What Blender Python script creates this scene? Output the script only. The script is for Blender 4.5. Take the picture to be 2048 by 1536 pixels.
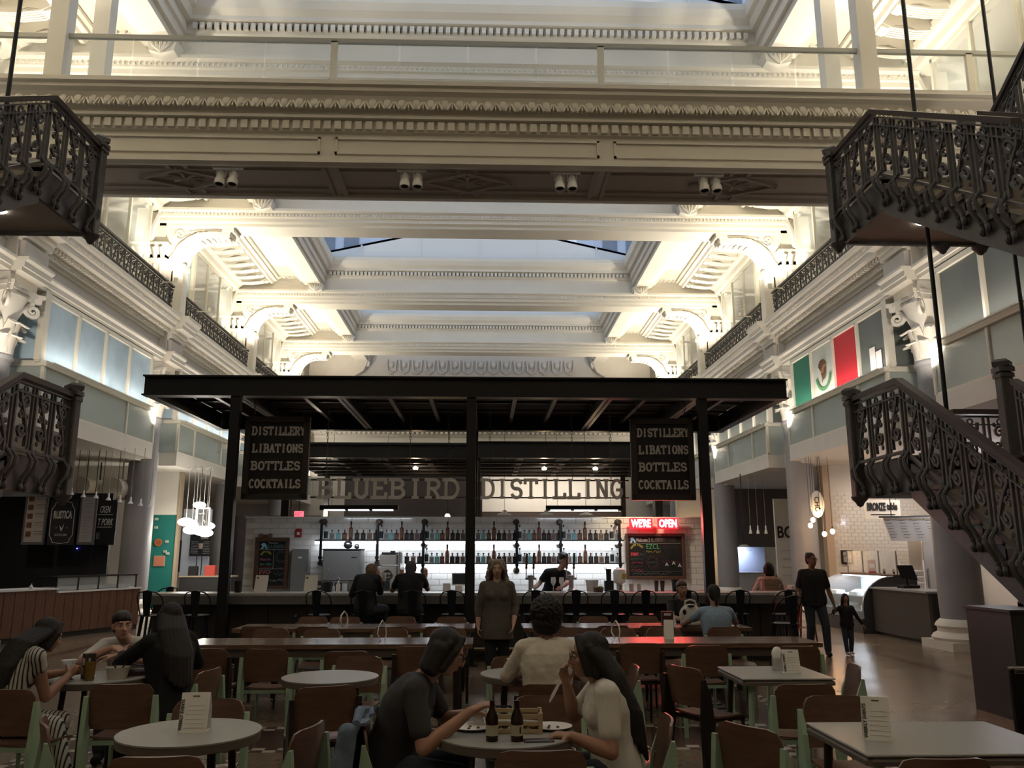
import bpy, bmesh, math, random
from mathutils import Vector, Matrix, Euler
for o in list(bpy.data.objects): bpy.data.objects.remove(o)
SC = bpy.context.scene; COL = SC.collection
random.seed(7); PI = math.pi; R = math.radians
# ------------------------------------------------------------ camera, world, exposure
cam_d = bpy.data.cameras.new('camera'); cam = bpy.data.objects.new('camera', cam_d); COL.objects.link(cam)
cam.location = (0, 0, 1.65); cam.rotation_euler = (R(90 + 11.575), 0, R(-1.825))
cam_d.sensor_width = 36.0; cam_d.lens = 36.0 * 1660 / 2048; cam_d.clip_end = 300; SC.camera = cam
SC.view_settings.view_transform = 'Standard'; SC.view_settings.look = 'None'
SC.view_settings.gamma = 1.0; SC.view_settings.use_curve_mapping = False
SC.view_settings.exposure = 0.85
W = bpy.data.worlds.new('dusk_sky'); SC.world = W; W.use_nodes = True
W.node_tree.nodes['Background'].inputs[0].default_value = (0.50, 0.60, 0.78, 1)
W.node_tree.nodes['Background'].inputs[1].default_value = 0.85
XC = -0.28                                   # centre line of the hall
COLY = [0.6, 7.85, 15.1, 22.35, 29.6, 36.85]       # column lines along the hall
ENDY = 41.5
WARM = (1.0, 0.80, 0.52); COOL = (0.80, 0.88, 1.0)
def lamp(name, kind, loc, power, color=WARM, size=0.1, aim=None, angle=90, blend=0.6, sizey=None):
    d = bpy.data.lights.new(name, kind); d.energy = power; d.color = color
    if kind == 'AREA':
        d.size = size
        if sizey: d.shape = 'RECTANGLE'; d.size_y = sizey
    else: d.shadow_soft_size = size
    if kind == 'SPOT': d.spot_size = R(angle); d.spot_blend = blend
    o = bpy.data.objects.new(name, d); COL.objects.link(o); o.location = loc
    if aim is not None:
        o.rotation_euler = (Vector(aim) - Vector(loc)).to_track_quat('-Z', 'Y').to_euler()
    return o
# ------------------------------------------------------------ materials
MATS = {}
def mat(name, col, rough=0.6, metal=0.0, noise=0.0, nscale=8.0, bump=0.0, bscale=60.0, emit=None, estr=0.0, trans=0.0, alpha=1.0, spec=0.5, coat=0.0, ior=1.45):
    if name in MATS: return MATS[name]
    m = bpy.data.materials.new(name); m.use_nodes = True; nt = m.node_tree
    b = nt.nodes['Principled BSDF']; I = b.inputs
    I['Base Color'].default_value = (*col, 1); I['Roughness'].default_value = rough; I['Metallic'].default_value = metal
    I['Transmission Weight'].default_value = trans; I['Alpha'].default_value = alpha; I['Specular IOR Level'].default_value = spec
    I['Coat Weight'].default_value = coat; I['IOR'].default_value = ior
    if emit: I['Emission Color'].default_value = (*emit, 1); I['Emission Strength'].default_value = estr
    if noise > 0:
        tc = nt.nodes.new('ShaderNodeTexCoord'); n = nt.nodes.new('ShaderNodeTexNoise'); n.inputs['Scale'].default_value = nscale; n.inputs['Detail'].default_value = 5
        nt.links.new(tc.outputs['Object'], n.inputs['Vector'])
        r = nt.nodes.new('ShaderNodeValToRGB'); r.color_ramp.elements[0].position = 0.3; r.color_ramp.elements[1].position = 0.7
        r.color_ramp.elements[0].color = (*[max(0, c * (1 - noise)) for c in col], 1); r.color_ramp.elements[1].color = (*[min(1, c * (1 + noise)) for c in col], 1)
        nt.links.new(n.outputs['Fac'], r.inputs['Fac']); nt.links.new(r.outputs['Color'], I['Base Color'])
    if bump > 0:
        tc = nt.nodes.new('ShaderNodeTexCoord'); n = nt.nodes.new('ShaderNodeTexNoise'); n.inputs['Scale'].default_value = bscale
        nt.links.new(tc.outputs['Object'], n.inputs['Vector'])
        bp = nt.nodes.new('ShaderNodeBump'); bp.inputs['Strength'].default_value = bump; bp.inputs['Distance'].default_value = 0.01
        nt.links.new(n.outputs['Fac'], bp.inputs['Height']); nt.links.new(bp.outputs['Normal'], I['Normal'])
    MATS[name] = m; return m
def wood(name, c1, c2, rough=0.4, scale=3.0, stretch=(1, 12, 12), coat=0.2):
    if name in MATS: return MATS[name]
    m = bpy.data.materials.new(name); m.use_nodes = True; nt = m.node_tree; b = nt.nodes['Principled BSDF']
    tc = nt.nodes.new('ShaderNodeTexCoord'); mp = nt.nodes.new('ShaderNodeMapping'); mp.inputs['Scale'].default_value = stretch
    n = nt.nodes.new('ShaderNodeTexNoise'); n.inputs['Scale'].default_value = scale; n.inputs['Detail'].default_value = 6; n.inputs['Distortion'].default_value = 0.6
    r = nt.nodes.new('ShaderNodeValToRGB'); r.color_ramp.elements[0].color = (*c1, 1); r.color_ramp.elements[1].color = (*c2, 1)
    r.color_ramp.elements[0].position = 0.35; r.color_ramp.elements[1].position = 0.68
    L = nt.links.new; L(tc.outputs['Object'], mp.inputs['Vector']); L(mp.outputs['Vector'], n.inputs['Vector']); L(n.outputs['Fac'], r.inputs['Fac']); L(r.outputs['Color'], b.inputs['Base Color'])
    b.inputs['Roughness'].default_value = rough; b.inputs['Coat Weight'].default_value = coat; b.inputs['Coat Roughness'].default_value = 0.15
    MATS[name] = m; return m
cream = mat('cream_paint', (0.74, 0.705, 0.625), 0.55, noise=0.03, nscale=1.5)
cream2 = mat('cream_frame_paint', (0.70, 0.67, 0.57), 0.45)
plaster = mat('grey_plaster', (0.52, 0.485, 0.44), 0.7, noise=0.04, nscale=2)
wallwhite = mat('white_wall_paint', (0.66, 0.63, 0.57), 0.7, noise=0.03, nscale=2)
colgrey = mat('column_grey_paint', (0.30, 0.30, 0.31), 0.5, noise=0.05, nscale=2)
iron = mat('dark_cast_iron', (0.050, 0.048, 0.050), 0.42, metal=0.3, noise=0.2, nscale=20)
iron2 = mat('iron_stair_paint', (0.085, 0.08, 0.08), 0.42, metal=0.1, noise=0.15, nscale=15)
black = mat('black_steel', (0.012, 0.012, 0.014), 0.4, metal=0.2)
blackmat = mat('matte_black', (0.015, 0.015, 0.016), 0.8)
glass = mat('clear_glass', (0.86, 0.93, 0.90), 0.03, trans=0.0, alpha=0.20, spec=0.6)
rglass = mat('rail_glass', (0.62, 0.70, 0.64), 0.12, alpha=0.42, spec=0.6)
frost = mat('frosted_blue_film', (0.42, 0.56, 0.66), 0.35, alpha=0.93, noise=0.25, nscale=0.9)
stain = mat('stainless', (0.55, 0.55, 0.56), 0.28, metal=1.0)
brass = mat('brushed_brass', (0.5, 0.38, 0.18), 0.3, metal=1.0)
white = mat('white_paint', (0.80, 0.79, 0.76), 0.5)
paper = mat('white_paper', (0.78, 0.76, 0.72), 0.8)
ink = mat('black_ink', (0.02, 0.02, 0.02), 0.8)
chair_wood = wood('chair_plywood', (0.105, 0.054, 0.036), (0.155, 0.082, 0.053), 0.38)
chair_edge = mat('plywood_edge', (0.30, 0.19, 0.11), 0.5)
mint = mat('mint_green_metal', (0.30, 0.42, 0.30), 0.4)
darkleg = mat('dark_brown_metal', (0.022, 0.016, 0.014), 0.35, metal=0.2)
table_grey = mat('table_grey_laminate', (0.29, 0.285, 0.265), 0.38, noise=0.04, nscale=30)
table_edge = mat('table_dark_edge', (0.115, 0.095, 0.08), 0.5)
plank = wood('table_walnut', (0.115, 0.065, 0.042), (0.18, 0.10, 0.062), 0.22, 2.5, (1.2, 14, 14), 0.35)
counterwood = wood('counter_panel_wood', (0.10, 0.042, 0.022), (0.15, 0.065, 0.034), 0.45, 2.0, (14, 14, 1.2))
tile_w = mat('white_glazed_tile', (0.72, 0.70, 0.66), 0.12, coat=0.4)
grout = mat('tile_grout', (0.55, 0.53, 0.49), 0.9)
slate = mat('chalkboard', (0.012, 0.012, 0.012), 0.85, noise=0.5, nscale=6)
framewood = wood('frame_brown_wood', (0.07, 0.032, 0.018), (0.11, 0.055, 0.03), 0.5)
stone = mat('grey_stone_top', (0.40, 0.39, 0.37), 0.3, noise=0.12, nscale=25)
darkface = mat('dark_counter_face', (0.035, 0.030, 0.028), 0.5)
def emis(name, col, s): return mat(name, (0.8, 0.8, 0.8), 0.5, emit=col, estr=s)
led = emis('led_white', (0.85, 0.92, 1.0), 4)
bulbw = emis('bulb_warm', (1.0, 0.62, 0.30), 22)
bulbc = emis('lamp_white', (1.0, 0.93, 0.80), 10)
spotw = emis('downlight_glow', (1.0, 0.92, 0.80), 16)
neon = emis('neon_red', (1.0, 0.03, 0.04), 9)
neonw = emis('neon_tube_core', (1.0, 0.55, 0.52), 10)
# ------------------------------------------------------------ geometry helpers
class G:
    def __init__(s): s.v = []; s.f = []; s.m = []; s.mi = 0
    def add(s, vs, fs):
        o = len(s.v); s.v += [tuple(v) for v in vs]; s.f += [[i + o for i in f] for f in fs]; s.m += [s.mi] * len(fs); return s
    def merge(s, g, M=None):
        o = len(s.v); s.v += [tuple(M @ Vector(v)) if M else v for v in g.v]; s.f += [[i + o for i in f] for f in g.f]; s.m += g.m; return s
    def xf(s, M): s.v = [tuple(M @ Vector(v)) for v in s.v]; return s
    def box(s, x0, x1, y0, y1, z0, z1):
        x0, x1 = min(x0, x1), max(x0, x1); y0, y1 = min(y0, y1), max(y0, y1); z0, z1 = min(z0, z1), max(z0, z1)
        return s.add([(x0, y0, z0), (x1, y0, z0), (x1, y1, z0), (x0, y1, z0), (x0, y0, z1), (x1, y0, z1), (x1, y1, z1), (x0, y1, z1)],
                     [(0, 3, 2, 1), (4, 5, 6, 7), (0, 1, 5, 4), (1, 2, 6, 5), (2, 3, 7, 6), (3, 0, 4, 7)])
    def bev(s, x0, x1, y0, y1, z0, z1, c=0.01):            # box with chamfered vertical and top edges
        p = [(x0 + c, y0), (x1 - c, y0), (x1, y0 + c), (x1, y1 - c), (x1 - c, y1), (x0 + c, y1), (x0, y1 - c), (x0, y0 + c)]
        cx, cy = (x0 + x1) / 2, (y0 + y1) / 2
        q = [(x + (c if x < cx else -c), y + (c if y < cy else -c)) for x, y in p]
        vs = [(x, y, z0) for x, y in p] + [(x, y, z1 - c) for x, y in p] + [(x, y, z1) for x, y in q]
        fs = [list(range(7, -1, -1)), list(range(16, 24))]
        for k in range(2):
            for i in range(8): j = (i + 1) % 8; fs.append((k * 8 + i, k * 8 + j, k * 8 + 8 + j, k * 8 + 8 + i))
        return s.add(vs, fs)
    def tube(s, pts, r, n=6, closed=False, flat=None):
        pts = [Vector(p) for p in pts]; k = len(pts); rr = r if isinstance(r, (list, tuple)) else [r] * k
        vs = []; fs = []; prev = None
        for i, p in enumerate(pts):
            a = pts[(i - 1) % k] if (closed or i > 0) else p; b = pts[(i + 1) % k] if (closed or i < k - 1) else p
            t = (b - a).normalized() if (b - a).length > 1e-9 else Vector((0, 0, 1))
            if prev is None:
                up = Vector((0, 0, 1)) if abs(t.z) < 0.9 else Vector((1, 0, 0)); u = t.cross(up).normalized()
            else: u = (prev - t * prev.dot(t)).normalized()
            prev = u; w = t.cross(u)
            for j in range(n):
                a2 = 2 * PI * (j + 0.5) / n; vs.append(p + (u * math.cos(a2) + w * math.sin(a2)) * rr[i])
        m = k if closed else k - 1
        for i in range(m):
            for j in range(n):
                j2 = (j + 1) % n; i2 = (i + 1) % k; fs.append((i * n + j, i * n + j2, i2 * n + j2, i2 * n + j))
        if not closed: fs.append(list(range(n - 1, -1, -1))); fs.append([(k - 1) * n + j for j in range(n)])
        return s.add(vs, fs)
    def cyl(s, p0, p1, r0, r1=None, n=12): return s.tube([p0, p1], [r0, r1 if r1 is not None else r0], n)
    def lathe(s, prof, n=24, c=(0, 0, 0), a0=0, a1=2 * PI):
        full = abs(a1 - a0 - 2 * PI) < 1e-6; m = n if full else n + 1; vs = []; fs = []
        for r, z in prof:
            for j in range(m):
                a = a0 + (a1 - a0) * j / n; vs.append((c[0] + r * math.cos(a), c[1] + r * math.sin(a), c[2] + z))
        for i in range(len(prof) - 1):
            for j in range(n):
                j2 = (j + 1) % m; fs.append((i * m + j, i * m + j2, (i + 1) * m + j2, (i + 1) * m + j))
        if full:
            if prof[0][0] > 1e-4: fs.append(list(range(m - 1, -1, -1)))
            if prof[-1][0] > 1e-4: fs.append([(len(prof) - 1) * m + j for j in range(m)])
        return s.add(vs, fs)
    def ext(s, poly, axis, a, b):                          # polygon (u,v) extruded along axis: x:(y,z) y:(x,z) z:(x,y)
        f = {'x': lambda u, v, t: (t, u, v), 'y': lambda u, v, t: (u, t, v), 'z': lambda u, v, t: (u, v, t)}[axis]; n = len(poly)
        vs = [f(u, v, a) for u, v in poly] + [f(u, v, b) for u, v in poly]
        fs = [list(range(n - 1, -1, -1)), list(range(n, 2 * n))] + [(i, (i + 1) % n, n + (i + 1) % n, n + i) for i in range(n)]
        return s.add(vs, fs)
    def ell(s, c, rx, ry, rz, M=None, n=12, h=8):
        vs = []; fs = []; c = Vector(c)
        for i in range(h + 1):
            t = PI * i / h
            for j in range(n):
                p = 2 * PI * j / n; v = Vector((rx * math.sin(t) * math.cos(p), ry * math.sin(t) * math.sin(p), rz * math.cos(t)))
                vs.append(c + (M @ v if M else v))
        for i in range(h):
            for j in range(n): j2 = (j + 1) % n; fs.append((i * n + j, (i + 1) * n + j, (i + 1) * n + j2, i * n + j2))
        return s.add(vs, fs)
    def cap(s, p0, r0, p1, r1, n=10):                      # tapered capsule
        p0 = Vector(p0); p1 = Vector(p1); d = p1 - p0; L = d.length
        if L < 1e-6: return s.ell(p0, r0, r0, r0)
        t = d / L; pts = []; rs = []
        for k in (0.02, 0.35, 0.7, 0.92): a = k * PI / 2; pts.append(p0 - t * r0 * math.cos(a)); rs.append(r0 * math.sin(a))
        pts.append(p0); rs.append(r0); pts.append(p1); rs.append(r1)
        for k in (0.92, 0.7, 0.35, 0.02): a = k * PI / 2; pts.append(p1 + t * r1 * math.cos(a)); rs.append(r1 * math.sin(a))
        return s.tube(pts, rs, n)
    def sheet(s, grid, th):                                # thick sheet from rows of points
        rows = len(grid); cols = len(grid[0]); P = [[Vector(p) for p in r] for r in grid]; top = []; bot = []
        for i in range(rows):
            for j in range(cols):
                du = P[min(i + 1, rows - 1)][j] - P[max(i - 1, 0)][j]; dv = P[i][min(j + 1, cols - 1)] - P[i][max(j - 1, 0)]
                nn = du.cross(dv); nn = nn.normalized() if nn.length > 1e-9 else Vector((0, 0, 1))
                top.append(P[i][j] + nn * th / 2); bot.append(P[i][j] - nn * th / 2)
        N = rows * cols; fs = []; q = lambda i, j: i * cols + j
        for i in range(rows - 1):
            for j in range(cols - 1):
                fs.append((q(i, j), q(i + 1, j), q(i + 1, j + 1), q(i, j + 1))); fs.append((N + q(i, j), N + q(i, j + 1), N + q(i + 1, j + 1), N + q(i + 1, j)))
        bd = [q(0, j) for j in range(cols)] + [q(i, cols - 1) for i in range(1, rows)] + [q(rows - 1, j) for j in range(cols - 2, -1, -1)] + [q(i, 0) for i in range(rows - 2, 0, -1)]
        for k in range(len(bd)): a, b = bd[k], bd[(k + 1) % len(bd)]; fs.append((a, b, N + b, N + a))
        return s.add(top + bot, fs)
    def mesh(s, name='mesh', mats=None, smooth=True):
        me = bpy.data.meshes.new(name); me.from_pydata(s.v, [], s.f); bm = bmesh.new(); bm.from_mesh(me)
        bmesh.ops.recalc_face_normals(bm, faces=bm.faces); bm.to_mesh(me); bm.free()
        ms = mats if isinstance(mats, (list, tuple)) else [mats]
        for m in ms: me.materials.append(m)
        if len(ms) > 1: me.polygons.foreach_set('material_index', s.m)
        if smooth: me.shade_smooth(); me.set_sharp_from_angle(angle=R(38))
        me.update(); return me
    def obj(s, name, mats, parent=None, loc=(0, 0, 0), rot=(0, 0, 0), smooth=True): return put(name, s.mesh(name, mats, smooth), parent, loc, rot)
def put(name, me, parent=None, loc=(0, 0, 0), rot=(0, 0, 0), scale=None):
    o = bpy.data.objects.new(name, me); COL.objects.link(o); o.parent = parent; o.location = loc; o.rotation_euler = rot
    if scale: o.scale = scale
    return o
def thing(name, label, cat, loc=(0, 0, 0), rz=0, group=None):
    o = bpy.data.objects.new(name, None); COL.objects.link(o); o.location = loc; o.rotation_euler = (0, 0, rz); o.empty_display_size = 0.2
    return tag(o, label, cat, group)
def tag(o, label, cat, group=None):
    o['label'] = label; o['category'] = cat
    if group: o['group'] = group
    return o
def struct(name, parent=None):
    o = bpy.data.objects.new(name, None); COL.objects.link(o); o.parent = parent
    if parent is None: o['kind'] = 'structure'
    return o
def dup(root, loc=None, rz=None, label=None, group=None, parent=None):
    r = root.copy(); COL.objects.link(r); r.parent = parent
    if loc is not None: r.location = loc
    if rz is not None: r.rotation_euler = (0, 0, rz)
    if label: r['label'] = label
    if group: r['group'] = group
    for ch in list(root.children):
        c = ch.copy(); COL.objects.link(c); c.parent = r
        for g in list(ch.children):
            d = g.copy(); COL.objects.link(d); d.parent = c
    return r
TS = bpy.data.scenes.new('workshop')                        # scratch scene so that baking a mesh does not evaluate the whole hall
def bake(o):
    TS.collection.objects.link(o); vl = TS.view_layers[0]; vl.update(); me = bpy.data.meshes.new_from_object(o.evaluated_get(vl.depsgraph)); TS.collection.objects.unlink(o); return me
def text(body, size, m, parent=None, loc=(0, 0, 0), rot=(R(90), 0, 0), ext=0.004, width=None, bold=0.0, name='lettering', align='CENTER', spacing=1.0, shear=0):
    c = bpy.data.curves.new('t', 'FONT'); c.body = body; c.size = size; c.extrude = ext; c.align_x = align; c.align_y = 'CENTER'; c.offset = bold; c.space_character = spacing; c.shear = shear; c.resolution_u = 3
    o = bpy.data.objects.new('t', c); me = bake(o); bpy.data.objects.remove(o); bpy.data.curves.remove(c)
    if width:
        xs = [v.co.x for v in me.vertices]; k = width / (max(xs) - min(xs)) if xs else 1
        for v in me.vertices: v.co.x *= k
    me.materials.clear(); me.materials.append(m)
    return put(name, me, parent, loc, rot)
def spiral(c, r0, r1, a0, turns, n, plane='xz', sx=1):
    out = []
    for i in range(n + 1):
        t = i / n; r = r0 + (r1 - r0) * t; a = a0 + turns * 2 * PI * t; u = r * math.cos(a) * sx; v = r * math.sin(a)
        out.append((c[0] + u, c[1], c[2] + v) if plane == 'xz' else ((c[0], c[1] + u, c[2] + v) if plane == 'yz' else (c[0] + u, c[1] + v, c[2])))
    return out
# stroke letters with slab serifs (unit cell 0..0.8 wide, 0..1 high)
def _arc(cx, cy, rx, ry, a0, a1, n=8): return [(cx + rx * math.cos(R(a0 + (a1 - a0) * i / n)), cy + ry * math.sin(R(a0 + (a1 - a0) * i / n))) for i in range(n + 1)]
SER = {
 'D': ([[(.15, 0), (.15, 1)], [(.02, 1), (.4, 1)] + _arc(.4, .5, .33, .5, 90, -90) + [(.02, 0)]], []),
 'I': ([[(.4, 0), (.4, 1)]], [(.4, 0), (.4, 1)]),
 'S': ([_arc(.4, .74, .28, .26, 20, 270, 10) + _arc(.4, .26, .28, .26, 90, -160, 10)], []),
 'T': ([[(.4, 0), (.4, 1)], [(.05, .82), (.05, 1), (.75, 1), (.75, .82)]], [(.4, 0)]),
 'L': ([[(.2, 1), (.2, 0)], [(.05, 0), (.72, 0), (.72, .22)]], [(.2, 1)]),
 'E': ([[(.18, 0), (.18, 1)], [(.03, 1), (.7, 1), (.7, .8)], [(.18, .52), (.52, .52)], [(.03, 0), (.72, 0), (.72, .22)]], []),
 'R': ([[(.17, 0), (.17, 1)], [(.03, 1), (.42, 1)] + _arc(.42, .75, .25, .25, 90, -90) + [(.17, .5)], [(.4, .5), (.68, 0)]], [(.17, 0), (.7, 0)]),
 'Y': ([[(.1, 1), (.4, .5), (.7, 1)], [(.4, .5), (.4, 0)]], [(.1, 1), (.7, 1), (.4, 0)]),
 'B': ([[(.17, 0), (.17, 1)], [(.03, 1), (.42, 1)] + _arc(.42, .77, .23, .23, 90, -90) + [(.17, .54)], [(.17, .54), (.44, .54)] + _arc(.44, .27, .26, .27, 90, -90) + [(.03, 0)]], []),
 'A': ([[(.12, 0), (.4, 1), (.68, 0)], [(.22, .36), (.58, .36)]], [(.12, 0), (.68, 0)]),
 'O': ([_arc(.4, .5, .3, .5, 0, 360, 16)], []),
 'N': ([[(.15, 0), (.15, 1), (.65, 0), (.65, 1)]], [(.15, 0), (.12, 1), (.65, 1)]),
 'C': ([_arc(.43, .5, .31, .5, 50, 310, 14)], []),
 'K': ([[(.17, 0), (.17, 1)], [(.65, 1), (.2, .45)], [(.34, .6), (.68, 0)]], [(.17, 0), (.17, 1), (.65, 1), (.68, 0)]),
 'U': ([[(.15, 1), (.15, .28)] + _arc(.4, .28, .25, .28, 180, 360) + [(.65, 1)]], [(.15, 1), (.65, 1)]),
 'G': ([_arc(.43, .5, .31, .5, 50, 330, 14) + [(.7, .45), (.45, .45)]], []),
}
def slab(word, w, h, stroke, th, cell=None):
    """letters of a word, each returned as (G, offset x); lies in XZ, faces -Y"""
    out = []; cw = w / len(word)
    for i, ch in enumerate(word):
        if ch == ' ': continue
        g = G(); st, se = SER[ch]; sx = cw * 0.92 / 0.8
        tr = lambda p: (p[0] * sx, p[1] * h)
        kk = 0
        for pl in st:
            P = [Vector((*tr(p), 0)) for p in pl]
            for a, b in zip(P, P[1:]):
                d = b - a; L = d.length
                if L < 1e-6: continue
                t = d / L; n = Vector((-t.y, t.x, 0)) * stroke / 2; e = t * stroke * 0.35; q = [a - e - n, b + e - n, b + e + n, a - e + n]; kk += 1; tq = th / 2 + kk * 0.00025
                g.add([(p.x, -tq, p.y) for p in q] + [(p.x, tq, p.y) for p in q], [(0, 1, 2, 3), (7, 6, 5, 4), (0, 4, 5, 1), (1, 5, 6, 2), (2, 6, 7, 3), (3, 7, 4, 0)])
        for p in se:
            x, y = tr(p); hw = sx * 0.17; hh = stroke * 0.38; g.box(x - hw, x + hw, -th / 2 + 0.0006, th / 2 - 0.0006, y - hh, y + hh)
        out.append((g, -w / 2 + i * cw + cw * 0.04))
    return out
# ============================================================ ARCHITECTURE
def mir(g, s): g.v = [(XC + s * x, y, z) for x, y, z in g.v]; return g
# ---- floor
def floor_mat():
    m = bpy.data.materials.new('mosaic_floor'); m.use_nodes = True; nt = m.node_tree; b = nt.nodes['Principled BSDF']; N = nt.nodes.new; L = nt.links.new
    tc = N('ShaderNodeTexCoord'); sp = N('ShaderNodeSeparateXYZ'); L(tc.outputs['Object'], sp.inputs[0])
    def mth(op, a, b2=None, c=None):
        n = N('ShaderNodeMath'); n.operation = op
        for i, q in enumerate((a, b2, c)):
            if q is None: continue
            if isinstance(q, (int, float)): n.inputs[i].default_value = q
            else: L(q, n.inputs[i])
        return n.outputs[0]
    X = mth('ABSOLUTE', mth('ADD', sp.outputs['X'], -XC)); Y = sp.outputs['Y']
    def band(v, c, w): return mth('LESS_THAN', mth('ABSOLUTE', mth('ADD', v, -c)), w)
    Yp = mth('PINGPONG', mth('ADD', Y, -8.12), 7.25)              # bands repeat with the column lines
    dark = mth('MAXIMUM', mth('MULTIPLY', band(Yp, 0.0, 0.36), mth('LESS_THAN', X, 3.45)), band(X, 3.2, 0.2))
    strip = mth('MAXIMUM', mth('MULTIPLY', band(Yp, 0.45, 0.085), mth('LESS_THAN', X, 3.45)), mth('MAXIMUM', band(X, 2.9, 0.07), band(X, 3.5, 0.07)))
    edge = mth('MAXIMUM', band(X, 6.9, 0.10), mth('MULTIPLY', band(Yp, 0.0, 0.12), mth('GREATER_THAN', X, 3.6)))
    vo = N('ShaderNodeTexVoronoi'); vo.inputs['Scale'].default_value = 28; L(tc.outputs['Object'], vo.inputs['Vector'])
    r = N('ShaderNodeValToRGB'); e = r.color_ramp.elements; e[0].color = (0.16, 0.115, 0.078, 1); e[1].color = (0.24, 0.18, 0.125, 1); L(vo.outputs['Color'], r.inputs['Fac'])
    wv = N('ShaderNodeTexChecker'); wv.inputs['Scale'].default_value = 9; wv.inputs['Color1'].default_value = (0.48, 0.44, 0.38, 1); wv.inputs['Color2'].default_value = (0.10, 0.06, 0.05, 1); L(tc.outputs['Object'], wv.inputs['Vector'])
    def mix(f, a, c):
        n = N('ShaderNodeMix'); n.data_type = 'RGBA'; L(f, n.inputs['Factor'])
        if isinstance(a, tuple): n.inputs['A'].default_value = a
        else: L(a, n.inputs['A'])
        if isinstance(c, tuple): n.inputs['B'].default_value = c
        else: L(c, n.inputs['B'])
        return n.outputs['Result']
    c = mix(dark, r.outputs['Color'], (0.085, 0.045, 0.035, 1)); c = mix(strip, c, wv.outputs['Color']); c = mix(edge, c, (0.11, 0.06, 0.04, 1))
    L(c, b.inputs['Base Color']); n2 = N('ShaderNodeTexNoise'); n2.inputs['Scale'].default_value = 1.3; L(tc.outputs['Object'], n2.inputs['Vector'])
    mr = N('ShaderNodeMapRange'); mr.inputs['To Min'].default_value = 0.12; mr.inputs['To Max'].default_value = 0.34; L(n2.outputs['Fac'], mr.inputs['Value']); L(mr.outputs[0], b.inputs['Roughness'])
    return m
fl = G().box(-16, 16, -9, 46, -0.2, 0).obj('floor', floor_mat(), smooth=False); fl['kind'] = 'structure'
# ---- side walls
ENT = [(8.62, 6.70), (8.36, 6.70), (8.36, 6.78), (8.32, 6.78), (8.32, 6.88), (8.26, 6.92), (8.26, 6.97), (8.50, 6.97), (8.50, 7.30), (8.46, 7.30), (8.44, 7.36), (8.36, 7.36), (8.36, 7.48), (8.30, 7.50), (8.30, 7.58),
       (8.10, 7.60), (8.10, 7.70), (8.05, 7.72), (8.02, 7.80), (7.94, 7.86), (7.94, 7.95), (8.62, 7.95)]
WN = [0]
def win(parent=None):
    WN[0] += 1; return struct('window_%d' % WN[0])
flag_g = mat('flag_green', (0.02, 0.16, 0.10), 0.6, alpha=0.97); flag_w = mat('flag_white', (0.58, 0.62, 0.56), 0.6); flag_r = mat('flag_red', (0.55, 0.015, 0.03), 0.5)
eagle = mat('emblem_brown', (0.16, 0.08, 0.04), 0.7); wreath = mat('emblem_green', (0.08, 0.24, 0.10), 0.7)
darkroom = mat('dim_pane_film', (0.16, 0.18, 0.17), 0.25, alpha=0.72)
walls = {}
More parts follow.
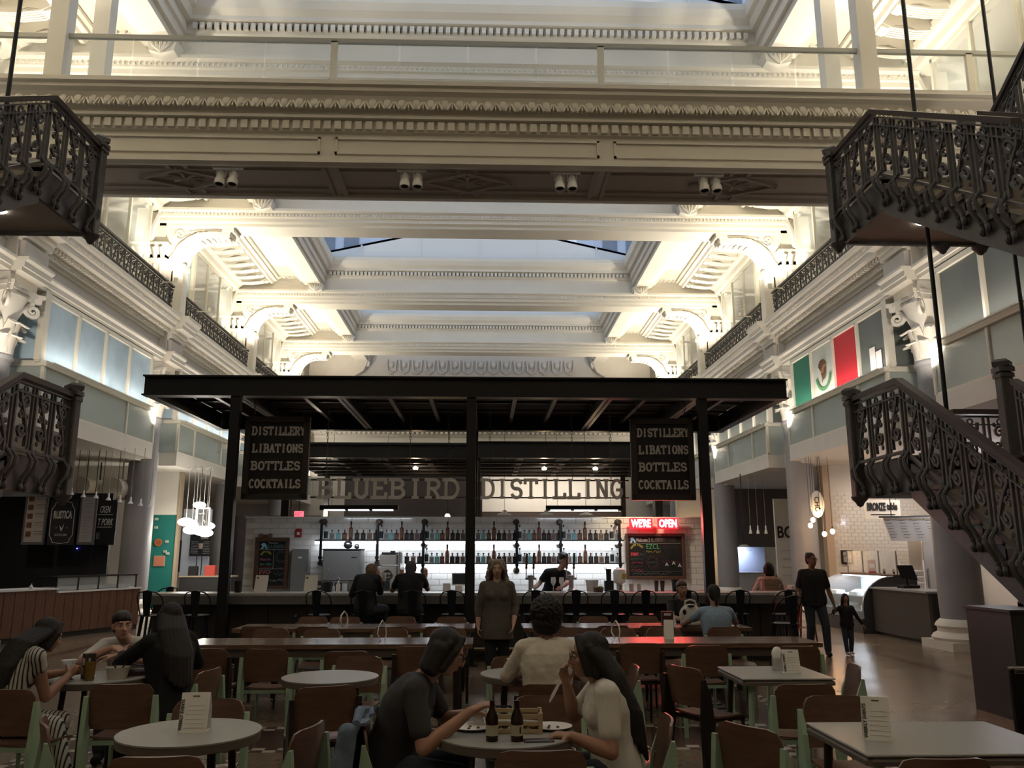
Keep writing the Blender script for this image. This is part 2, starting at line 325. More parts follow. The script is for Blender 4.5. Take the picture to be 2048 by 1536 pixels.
for s, side in ((-1, 'left'), (1, 'right')):
    wl = struct('wall_' + side); walls[s] = wl
    # back walls of the galleries, upper floor slab, entablature
    mir(G().box(12.6, 12.9, -9, ENDY, 4.3, 12), s).obj('gallery_back_wall', wallwhite, wl, smooth=False)
    mir(G().box(12.6, 12.9, -9, ENDY, 0, 4.3), s).obj('ground_back_wall', wallwhite, wl, smooth=False)
    mir(G().box(8.62, 12.9, -9, ENDY, 7.35, 7.75), s).obj('upper_gallery_slab', plaster, wl, smooth=False)
    mir(G().ext(ENT, 'y', -9, ENDY), s).obj('entablature', cream, wl, smooth=False)
    mir(G().box(8.505, 8.62, -9, ENDY, 6.97, 7.30), s).obj('frieze_backing', plaster, wl, smooth=False)
    mir(G().box(8.488, 8.5, -9, ENDY, 7.0, 7.28), s).obj('frieze', plaster, wl, smooth=False)
    g = G(); y = -2.0
    while y < ENDY - 3: g.box(8.30, 8.22, y, y + 0.075, 7.49, 7.575); y += 0.13
    o = mir(g, s).obj('dentil_course', cream, wl, smooth=False); o['kind'] = 'stuff'
    g = G(); y = -2.0
    while y < 30: g.ell((8.02, y, 7.77), 0.035, 0.04, 0.045, n=5, h=3); g.ell((8.36, y, 7.42), 0.03, 0.03, 0.03, n=5, h=3); y += 0.11
    o = mir(g, s).obj('bead_course', cream, wl); o['kind'] = 'stuff'
    for ci, c in enumerate(COLY):
        # ressaut of the entablature over each column
        P2 = [(8.62, 6.70)] + [(u - 0.20, z) for u, z in ENT[1:-1]] + [(8.62, 7.95)]
        mir(G().ext(P2, 'y', c - 0.48, c + 0.48), s).obj('entablature_break', cream, wl, smooth=False)
        mir(G().box(8.18, 8.5, c - 0.42, c + 0.42, 6.98, 7.29), s).obj('frieze_block', plaster, wl, smooth=False)
        mir(G().box(8.75, 12.7, c - 0.9, c + 0.9, 4.04, 4.42), s).obj('mezzanine_slab', wallwhite, wl, smooth=False)
        if c > 40: continue
        y0, y1 = c + 0.86, c + 6.42
        y1 = min(y1, ENDY - 0.1)
        mir(G().box(8.28, 12.7, y0, y1, 4.04, 4.40), s).obj('mezzanine_slab', wallwhite, wl, smooth=False)
        if y1 < 6: continue
        # ---- glass rail under the gallery windows
        w = win()
        g = G(); g.box(8.24, 8.34, y0, y1, 5.22, 5.30); g.box(8.34, 8.95, y0, y0 + 0.10, 5.222, 5.298); g.box(8.28, 8.33, y0, y1, 4.40, 4.45)
        g.box(8.24, 8.78, y0, y1, 5.30, 5.33)
        mir(g, s).obj('rail_frame', cream2, w, smooth=False)
        ps = [y0, y0 + 1.3, y0 + 3.85, y1 - 0.06]
        for p in ps: mir(G().box(8.27, 8.34, p, p + 0.07, 4.42, 5.23), s).obj('rail_post', cream2, w, smooth=False)
        for a, b in zip(ps, ps[1:]): mir(G().box(8.30, 8.315, a + 0.07, b, 4.45, 5.22), s).obj('pane', rglass, w, smooth=False)
        mir(G().box(8.34, 8.95, y0 + 0.03, y0 + 0.045, 4.42, 5.22), s).obj('pane', rglass, w, smooth=False)
        # ---- gallery windows, four panes and a glazed return
        w = win(); wa, wb = y0 + 0.08, y1 - 0.25; n = 4; st = (wb - wa) / n
        g = G(); g.box(8.36, 8.46, wa - 0.12, wb, 6.60, 6.72); g.box(8.36, 8.46, wa - 0.12, wb, 5.30, 5.36); g.box(8.354, 8.466, wa - 0.145, wa + 0.06, 5.335, 6.725); g.box(8.466, 8.9, wa - 0.135, wa - 0.08, 6.6, 6.7); g.box(8.9, 9.0, wa - 0.14, wa - 0.04, 5.3, 6.7)
        mir(g, s).obj('window_frame', cream2, w, smooth=False)
        for k in range(1, n + 1): mir(G().box(8.36, 8.44, wa + k * st - 0.035, wa + k * st + 0.035, 5.33, 6.62), s).obj('mullion', cream2, w, smooth=False)
        for k in range(n):
            m = frost if s < 0 else darkroom
            if s > 0 and ci == 2: m = [darkroom, flag_r, flag_w, flag_g][k]
            mir(G().box(8.42, 8.435, wa + k * st + 0.03, wa + (k + 1) * st - 0.03, 5.36, 6.62), s).obj('pane', m, w, smooth=False)
        mir(G().box(8.46, 8.9, wa - 0.12, wa - 0.10, 5.36, 6.62), s).obj('pane', frost if s < 0 else darkroom, w, smooth=False)
        if s > 0 and ci == 2:                      # eagle-and-wreath emblem on the white panel
            yc = wa + 2.5 * st; zc = 5.90; g = G(); px = XC + 8.40
            for k in range(15):
                a = R(200 + 140 * k / 14); g.ell((px, yc + 0.42 * math.cos(a), zc + 0.06 + 0.42 * math.sin(a)), 0.006, 0.07, 0.05, n=6, h=4)
            g.obj('emblem_wreath', wreath, w)
            g = G(); g.ell((px, yc - 0.02, zc + 0.08), 0.007, 0.15, 0.22, n=8, h=5)
            for k in range(7): a = R(20 + 22 * k); g.cap((px, yc, zc + 0.10), 0.07, (px, yc + 0.15 * math.cos(a), zc + 0.14 + 0.17 * math.sin(a)), 0.055, 5)
            g.cap((px, yc - 0.03, zc + 0.15), 0.02, (px, yc - 0.12, zc + 0.27), 0.012, 5); g.cap((px, yc, zc), 0.015, (px, yc + 0.08, zc - 0.18), 0.01, 5)
            g.obj('emblem_eagle', eagle, w)
        # ---- upper gallery glazing
        w = win(); ua, ub = c + 2.55, c + 6.35; n = 3; st = (ub - ua) / n; g = G(); g.box(8.80, 8.90, ua, ub, 10.92, 11.02); g.box(8.80, 8.90, ua - 0.05, ua + 0.12, 7.75, 11.0); g.box(8.8, 8.9, ub - 0.06, ub, 7.75, 11.0); g.box(8.8, 9.5, ua - 0.05, ua + 0.03, 10.92, 11.0); g.box(9.42, 9.5, ua - 0.05, ua + 0.03, 7.75, 11); g.box(8.8, 8.9, ua, ub, 7.75, 7.83)
        mir(g, s).obj('window_frame', cream2, w, smooth=False)
        for k in range(1, n): mir(G().box(8.80, 8.87, ua + k * st - 0.04, ua + k * st + 0.04, 7.83, 10.92), s).obj('mullion', cream2, w, smooth=False)
        for k in range(n): mir(G().box(8.845, 8.86, ua + k * st, ua + (k + 1) * st, 7.83, 10.92), s).obj('pane', glass, w, smooth=False)
        mir(G().box(8.9, 9.42, ua - 0.02, ua, 7.8, 10.92), s).obj('pane', frost if ci in (2, 3) and s < 0 else glass, w, smooth=False)
        mir(G().box(9.5, 9.6, c + 0.5, ua + 0.03, 7.75, 11.6), s).obj('upper_wall_panel', cream, wl, smooth=False)
    mir(G().box(8.78, 9.1, -9, ENDY, 11.0, 11.7), s).obj('upper_wall_frieze', cream, wl, smooth=False)
    mir(G().ext([(8.78, 11.0), (8.70, 11.02), (8.66, 11.15), (8.55, 11.22), (8.5, 11.34), (8.78, 11.4)], 'y', -9, ENDY), s).obj('wall_cornice', cream, wl, smooth=False)
# ---- wall behind the camera and end wall
wb = struct('wall_back'); G().box(-13.2, 12.7, -9.2, -9, 0, 12).obj('back_wall_panel', plaster, wb, smooth=False)
we = struct('wall_end')
G().box(-13.2, 12.7, ENDY, ENDY + 0.3, 0, 12.5).obj('end_wall_panel', plaster, we, smooth=False)
EP = [(0.0, 6.6), (-0.12, 6.6), (-0.12, 6.75), (-0.16, 6.8), (-0.16, 6.95), (-0.06, 6.97), (-0.06, 7.35), (-0.2, 7.42), (-0.2, 7.52), (-0.5, 7.62), (-0.5, 7.75), (-0.62, 7.9), (-0.62, 8.0), (0, 8.0)]
G().ext([(ENDY + y, z) for y, z in EP], 'x', -9, 8.6).obj('end_cornice', cream, we, smooth=False)
g = G(); x = -8.5
while x < 8: g.box(x, x + 0.12, ENDY - 0.45, ENDY - 0.2, 7.5, 7.6); x += 0.24
o = g.obj('end_dentil_course', cream, we, smooth=False); o['kind'] = 'stuff'
for k in range(15):                                     # ornamental panels in the frieze below the far ceiling
    x = XC - 4.55 + k * 0.65; g = G(); g.tube([(x - 0.24, ENDY - 0.05, 11.35), (x - 0.2, ENDY - 0.06, 10.8), (x, ENDY - 0.07, 10.65), (x + 0.2, ENDY - 0.06, 10.8), (x + 0.24, ENDY - 0.05, 11.35)], 0.05, 5); g.ell((x, ENDY - 0.04, 11.1), 0.12, 0.06, 0.16, n=8, h=5)
    g.obj('swag_ornament', plaster, we)
for s in (-1, 1): G().ext([(XC + s * 8.6, 11.6), (XC + s * 5.5, 11.6), (XC + s * 5.9, 10.7), (XC + s * 6.8, 10.1), (XC + s * 8.6, 9.7)], 'y', ENDY - 0.5, ENDY).obj('end_arch_spandrel', plaster, we, smooth=False)
# ---- ceiling
ce = struct('ceiling')
half = [(0.0, 10.58), (0.36, 10.58), (0.36, 10.66), (0.44, 10.70), (0.44, 10.80), (0.49, 10.82), (0.49, 10.93), (0.56, 10.98), (0.56, 11.05), (0.40, 11.08), (0.40, 11.55), (0.46, 11.58), (0.46, 11.62), (0.48, 11.78), (0.60, 11.80), (0.60, 11.88), (0.70, 11.98), (0.76, 12.12), (0.76, 12.25), (0.0, 12.25)]
full = half + [(-u, z) for u, z in reversed(half[1:-1])]
slot_m = mat('vent_slot', (0.05, 0.04, 0.03), 0.9)  # dark boxes between dentils; the shade inside the openings is painted as colour
for c in COLY:
    if c < 5: continue
    G().ext([(c + u, z) for u, z in full], 'x', XC - 8.8, XC + 8.8).obj('ceiling_beam', cream, ce, smooth=False)
    g = G(); x = XC - 5.45
    while x < XC + 5.45: g.box(x, x + 0.085, c - 0.555, c - 0.46, 11.64, 11.76); x += 0.14
    x = XC - 8.7
    while x < XC + 8.7: g.ell((x, c - 0.50, 10.88), 0.028, 0.03, 0.035, n=5, h=3); x += 0.10
    for s in (-1, 1):
        x = XC + s * 6.5
        while abs(x - XC) < 8.6: g.box(x, x + 0.085, c - 0.52, c - 0.46, 11.5, 11.58); x += s * 0.16
    o = g.obj('beam_dentils', cream, ce, smooth=False); o['kind'] = 'stuff'
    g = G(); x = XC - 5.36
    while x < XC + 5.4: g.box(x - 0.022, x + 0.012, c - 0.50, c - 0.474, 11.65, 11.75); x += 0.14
    o = g.obj('slot_shade_boxes', slot_m, ce, smooth=False); o['kind'] = 'stuff'
LB = [(6.62, 11.62), (6.62, 11.50), (6.50, 11.48), (6.50, 11.38), (6.36, 11.36), (6.36, 11.26), (6.22, 11.22), (5.72, 11.20), (5.72, 11.34), (5.64, 11.36), (5.64, 11.55), (5.58, 11.58), (5.58, 11.78), (5.48, 11.80), (5.42, 11.95), (5.34, 12.0), (5.30, 12.25), (6.62, 12.25)]
mo = G(); mo.ext([(7.62, 11.55), (7.62, 11.42), (7.55, 11.36), (7.58, 11.26), (7.70, 11.22), (7.84, 11.28), (8.02, 11.30), (8.2, 11.22), (8.42, 11.18), (8.52, 11.28), (8.52, 11.55)], 'y', -0.13, 0.13)
for k in range(5): mo.tube([(7.58 + 0.02 * k, -0.12 + 0.06 * k, 11.36), (7.8, -0.12 + 0.06 * k, 11.24), (8.2, -0.12 + 0.06 * k, 11.19), (8.5, -0.12 + 0.06 * k, 11.2)], 0.028, 5)
mo_me = {s: mir(G().merge(mo), s).mesh('modillion', cream) for s in (-1, 1)}
ac = G(); ac.ext([(5.70, 11.22), (5.62, 11.2), (5.66, 10.98), (5.9, 10.92), (6.14, 10.98), (6.18, 11.2)], 'y', -0.02, 0.34)
for k in range(5): a = -0.20 + 0.10 * k; ac.tube([(5.9, -0.03, 10.95), (5.9 + a * 0.7, -0.06, 11.06), (5.9 + a, -0.05, 11.17), (5.9 + a * 1.15, -0.02, 11.2)], [0.03, 0.035, 0.03, 0.015], 5)
ac_me = {s: mir(G().merge(ac), s).mesh('acanthus_block', cream) for s in (-1, 1)}
for ci, c in enumerate(COLY[1:]):
    y0, y1 = c + 0.42, min(c + 6.85, ENDY)
    for s in (-1, 1):
        mir(G().box(6.3, 9.2, y0, y1, 11.58, 11.75), s).obj('side_coffer', cream, ce, smooth=False)
        mir(G().ext(LB, 'y', y0, y1), s).obj('skylight_curb_beam', cream, ce, smooth=False)
        mir(G().ext([(7.28, 11.58), (7.28, 11.50), (7.36, 11.46), (7.36, 11.40), (7.46, 11.38), (7.50, 11.30), (7.58, 11.30), (7.58, 11.58)], 'y', y0, y1), s).obj('coffer_moulding', cream, ce, smooth=False)
        put('acanthus_block', ac_me[s], ce, (0, y1 - 0.38, 0))
        m = 0; yy = y0 + 0.45
        while yy < y1 - 0.2: put('modillion', mo_me[s], ce, (0, yy, 0)); yy += 0.62
# ---- skylight roofs over each bay: gables, glass slopes, glazing bars
wmull = mat('skylight_bar', (0.30, 0.33, 0.36), 0.5); gabm = mat('gable_white', (0.72, 0.73, 0.72), 0.6)
skyg = mat('skylight_glass', (0.75, 0.85, 0.95), 0.05, alpha=0.12)
riv = G()
for c in COLY[1:]:
    G().ext([(XC - 5.75, 12.25), (XC + 5.75, 12.25), (XC + 5.75, 12.70), (XC, 14.0), (XC - 5.75, 12.70)], 'y', c - 0.06, c + 0.06).obj('skylight_gable', gabm, ce, smooth=False)
    for x in (-4.4, -2.2, 0, 2.2, 4.4): G().box(XC + x - 0.03, XC + x + 0.03, c - 0.085, c - 0.06, 12.27, 14.0 - abs(x) * 0.226 - 0.03).obj('gable_batten', gabm, ce, smooth=False)
    a = math.atan2(1.3, 5.75); L5 = math.hypot(5.75, 1.3)
    for s in (-1, 1):
        for k in range(6):
            y = c + 0.06 + k * 7.13 / 5; G().add([(XC, y, 14.0), (XC + s * 5.75, y, 12.7), (XC + s * 5.75, y, 12.62), (XC, y, 13.9), (XC, y + 0.05, 14.0), (XC + s * 5.75, y + 0.05, 12.7), (XC + s * 5.75, y + 0.05, 12.62), (XC, y + 0.05, 13.9)], [(0, 1, 2, 3), (4, 5, 6, 7), (0, 1, 5, 4), (2, 3, 7, 6)]).obj('glazing_bar', wmull, ce, smooth=False)
        for k in range(5):
            for j in range(3):
                u0, u1 = 5.75 * j / 3, 5.75 * (j + 1) / 3; ya = c + 0.1 + k * 7.13 / 5; yb = ya + 7.13 / 5 - 0.04
                z0, z1 = 14.0 - u0 * 0.226, 14.0 - u1 * 0.226
                G().add([(XC + s * u0, ya, z0), (XC + s * u1, ya, z1), (XC + s * u1, yb, z1), (XC + s * u0, yb, z0), (XC + s * u0, ya, z0 + .01), (XC + s * u1, ya, z1 + .01), (XC + s * u1, yb, z1 + .01), (XC + s * u0, yb, z0 + .01)], [(0, 1, 2, 3), (4, 5, 6, 7), (0, 1, 5, 4), (1, 2, 6, 5), (2, 3, 7, 6), (3, 0, 4, 7)]).obj('skylight_pane', skyg, ce, smooth=False)
        G().box(XC + s * 5.6, XC + s * 5.8, c, c + 7.25, 12.2, 12.72).obj('skylight_curb', gabm, ce, smooth=False)
        G().box(XC + s * 5.7, XC + s * 12.9, c, c + 7.25, 12.2, 12.4).obj('roof_slab', plaster, ce, smooth=False)
G().box(-13.2, 12.7, -9.2, 7.9, 12.0, 12.3).obj('near_ceiling', cream, ce, smooth=False)
for s in (-1, 1): mir(G().box(9.1, 12.9, 7, ENDY, 11.2, 11.4), s).obj('upper_gallery_ceiling', wallwhite, ce, smooth=False)
# towers of the city seen through the skylights
tw_m = mat('tower_facade', (0.45, 0.50, 0.58), 0.5); tw_g = mat('tower_glass', (0.10, 0.13, 0.18), 0.15)
for s in (-1, 1):
    t = thing('office_tower', 'pale office tower with dark window strips beyond the skylight, ' + ('on the chicken-and-pork stall side' if s < 0 else 'on the deli counter side'), 'building', (XC + s * 13.5, 58, 12.4))
    G().box(-6, 6, -5, 5, 0, 34).obj('facade', tw_m, t, smooth=False)
    for k in range(7):
        for j in range(3): G().box(-5.4 + k * 1.6, -4.4 + k * 1.6, -5.06, -5, 1 + j * 11, 11 + j * 11).obj('window_strip', tw_g, t, smooth=False)
# ---- columns with leafy capitals
sh_me = G().lathe([(0.36, 0.5), (0.37, 0.9), (0.365, 2.5), (0.345, 5.05), (0.36, 5.1), (0.39, 5.13), (0.39, 5.2), (0.35, 5.24)], 28).mesh('shaft', colgrey)
ba_me = G().box(-0.52, 0.52, -0.52, 0.52, 0, 0.15).lathe([(0.5, 0.15), (0.54, 0.2), (0.5, 0.26), (0.43, 0.3), (0.43, 0.36), (0.47, 0.4), (0.44, 0.46), (0.37, 0.52)], 24).mesh('base', cream)
bell_me = G().lathe([(0.33, 5.22), (0.34, 5.6), (0.37, 6.0), (0.46, 6.25), (0.50, 6.34)], 20).mesh('capital', cream)
ab = G()
for k in range(4):
    M = Matrix.Rotation(k * PI / 2, 4, 'Z'); g = G(); g.ext([(-0.56, 0.5), (-0.3, 0.44), (0, 0.40), (0.3, 0.44), (0.56, 0.5), (0, 0)], 'z', 6.34, 6.44); g.ext([(-0.6, 0.54), (-0.3, 0.47), (0, 0.43), (0.3, 0.47), (0.6, 0.54), (0, 0)], 'z', 6.44, 6.52); ab.merge(g, M)
ab.box(-0.46, 0.46, -0.46, 0.46, 6.52, 6.72); ab_me = ab.mesh('abacus', cream, smooth=False)
def leaf_mesh(h, w, out):
    rows = []
    for i in range(7):
        t = i / 6; ww = w * (0.75 + 0.6 * math.sin(PI * min(1, t * 1.1)) * 0.5) * (1 if t < 0.8 else 1 - (t - 0.8) * 2.8)
        z = h * (t if t < 0.85 else 0.85 + (0.85 - t) * 0.9); x = out * (t ** 2.6) + (0.10 if t > 0.85 else 0) * (t - 0.85) * 6 + 0.01
        rows.append([(x - abs(j - 2) * 0.018 + (0.012 if j % 2 else 0), (j - 2) / 2 * ww, z) for j in range(5)])
    return G().sheet(rows, 0.03).mesh('leaf', cream)
lf1 = leaf_mesh(0.42, 0.12, 0.11); lf2 = leaf_mesh(0.72, 0.11, 0.14)
vo = G(); vo.tube(spiral((0.0, 0, 0), 0.15, 0.02, R(90), 1.75, 18), [0.05 - 0.0016 * i for i in range(19)], 6); vo.tube([(-0.32, 0, -0.28), (-0.2, 0, -0.02), (-0.06, 0, 0.14), (0, 0, 0.15)], 0.045, 6)
vo_me = vo.mesh('volute', cream)
col0 = None
for s in (-1, 1):
    for c in COLY[1:]:
        t = thing('hall_column', 'round grey column with cream acanthus capital carrying the gallery ' + ('above the chicken-and-pork stall side' if s < 0 else 'above the deli counter side'), 'column', (XC + s * 8.82, c, 0), 0, 'hall columns, ' + ('stall side' if s < 0 else 'deli side'))
        put('shaft', sh_me, t); put('base', ba_me, t); cp = put('capital', bell_me, t); put('abacus', ab_me, t)
        for k in range(10):
            a = k * PI / 5; put('leaf', lf1, cp, (0.345 * math.cos(a), 0.345 * math.sin(a), 5.24), (0, 0, a))
            a += PI / 10; put('leaf', lf2, cp, (0.345 * math.cos(a), 0.345 * math.sin(a), 5.26), (0, 0, a))
        for k in range(4): a = PI / 4 + k * PI / 2; put('volute', vo_me, cp, (0.62 * math.cos(a), 0.62 * math.sin(a), 6.18), (0, 0, a))
# lamps of the bays behind the viewpoint and cove strips along the gallery ledges
for s in (-1, 1):
    for c in (0.6, -6.6):
        lamp('uplight', 'SPOT', (XC + s * 7.75, c, 8.95), 235, (1.0, 0.90, 0.75), 0.15, (XC + s * 7.0, c, 12), 150, 0.5)
        lamp('capital_uplight', 'SPOT', (XC + s * 8.0, c, 5.3), 30, (1.0, 0.88, 0.74), 0.1, (XC + s * 8.2, c, 7), 150, 0.5)
    for c in COLY[1:]:
        y0, y1 = c + 1.0, min(c + 6.3, ENDY - 0.3); xs = XC + s * 8.19
        G().box(xs - 0.02, xs + 0.02, y0, y1, 5.30, 5.325).obj('cove_strip_housing', cream2, walls[s], smooth=False)
        lamp('cove_strip', 'AREA', (xs, (y0 + y1) / 2, 5.34), 20, (1.0, 0.88, 0.76), 0.04, None, sizey=y1 - y0).rotation_euler = (PI, 0, 0)
        lamp('gallery_lamp', 'POINT', (XC + s * 10.6, c + 4.4, 10.4), 14, (1.0, 0.9, 0.75), 0.2); lamp('mezzanine_lamp', 'POINT', (XC + s * 10.6, c + 3.6, 6.3), 10, (0.85, 0.93, 1.0), 0.2)
# ---- upper piers and scroll brackets
def bracket_mesh(s):
    g = G()
    arm = [(6.95, 10.58), (6.86, 10.50), (6.90, 10.36), (7.08, 10.28), (7.35, 10.30), (7.62, 10.26), (7.88, 10.10), (8.05, 9.88), (8.12, 9.62), (8.26, 9.40), (8.5, 9.28), (8.6, 9.55), (8.42, 9.8), (8.30, 10.05), (8.1, 10.25), (7.8, 10.42), (7.4, 10.47), (7.12, 10.45), (7.1, 10.58)]
    g.ext(arm, 'y', -0.26, 0.26)
    g.ext([(7.1, 10.6), (7.1, 10.45), (7.8, 10.40), (8.1, 10.25), (8.3, 10.05), (8.42, 9.8), (8.6, 9.5), (8.75, 9.4), (8.75, 10.6)], 'y', -0.16, 0.16)
    for yy in (-0.18, 0.18):
        g.tube(spiral((8.28, yy, 10.40), 0.17, 0.03, R(200), 1.6, 16), 0.03, 5); g.tube([(7.2, yy, 10.5), (7.5, yy, 10.54), (7.8, yy, 10.5), (8.05, yy, 10.46)], 0.025, 5)
        for k in range(5): g.ell((7.35 + 0.15 * k, yy, 10.52 - 0.02 * k), 0.05, 0.02, 0.03, n=6, h=4)
    for k in range(9): t = k / 8; g.ell((6.95 + 1.2 * t, 0, 10.28 - 0.35 * t ** 3), 0.05, 0.22, 0.035, n=8, h=4)
    g.ell((8.2, 0, 9.45), 0.14, 0.24, 0.16, n=10, h=6)
    g.box(6.78, 7.02, -0.3, 0.3, 10.46, 10.6)
    return mir(g, s).mesh('bracket_arm', cream)
for s in (-1, 1):
    bme = bracket_mesh(s)
    for c in COLY[1:]:
        t = struct('scroll_bracket', walls[s]); t.location = (0, c, 0)
        put('bracket_arm', bme, t)
        g = G().box(8.55, 9.5, -0.42, 0.42, 7.75, 9.72)
        for k in range(6): y = -0.34 + 0.136 * k; g.cyl((8.55, y, 8.3), (8.55, y, 9.45), 0.04, n=6)
        for k in range(5): x = 8.66 + 0.17 * k; g.cyl((x, -0.42, 8.3), (x, -0.42, 9.45), 0.04, n=6)
        mir(g, s).obj('fluted_pier', cream, t, smooth=False)
        g = G().box(8.5, 9.55, -0.47, 0.47, 9.5, 9.6).box(8.48, 9.58, -0.49, 0.49, 9.98, 10.06).box(8.55, 9.5, -0.42, 0.42, 9.6, 10.0)
        for k in range(5):
            x = 8.62 + 0.2 * k; g.tube([(x, -0.43, 9.62), (x, -0.46, 9.8), (x + 0.02, -0.54, 9.92), (x + 0.02, -0.56, 9.86)], [0.06, 0.07, 0.05, 0.02], 5)
        mir(g, s).obj('pier_capital', cream, t)
        mir(G().box(8.62, 9.45, -0.36, 0.36, 10.06, 11.1), s).obj('pier_block', cream, t, smooth=False)
        g = G(); g.ext([(8.62, 10.1), (8.5, 10.15), (8.42, 10.5), (8.5, 10.9), (8.66, 11.1)], 'y', -0.3, -0.08); g.tube([(9.0, -0.40, 10.1), (8.95, -0.42, 10.5), (8.8, -0.42, 10.9), (8.72, -0.40, 11.05)], [0.09, 0.08, 0.07, 0.12], 6)
        mir(g, s).obj('scroll_console', cream, t)
        g = G().box(8.12, 8.44, -0.19, 0.19, 7.95, 9.45).box(8.08, 8.5, -0.23, 0.23, 9.4, 9.52).box(8.06, 8.5, -0.25, 0.25, 7.95, 8.12).box(8.4, 8.6, -0.19, 0.19, 7.9, 9.4)
        mir(g, s).obj('bracket_post', cream, t, smooth=False)
        UP = 400 if c < 8 else 230
        for dy in (-1.35, 1.35): mir(G().cyl((7.85, dy, 8.62), (7.85, dy, 8.73), 0.05, n=10).box(7.84, 8.2, dy - 0.012, dy + 0.012, 8.60, 8.63), s).obj('uplight_can', cream2, t)
        lamp('uplight', 'SPOT', (XC + s * 7.85, c - 1.35, 8.75), UP, (1.0, 0.90, 0.73), 0.12, (XC + s * 7.5, c - 1.0, 11), 150, 0.5)
        lamp('uplight', 'SPOT', (XC + s * 7.85, c + 1.35, 8.75), UP, (1.0, 0.90, 0.73), 0.12, (XC + s * 7.5, c + 1.0, 11), 150, 0.5)
        lamp('capital_uplight', 'SPOT', (XC + s * 8.05, c - 1.0, 4.95), 40, (1.0, 0.88, 0.74), 0.06, (XC + s * 8.45, c - 0.2, 6.6), 140, 0.5)
# ============================================================ IRON RAILINGS, STAIRS, BRIDGE
def scroll_module(L, h, slope=0.0, r=0.011, dense=True):
    g = G(); q = lambda x, z: (x, 0, z + slope * x)
    g.tube([q(0.012, 0), q(0.012, h)], r * 1.25, 4); g.tube([q(0.075, 0), q(0.075, h)], r * 1.1, 4)
    cx = (0.075 + L) / 2 + 0.01; w = (L - 0.075)
    def sp(x, z, a, b, a0, tn, n, sx=1): return [(p[0], 0, p[2] + slope * p[0]) for p in spiral((x, 0, z), a, b, a0, tn, n, 'xz', sx)]
    g.tube(sp(cx, h - 0.055, 0.033, 0.033, 0, 1, 8)[:-1], r * 0.8, 4, closed=True)
    g.tube([q(cx + w * 0.34, h * 0.90), q(cx + w * 0.30, h * 0.78), q(cx + w * 0.05, h * 0.60), q(cx - w * 0.12, h * 0.45), q(cx - w * 0.32, h * 0.22), q(cx - w * 0.30, h * 0.06)], r * 1.5, 4)
    g.tube(sp(cx - w * 0.06, h * 0.73, w * 0.30, 0.012, R(20), 1.3, 10), r * 1.3, 4)
    g.tube(sp(cx + w * 0.08, h * 0.30, w * 0.30, 0.012, R(200), 1.3, 10), r * 1.3, 4)
    if dense:
        g.tube(sp(cx + w * 0.22, h * 0.52, w * 0.16, 0.010, R(90), 1.0, 7), r, 4); g.tube(sp(cx - w * 0.24, h * 0.50, w * 0.16, 0.010, R(270), 1.0, 7), r, 4)
        for a, b in ((-0.28, 0.86), (0.26, 0.14), (0.0, 0.5), (0.3, 0.66), (-0.3, 0.34)): x = cx + w * a; g.ell((x, 0, h * b + slope * x), 0.026, 0.014, 0.030, n=6, h=4)
    return g
# ---- balcony railings of the upper gallery
ML = 0.335; lev_me = scroll_module(ML, 0.72).mesh('scroll_panel', iron)
for s in (-1, 1):
    for c in COLY[1:]:
      for y0, y1 in (((8.35, 9.95), (11.95, 14.6)) if c < 8 else ((c + 0.5, min(c + 6.76, ENDY - 0.2)),)):
        t = thing('balcony_railing', 'dark cast iron scrollwork railing along the upper gallery, ' + ('stall side of hall' if s < 0 else 'deli side of hall'), 'railing', (XC + s * 8.22, y0, 7.95), 0, 'gallery railings, ' + ('stall side' if s < 0 else 'deli side'))
        L = y1 - y0
        G().box(-0.035, 0.035, 0, L, 0.78, 0.83).obj('handrail', iron, t, smooth=False); G().box(-0.015, 0.015, 0, L, 0.70, 0.725).obj('rail_bar', iron, t, smooth=False); G().box(-0.018, 0.018, 0, L, 0.0, 0.03).obj('rail_bar', iron, t, smooth=False)
        n = int(L / ML)
        for k in range(n): put('scroll_panel', lev_me, t, (0, k * L / n, 0.02), (0, 0, PI / 2))
        if c in (22.35, 29.6): G().box(-0.02 * 0, s * 0.45, -0.02, 0.02, 0.78, 0.82).obj('handrail_return', iron, t, smooth=False)
# ---- cast iron staircases, mirrored
sof_m = mat('landing_soffit', (0.40, 0.36, 0.31), 0.7); tread_m = mat('stair_tread', (0.20, 0.175, 0.15), 0.6); hr_m = mat('handrail_brown', (0.05, 0.038, 0.036), 0.35)
def s_bal():
    g = G()
    for dx in (0, 0.10):
        g.tube([(dx, 0, 0.06), (dx, -0.02, 0.0), (dx + 0.015, -0.085, -0.09), (dx + 0.03, -0.075, -0.19), (dx + 0.05, -0.02, -0.29), (dx + 0.055, 0.0, -0.38), (dx + 0.05, 0.01, -0.46)], [0.013, 0.017, 0.022, 0.024, 0.022, 0.02, 0.018], 6)
        g.ell((dx + 0.055, -0.01, -0.41), 0.036, 0.03, 0.05, n=7, h=5); g.ell((dx + 0.052, -0.01, -0.33), 0.028, 0.026, 0.03, n=6, h=4)
    return g
sb_me = s_bal().xf(Matrix.Diagonal((0.9, 0.9, 0.84, 1))).mesh('s_baluster', iron2)
stair_lvl = scroll_module(0.33, 0.66, 0, 0.015).mesh('scroll_panel', iron2)
RS, TR = 0.17, 0.28; SL = RS / TR
stair_slp = scroll_module(0.33, 0.66, -SL, 0.015).mesh('scroll_panel', iron2)
stair_slu = scroll_module(0.33, 0.66, SL, 0.015).mesh('scroll_panel', iron2)
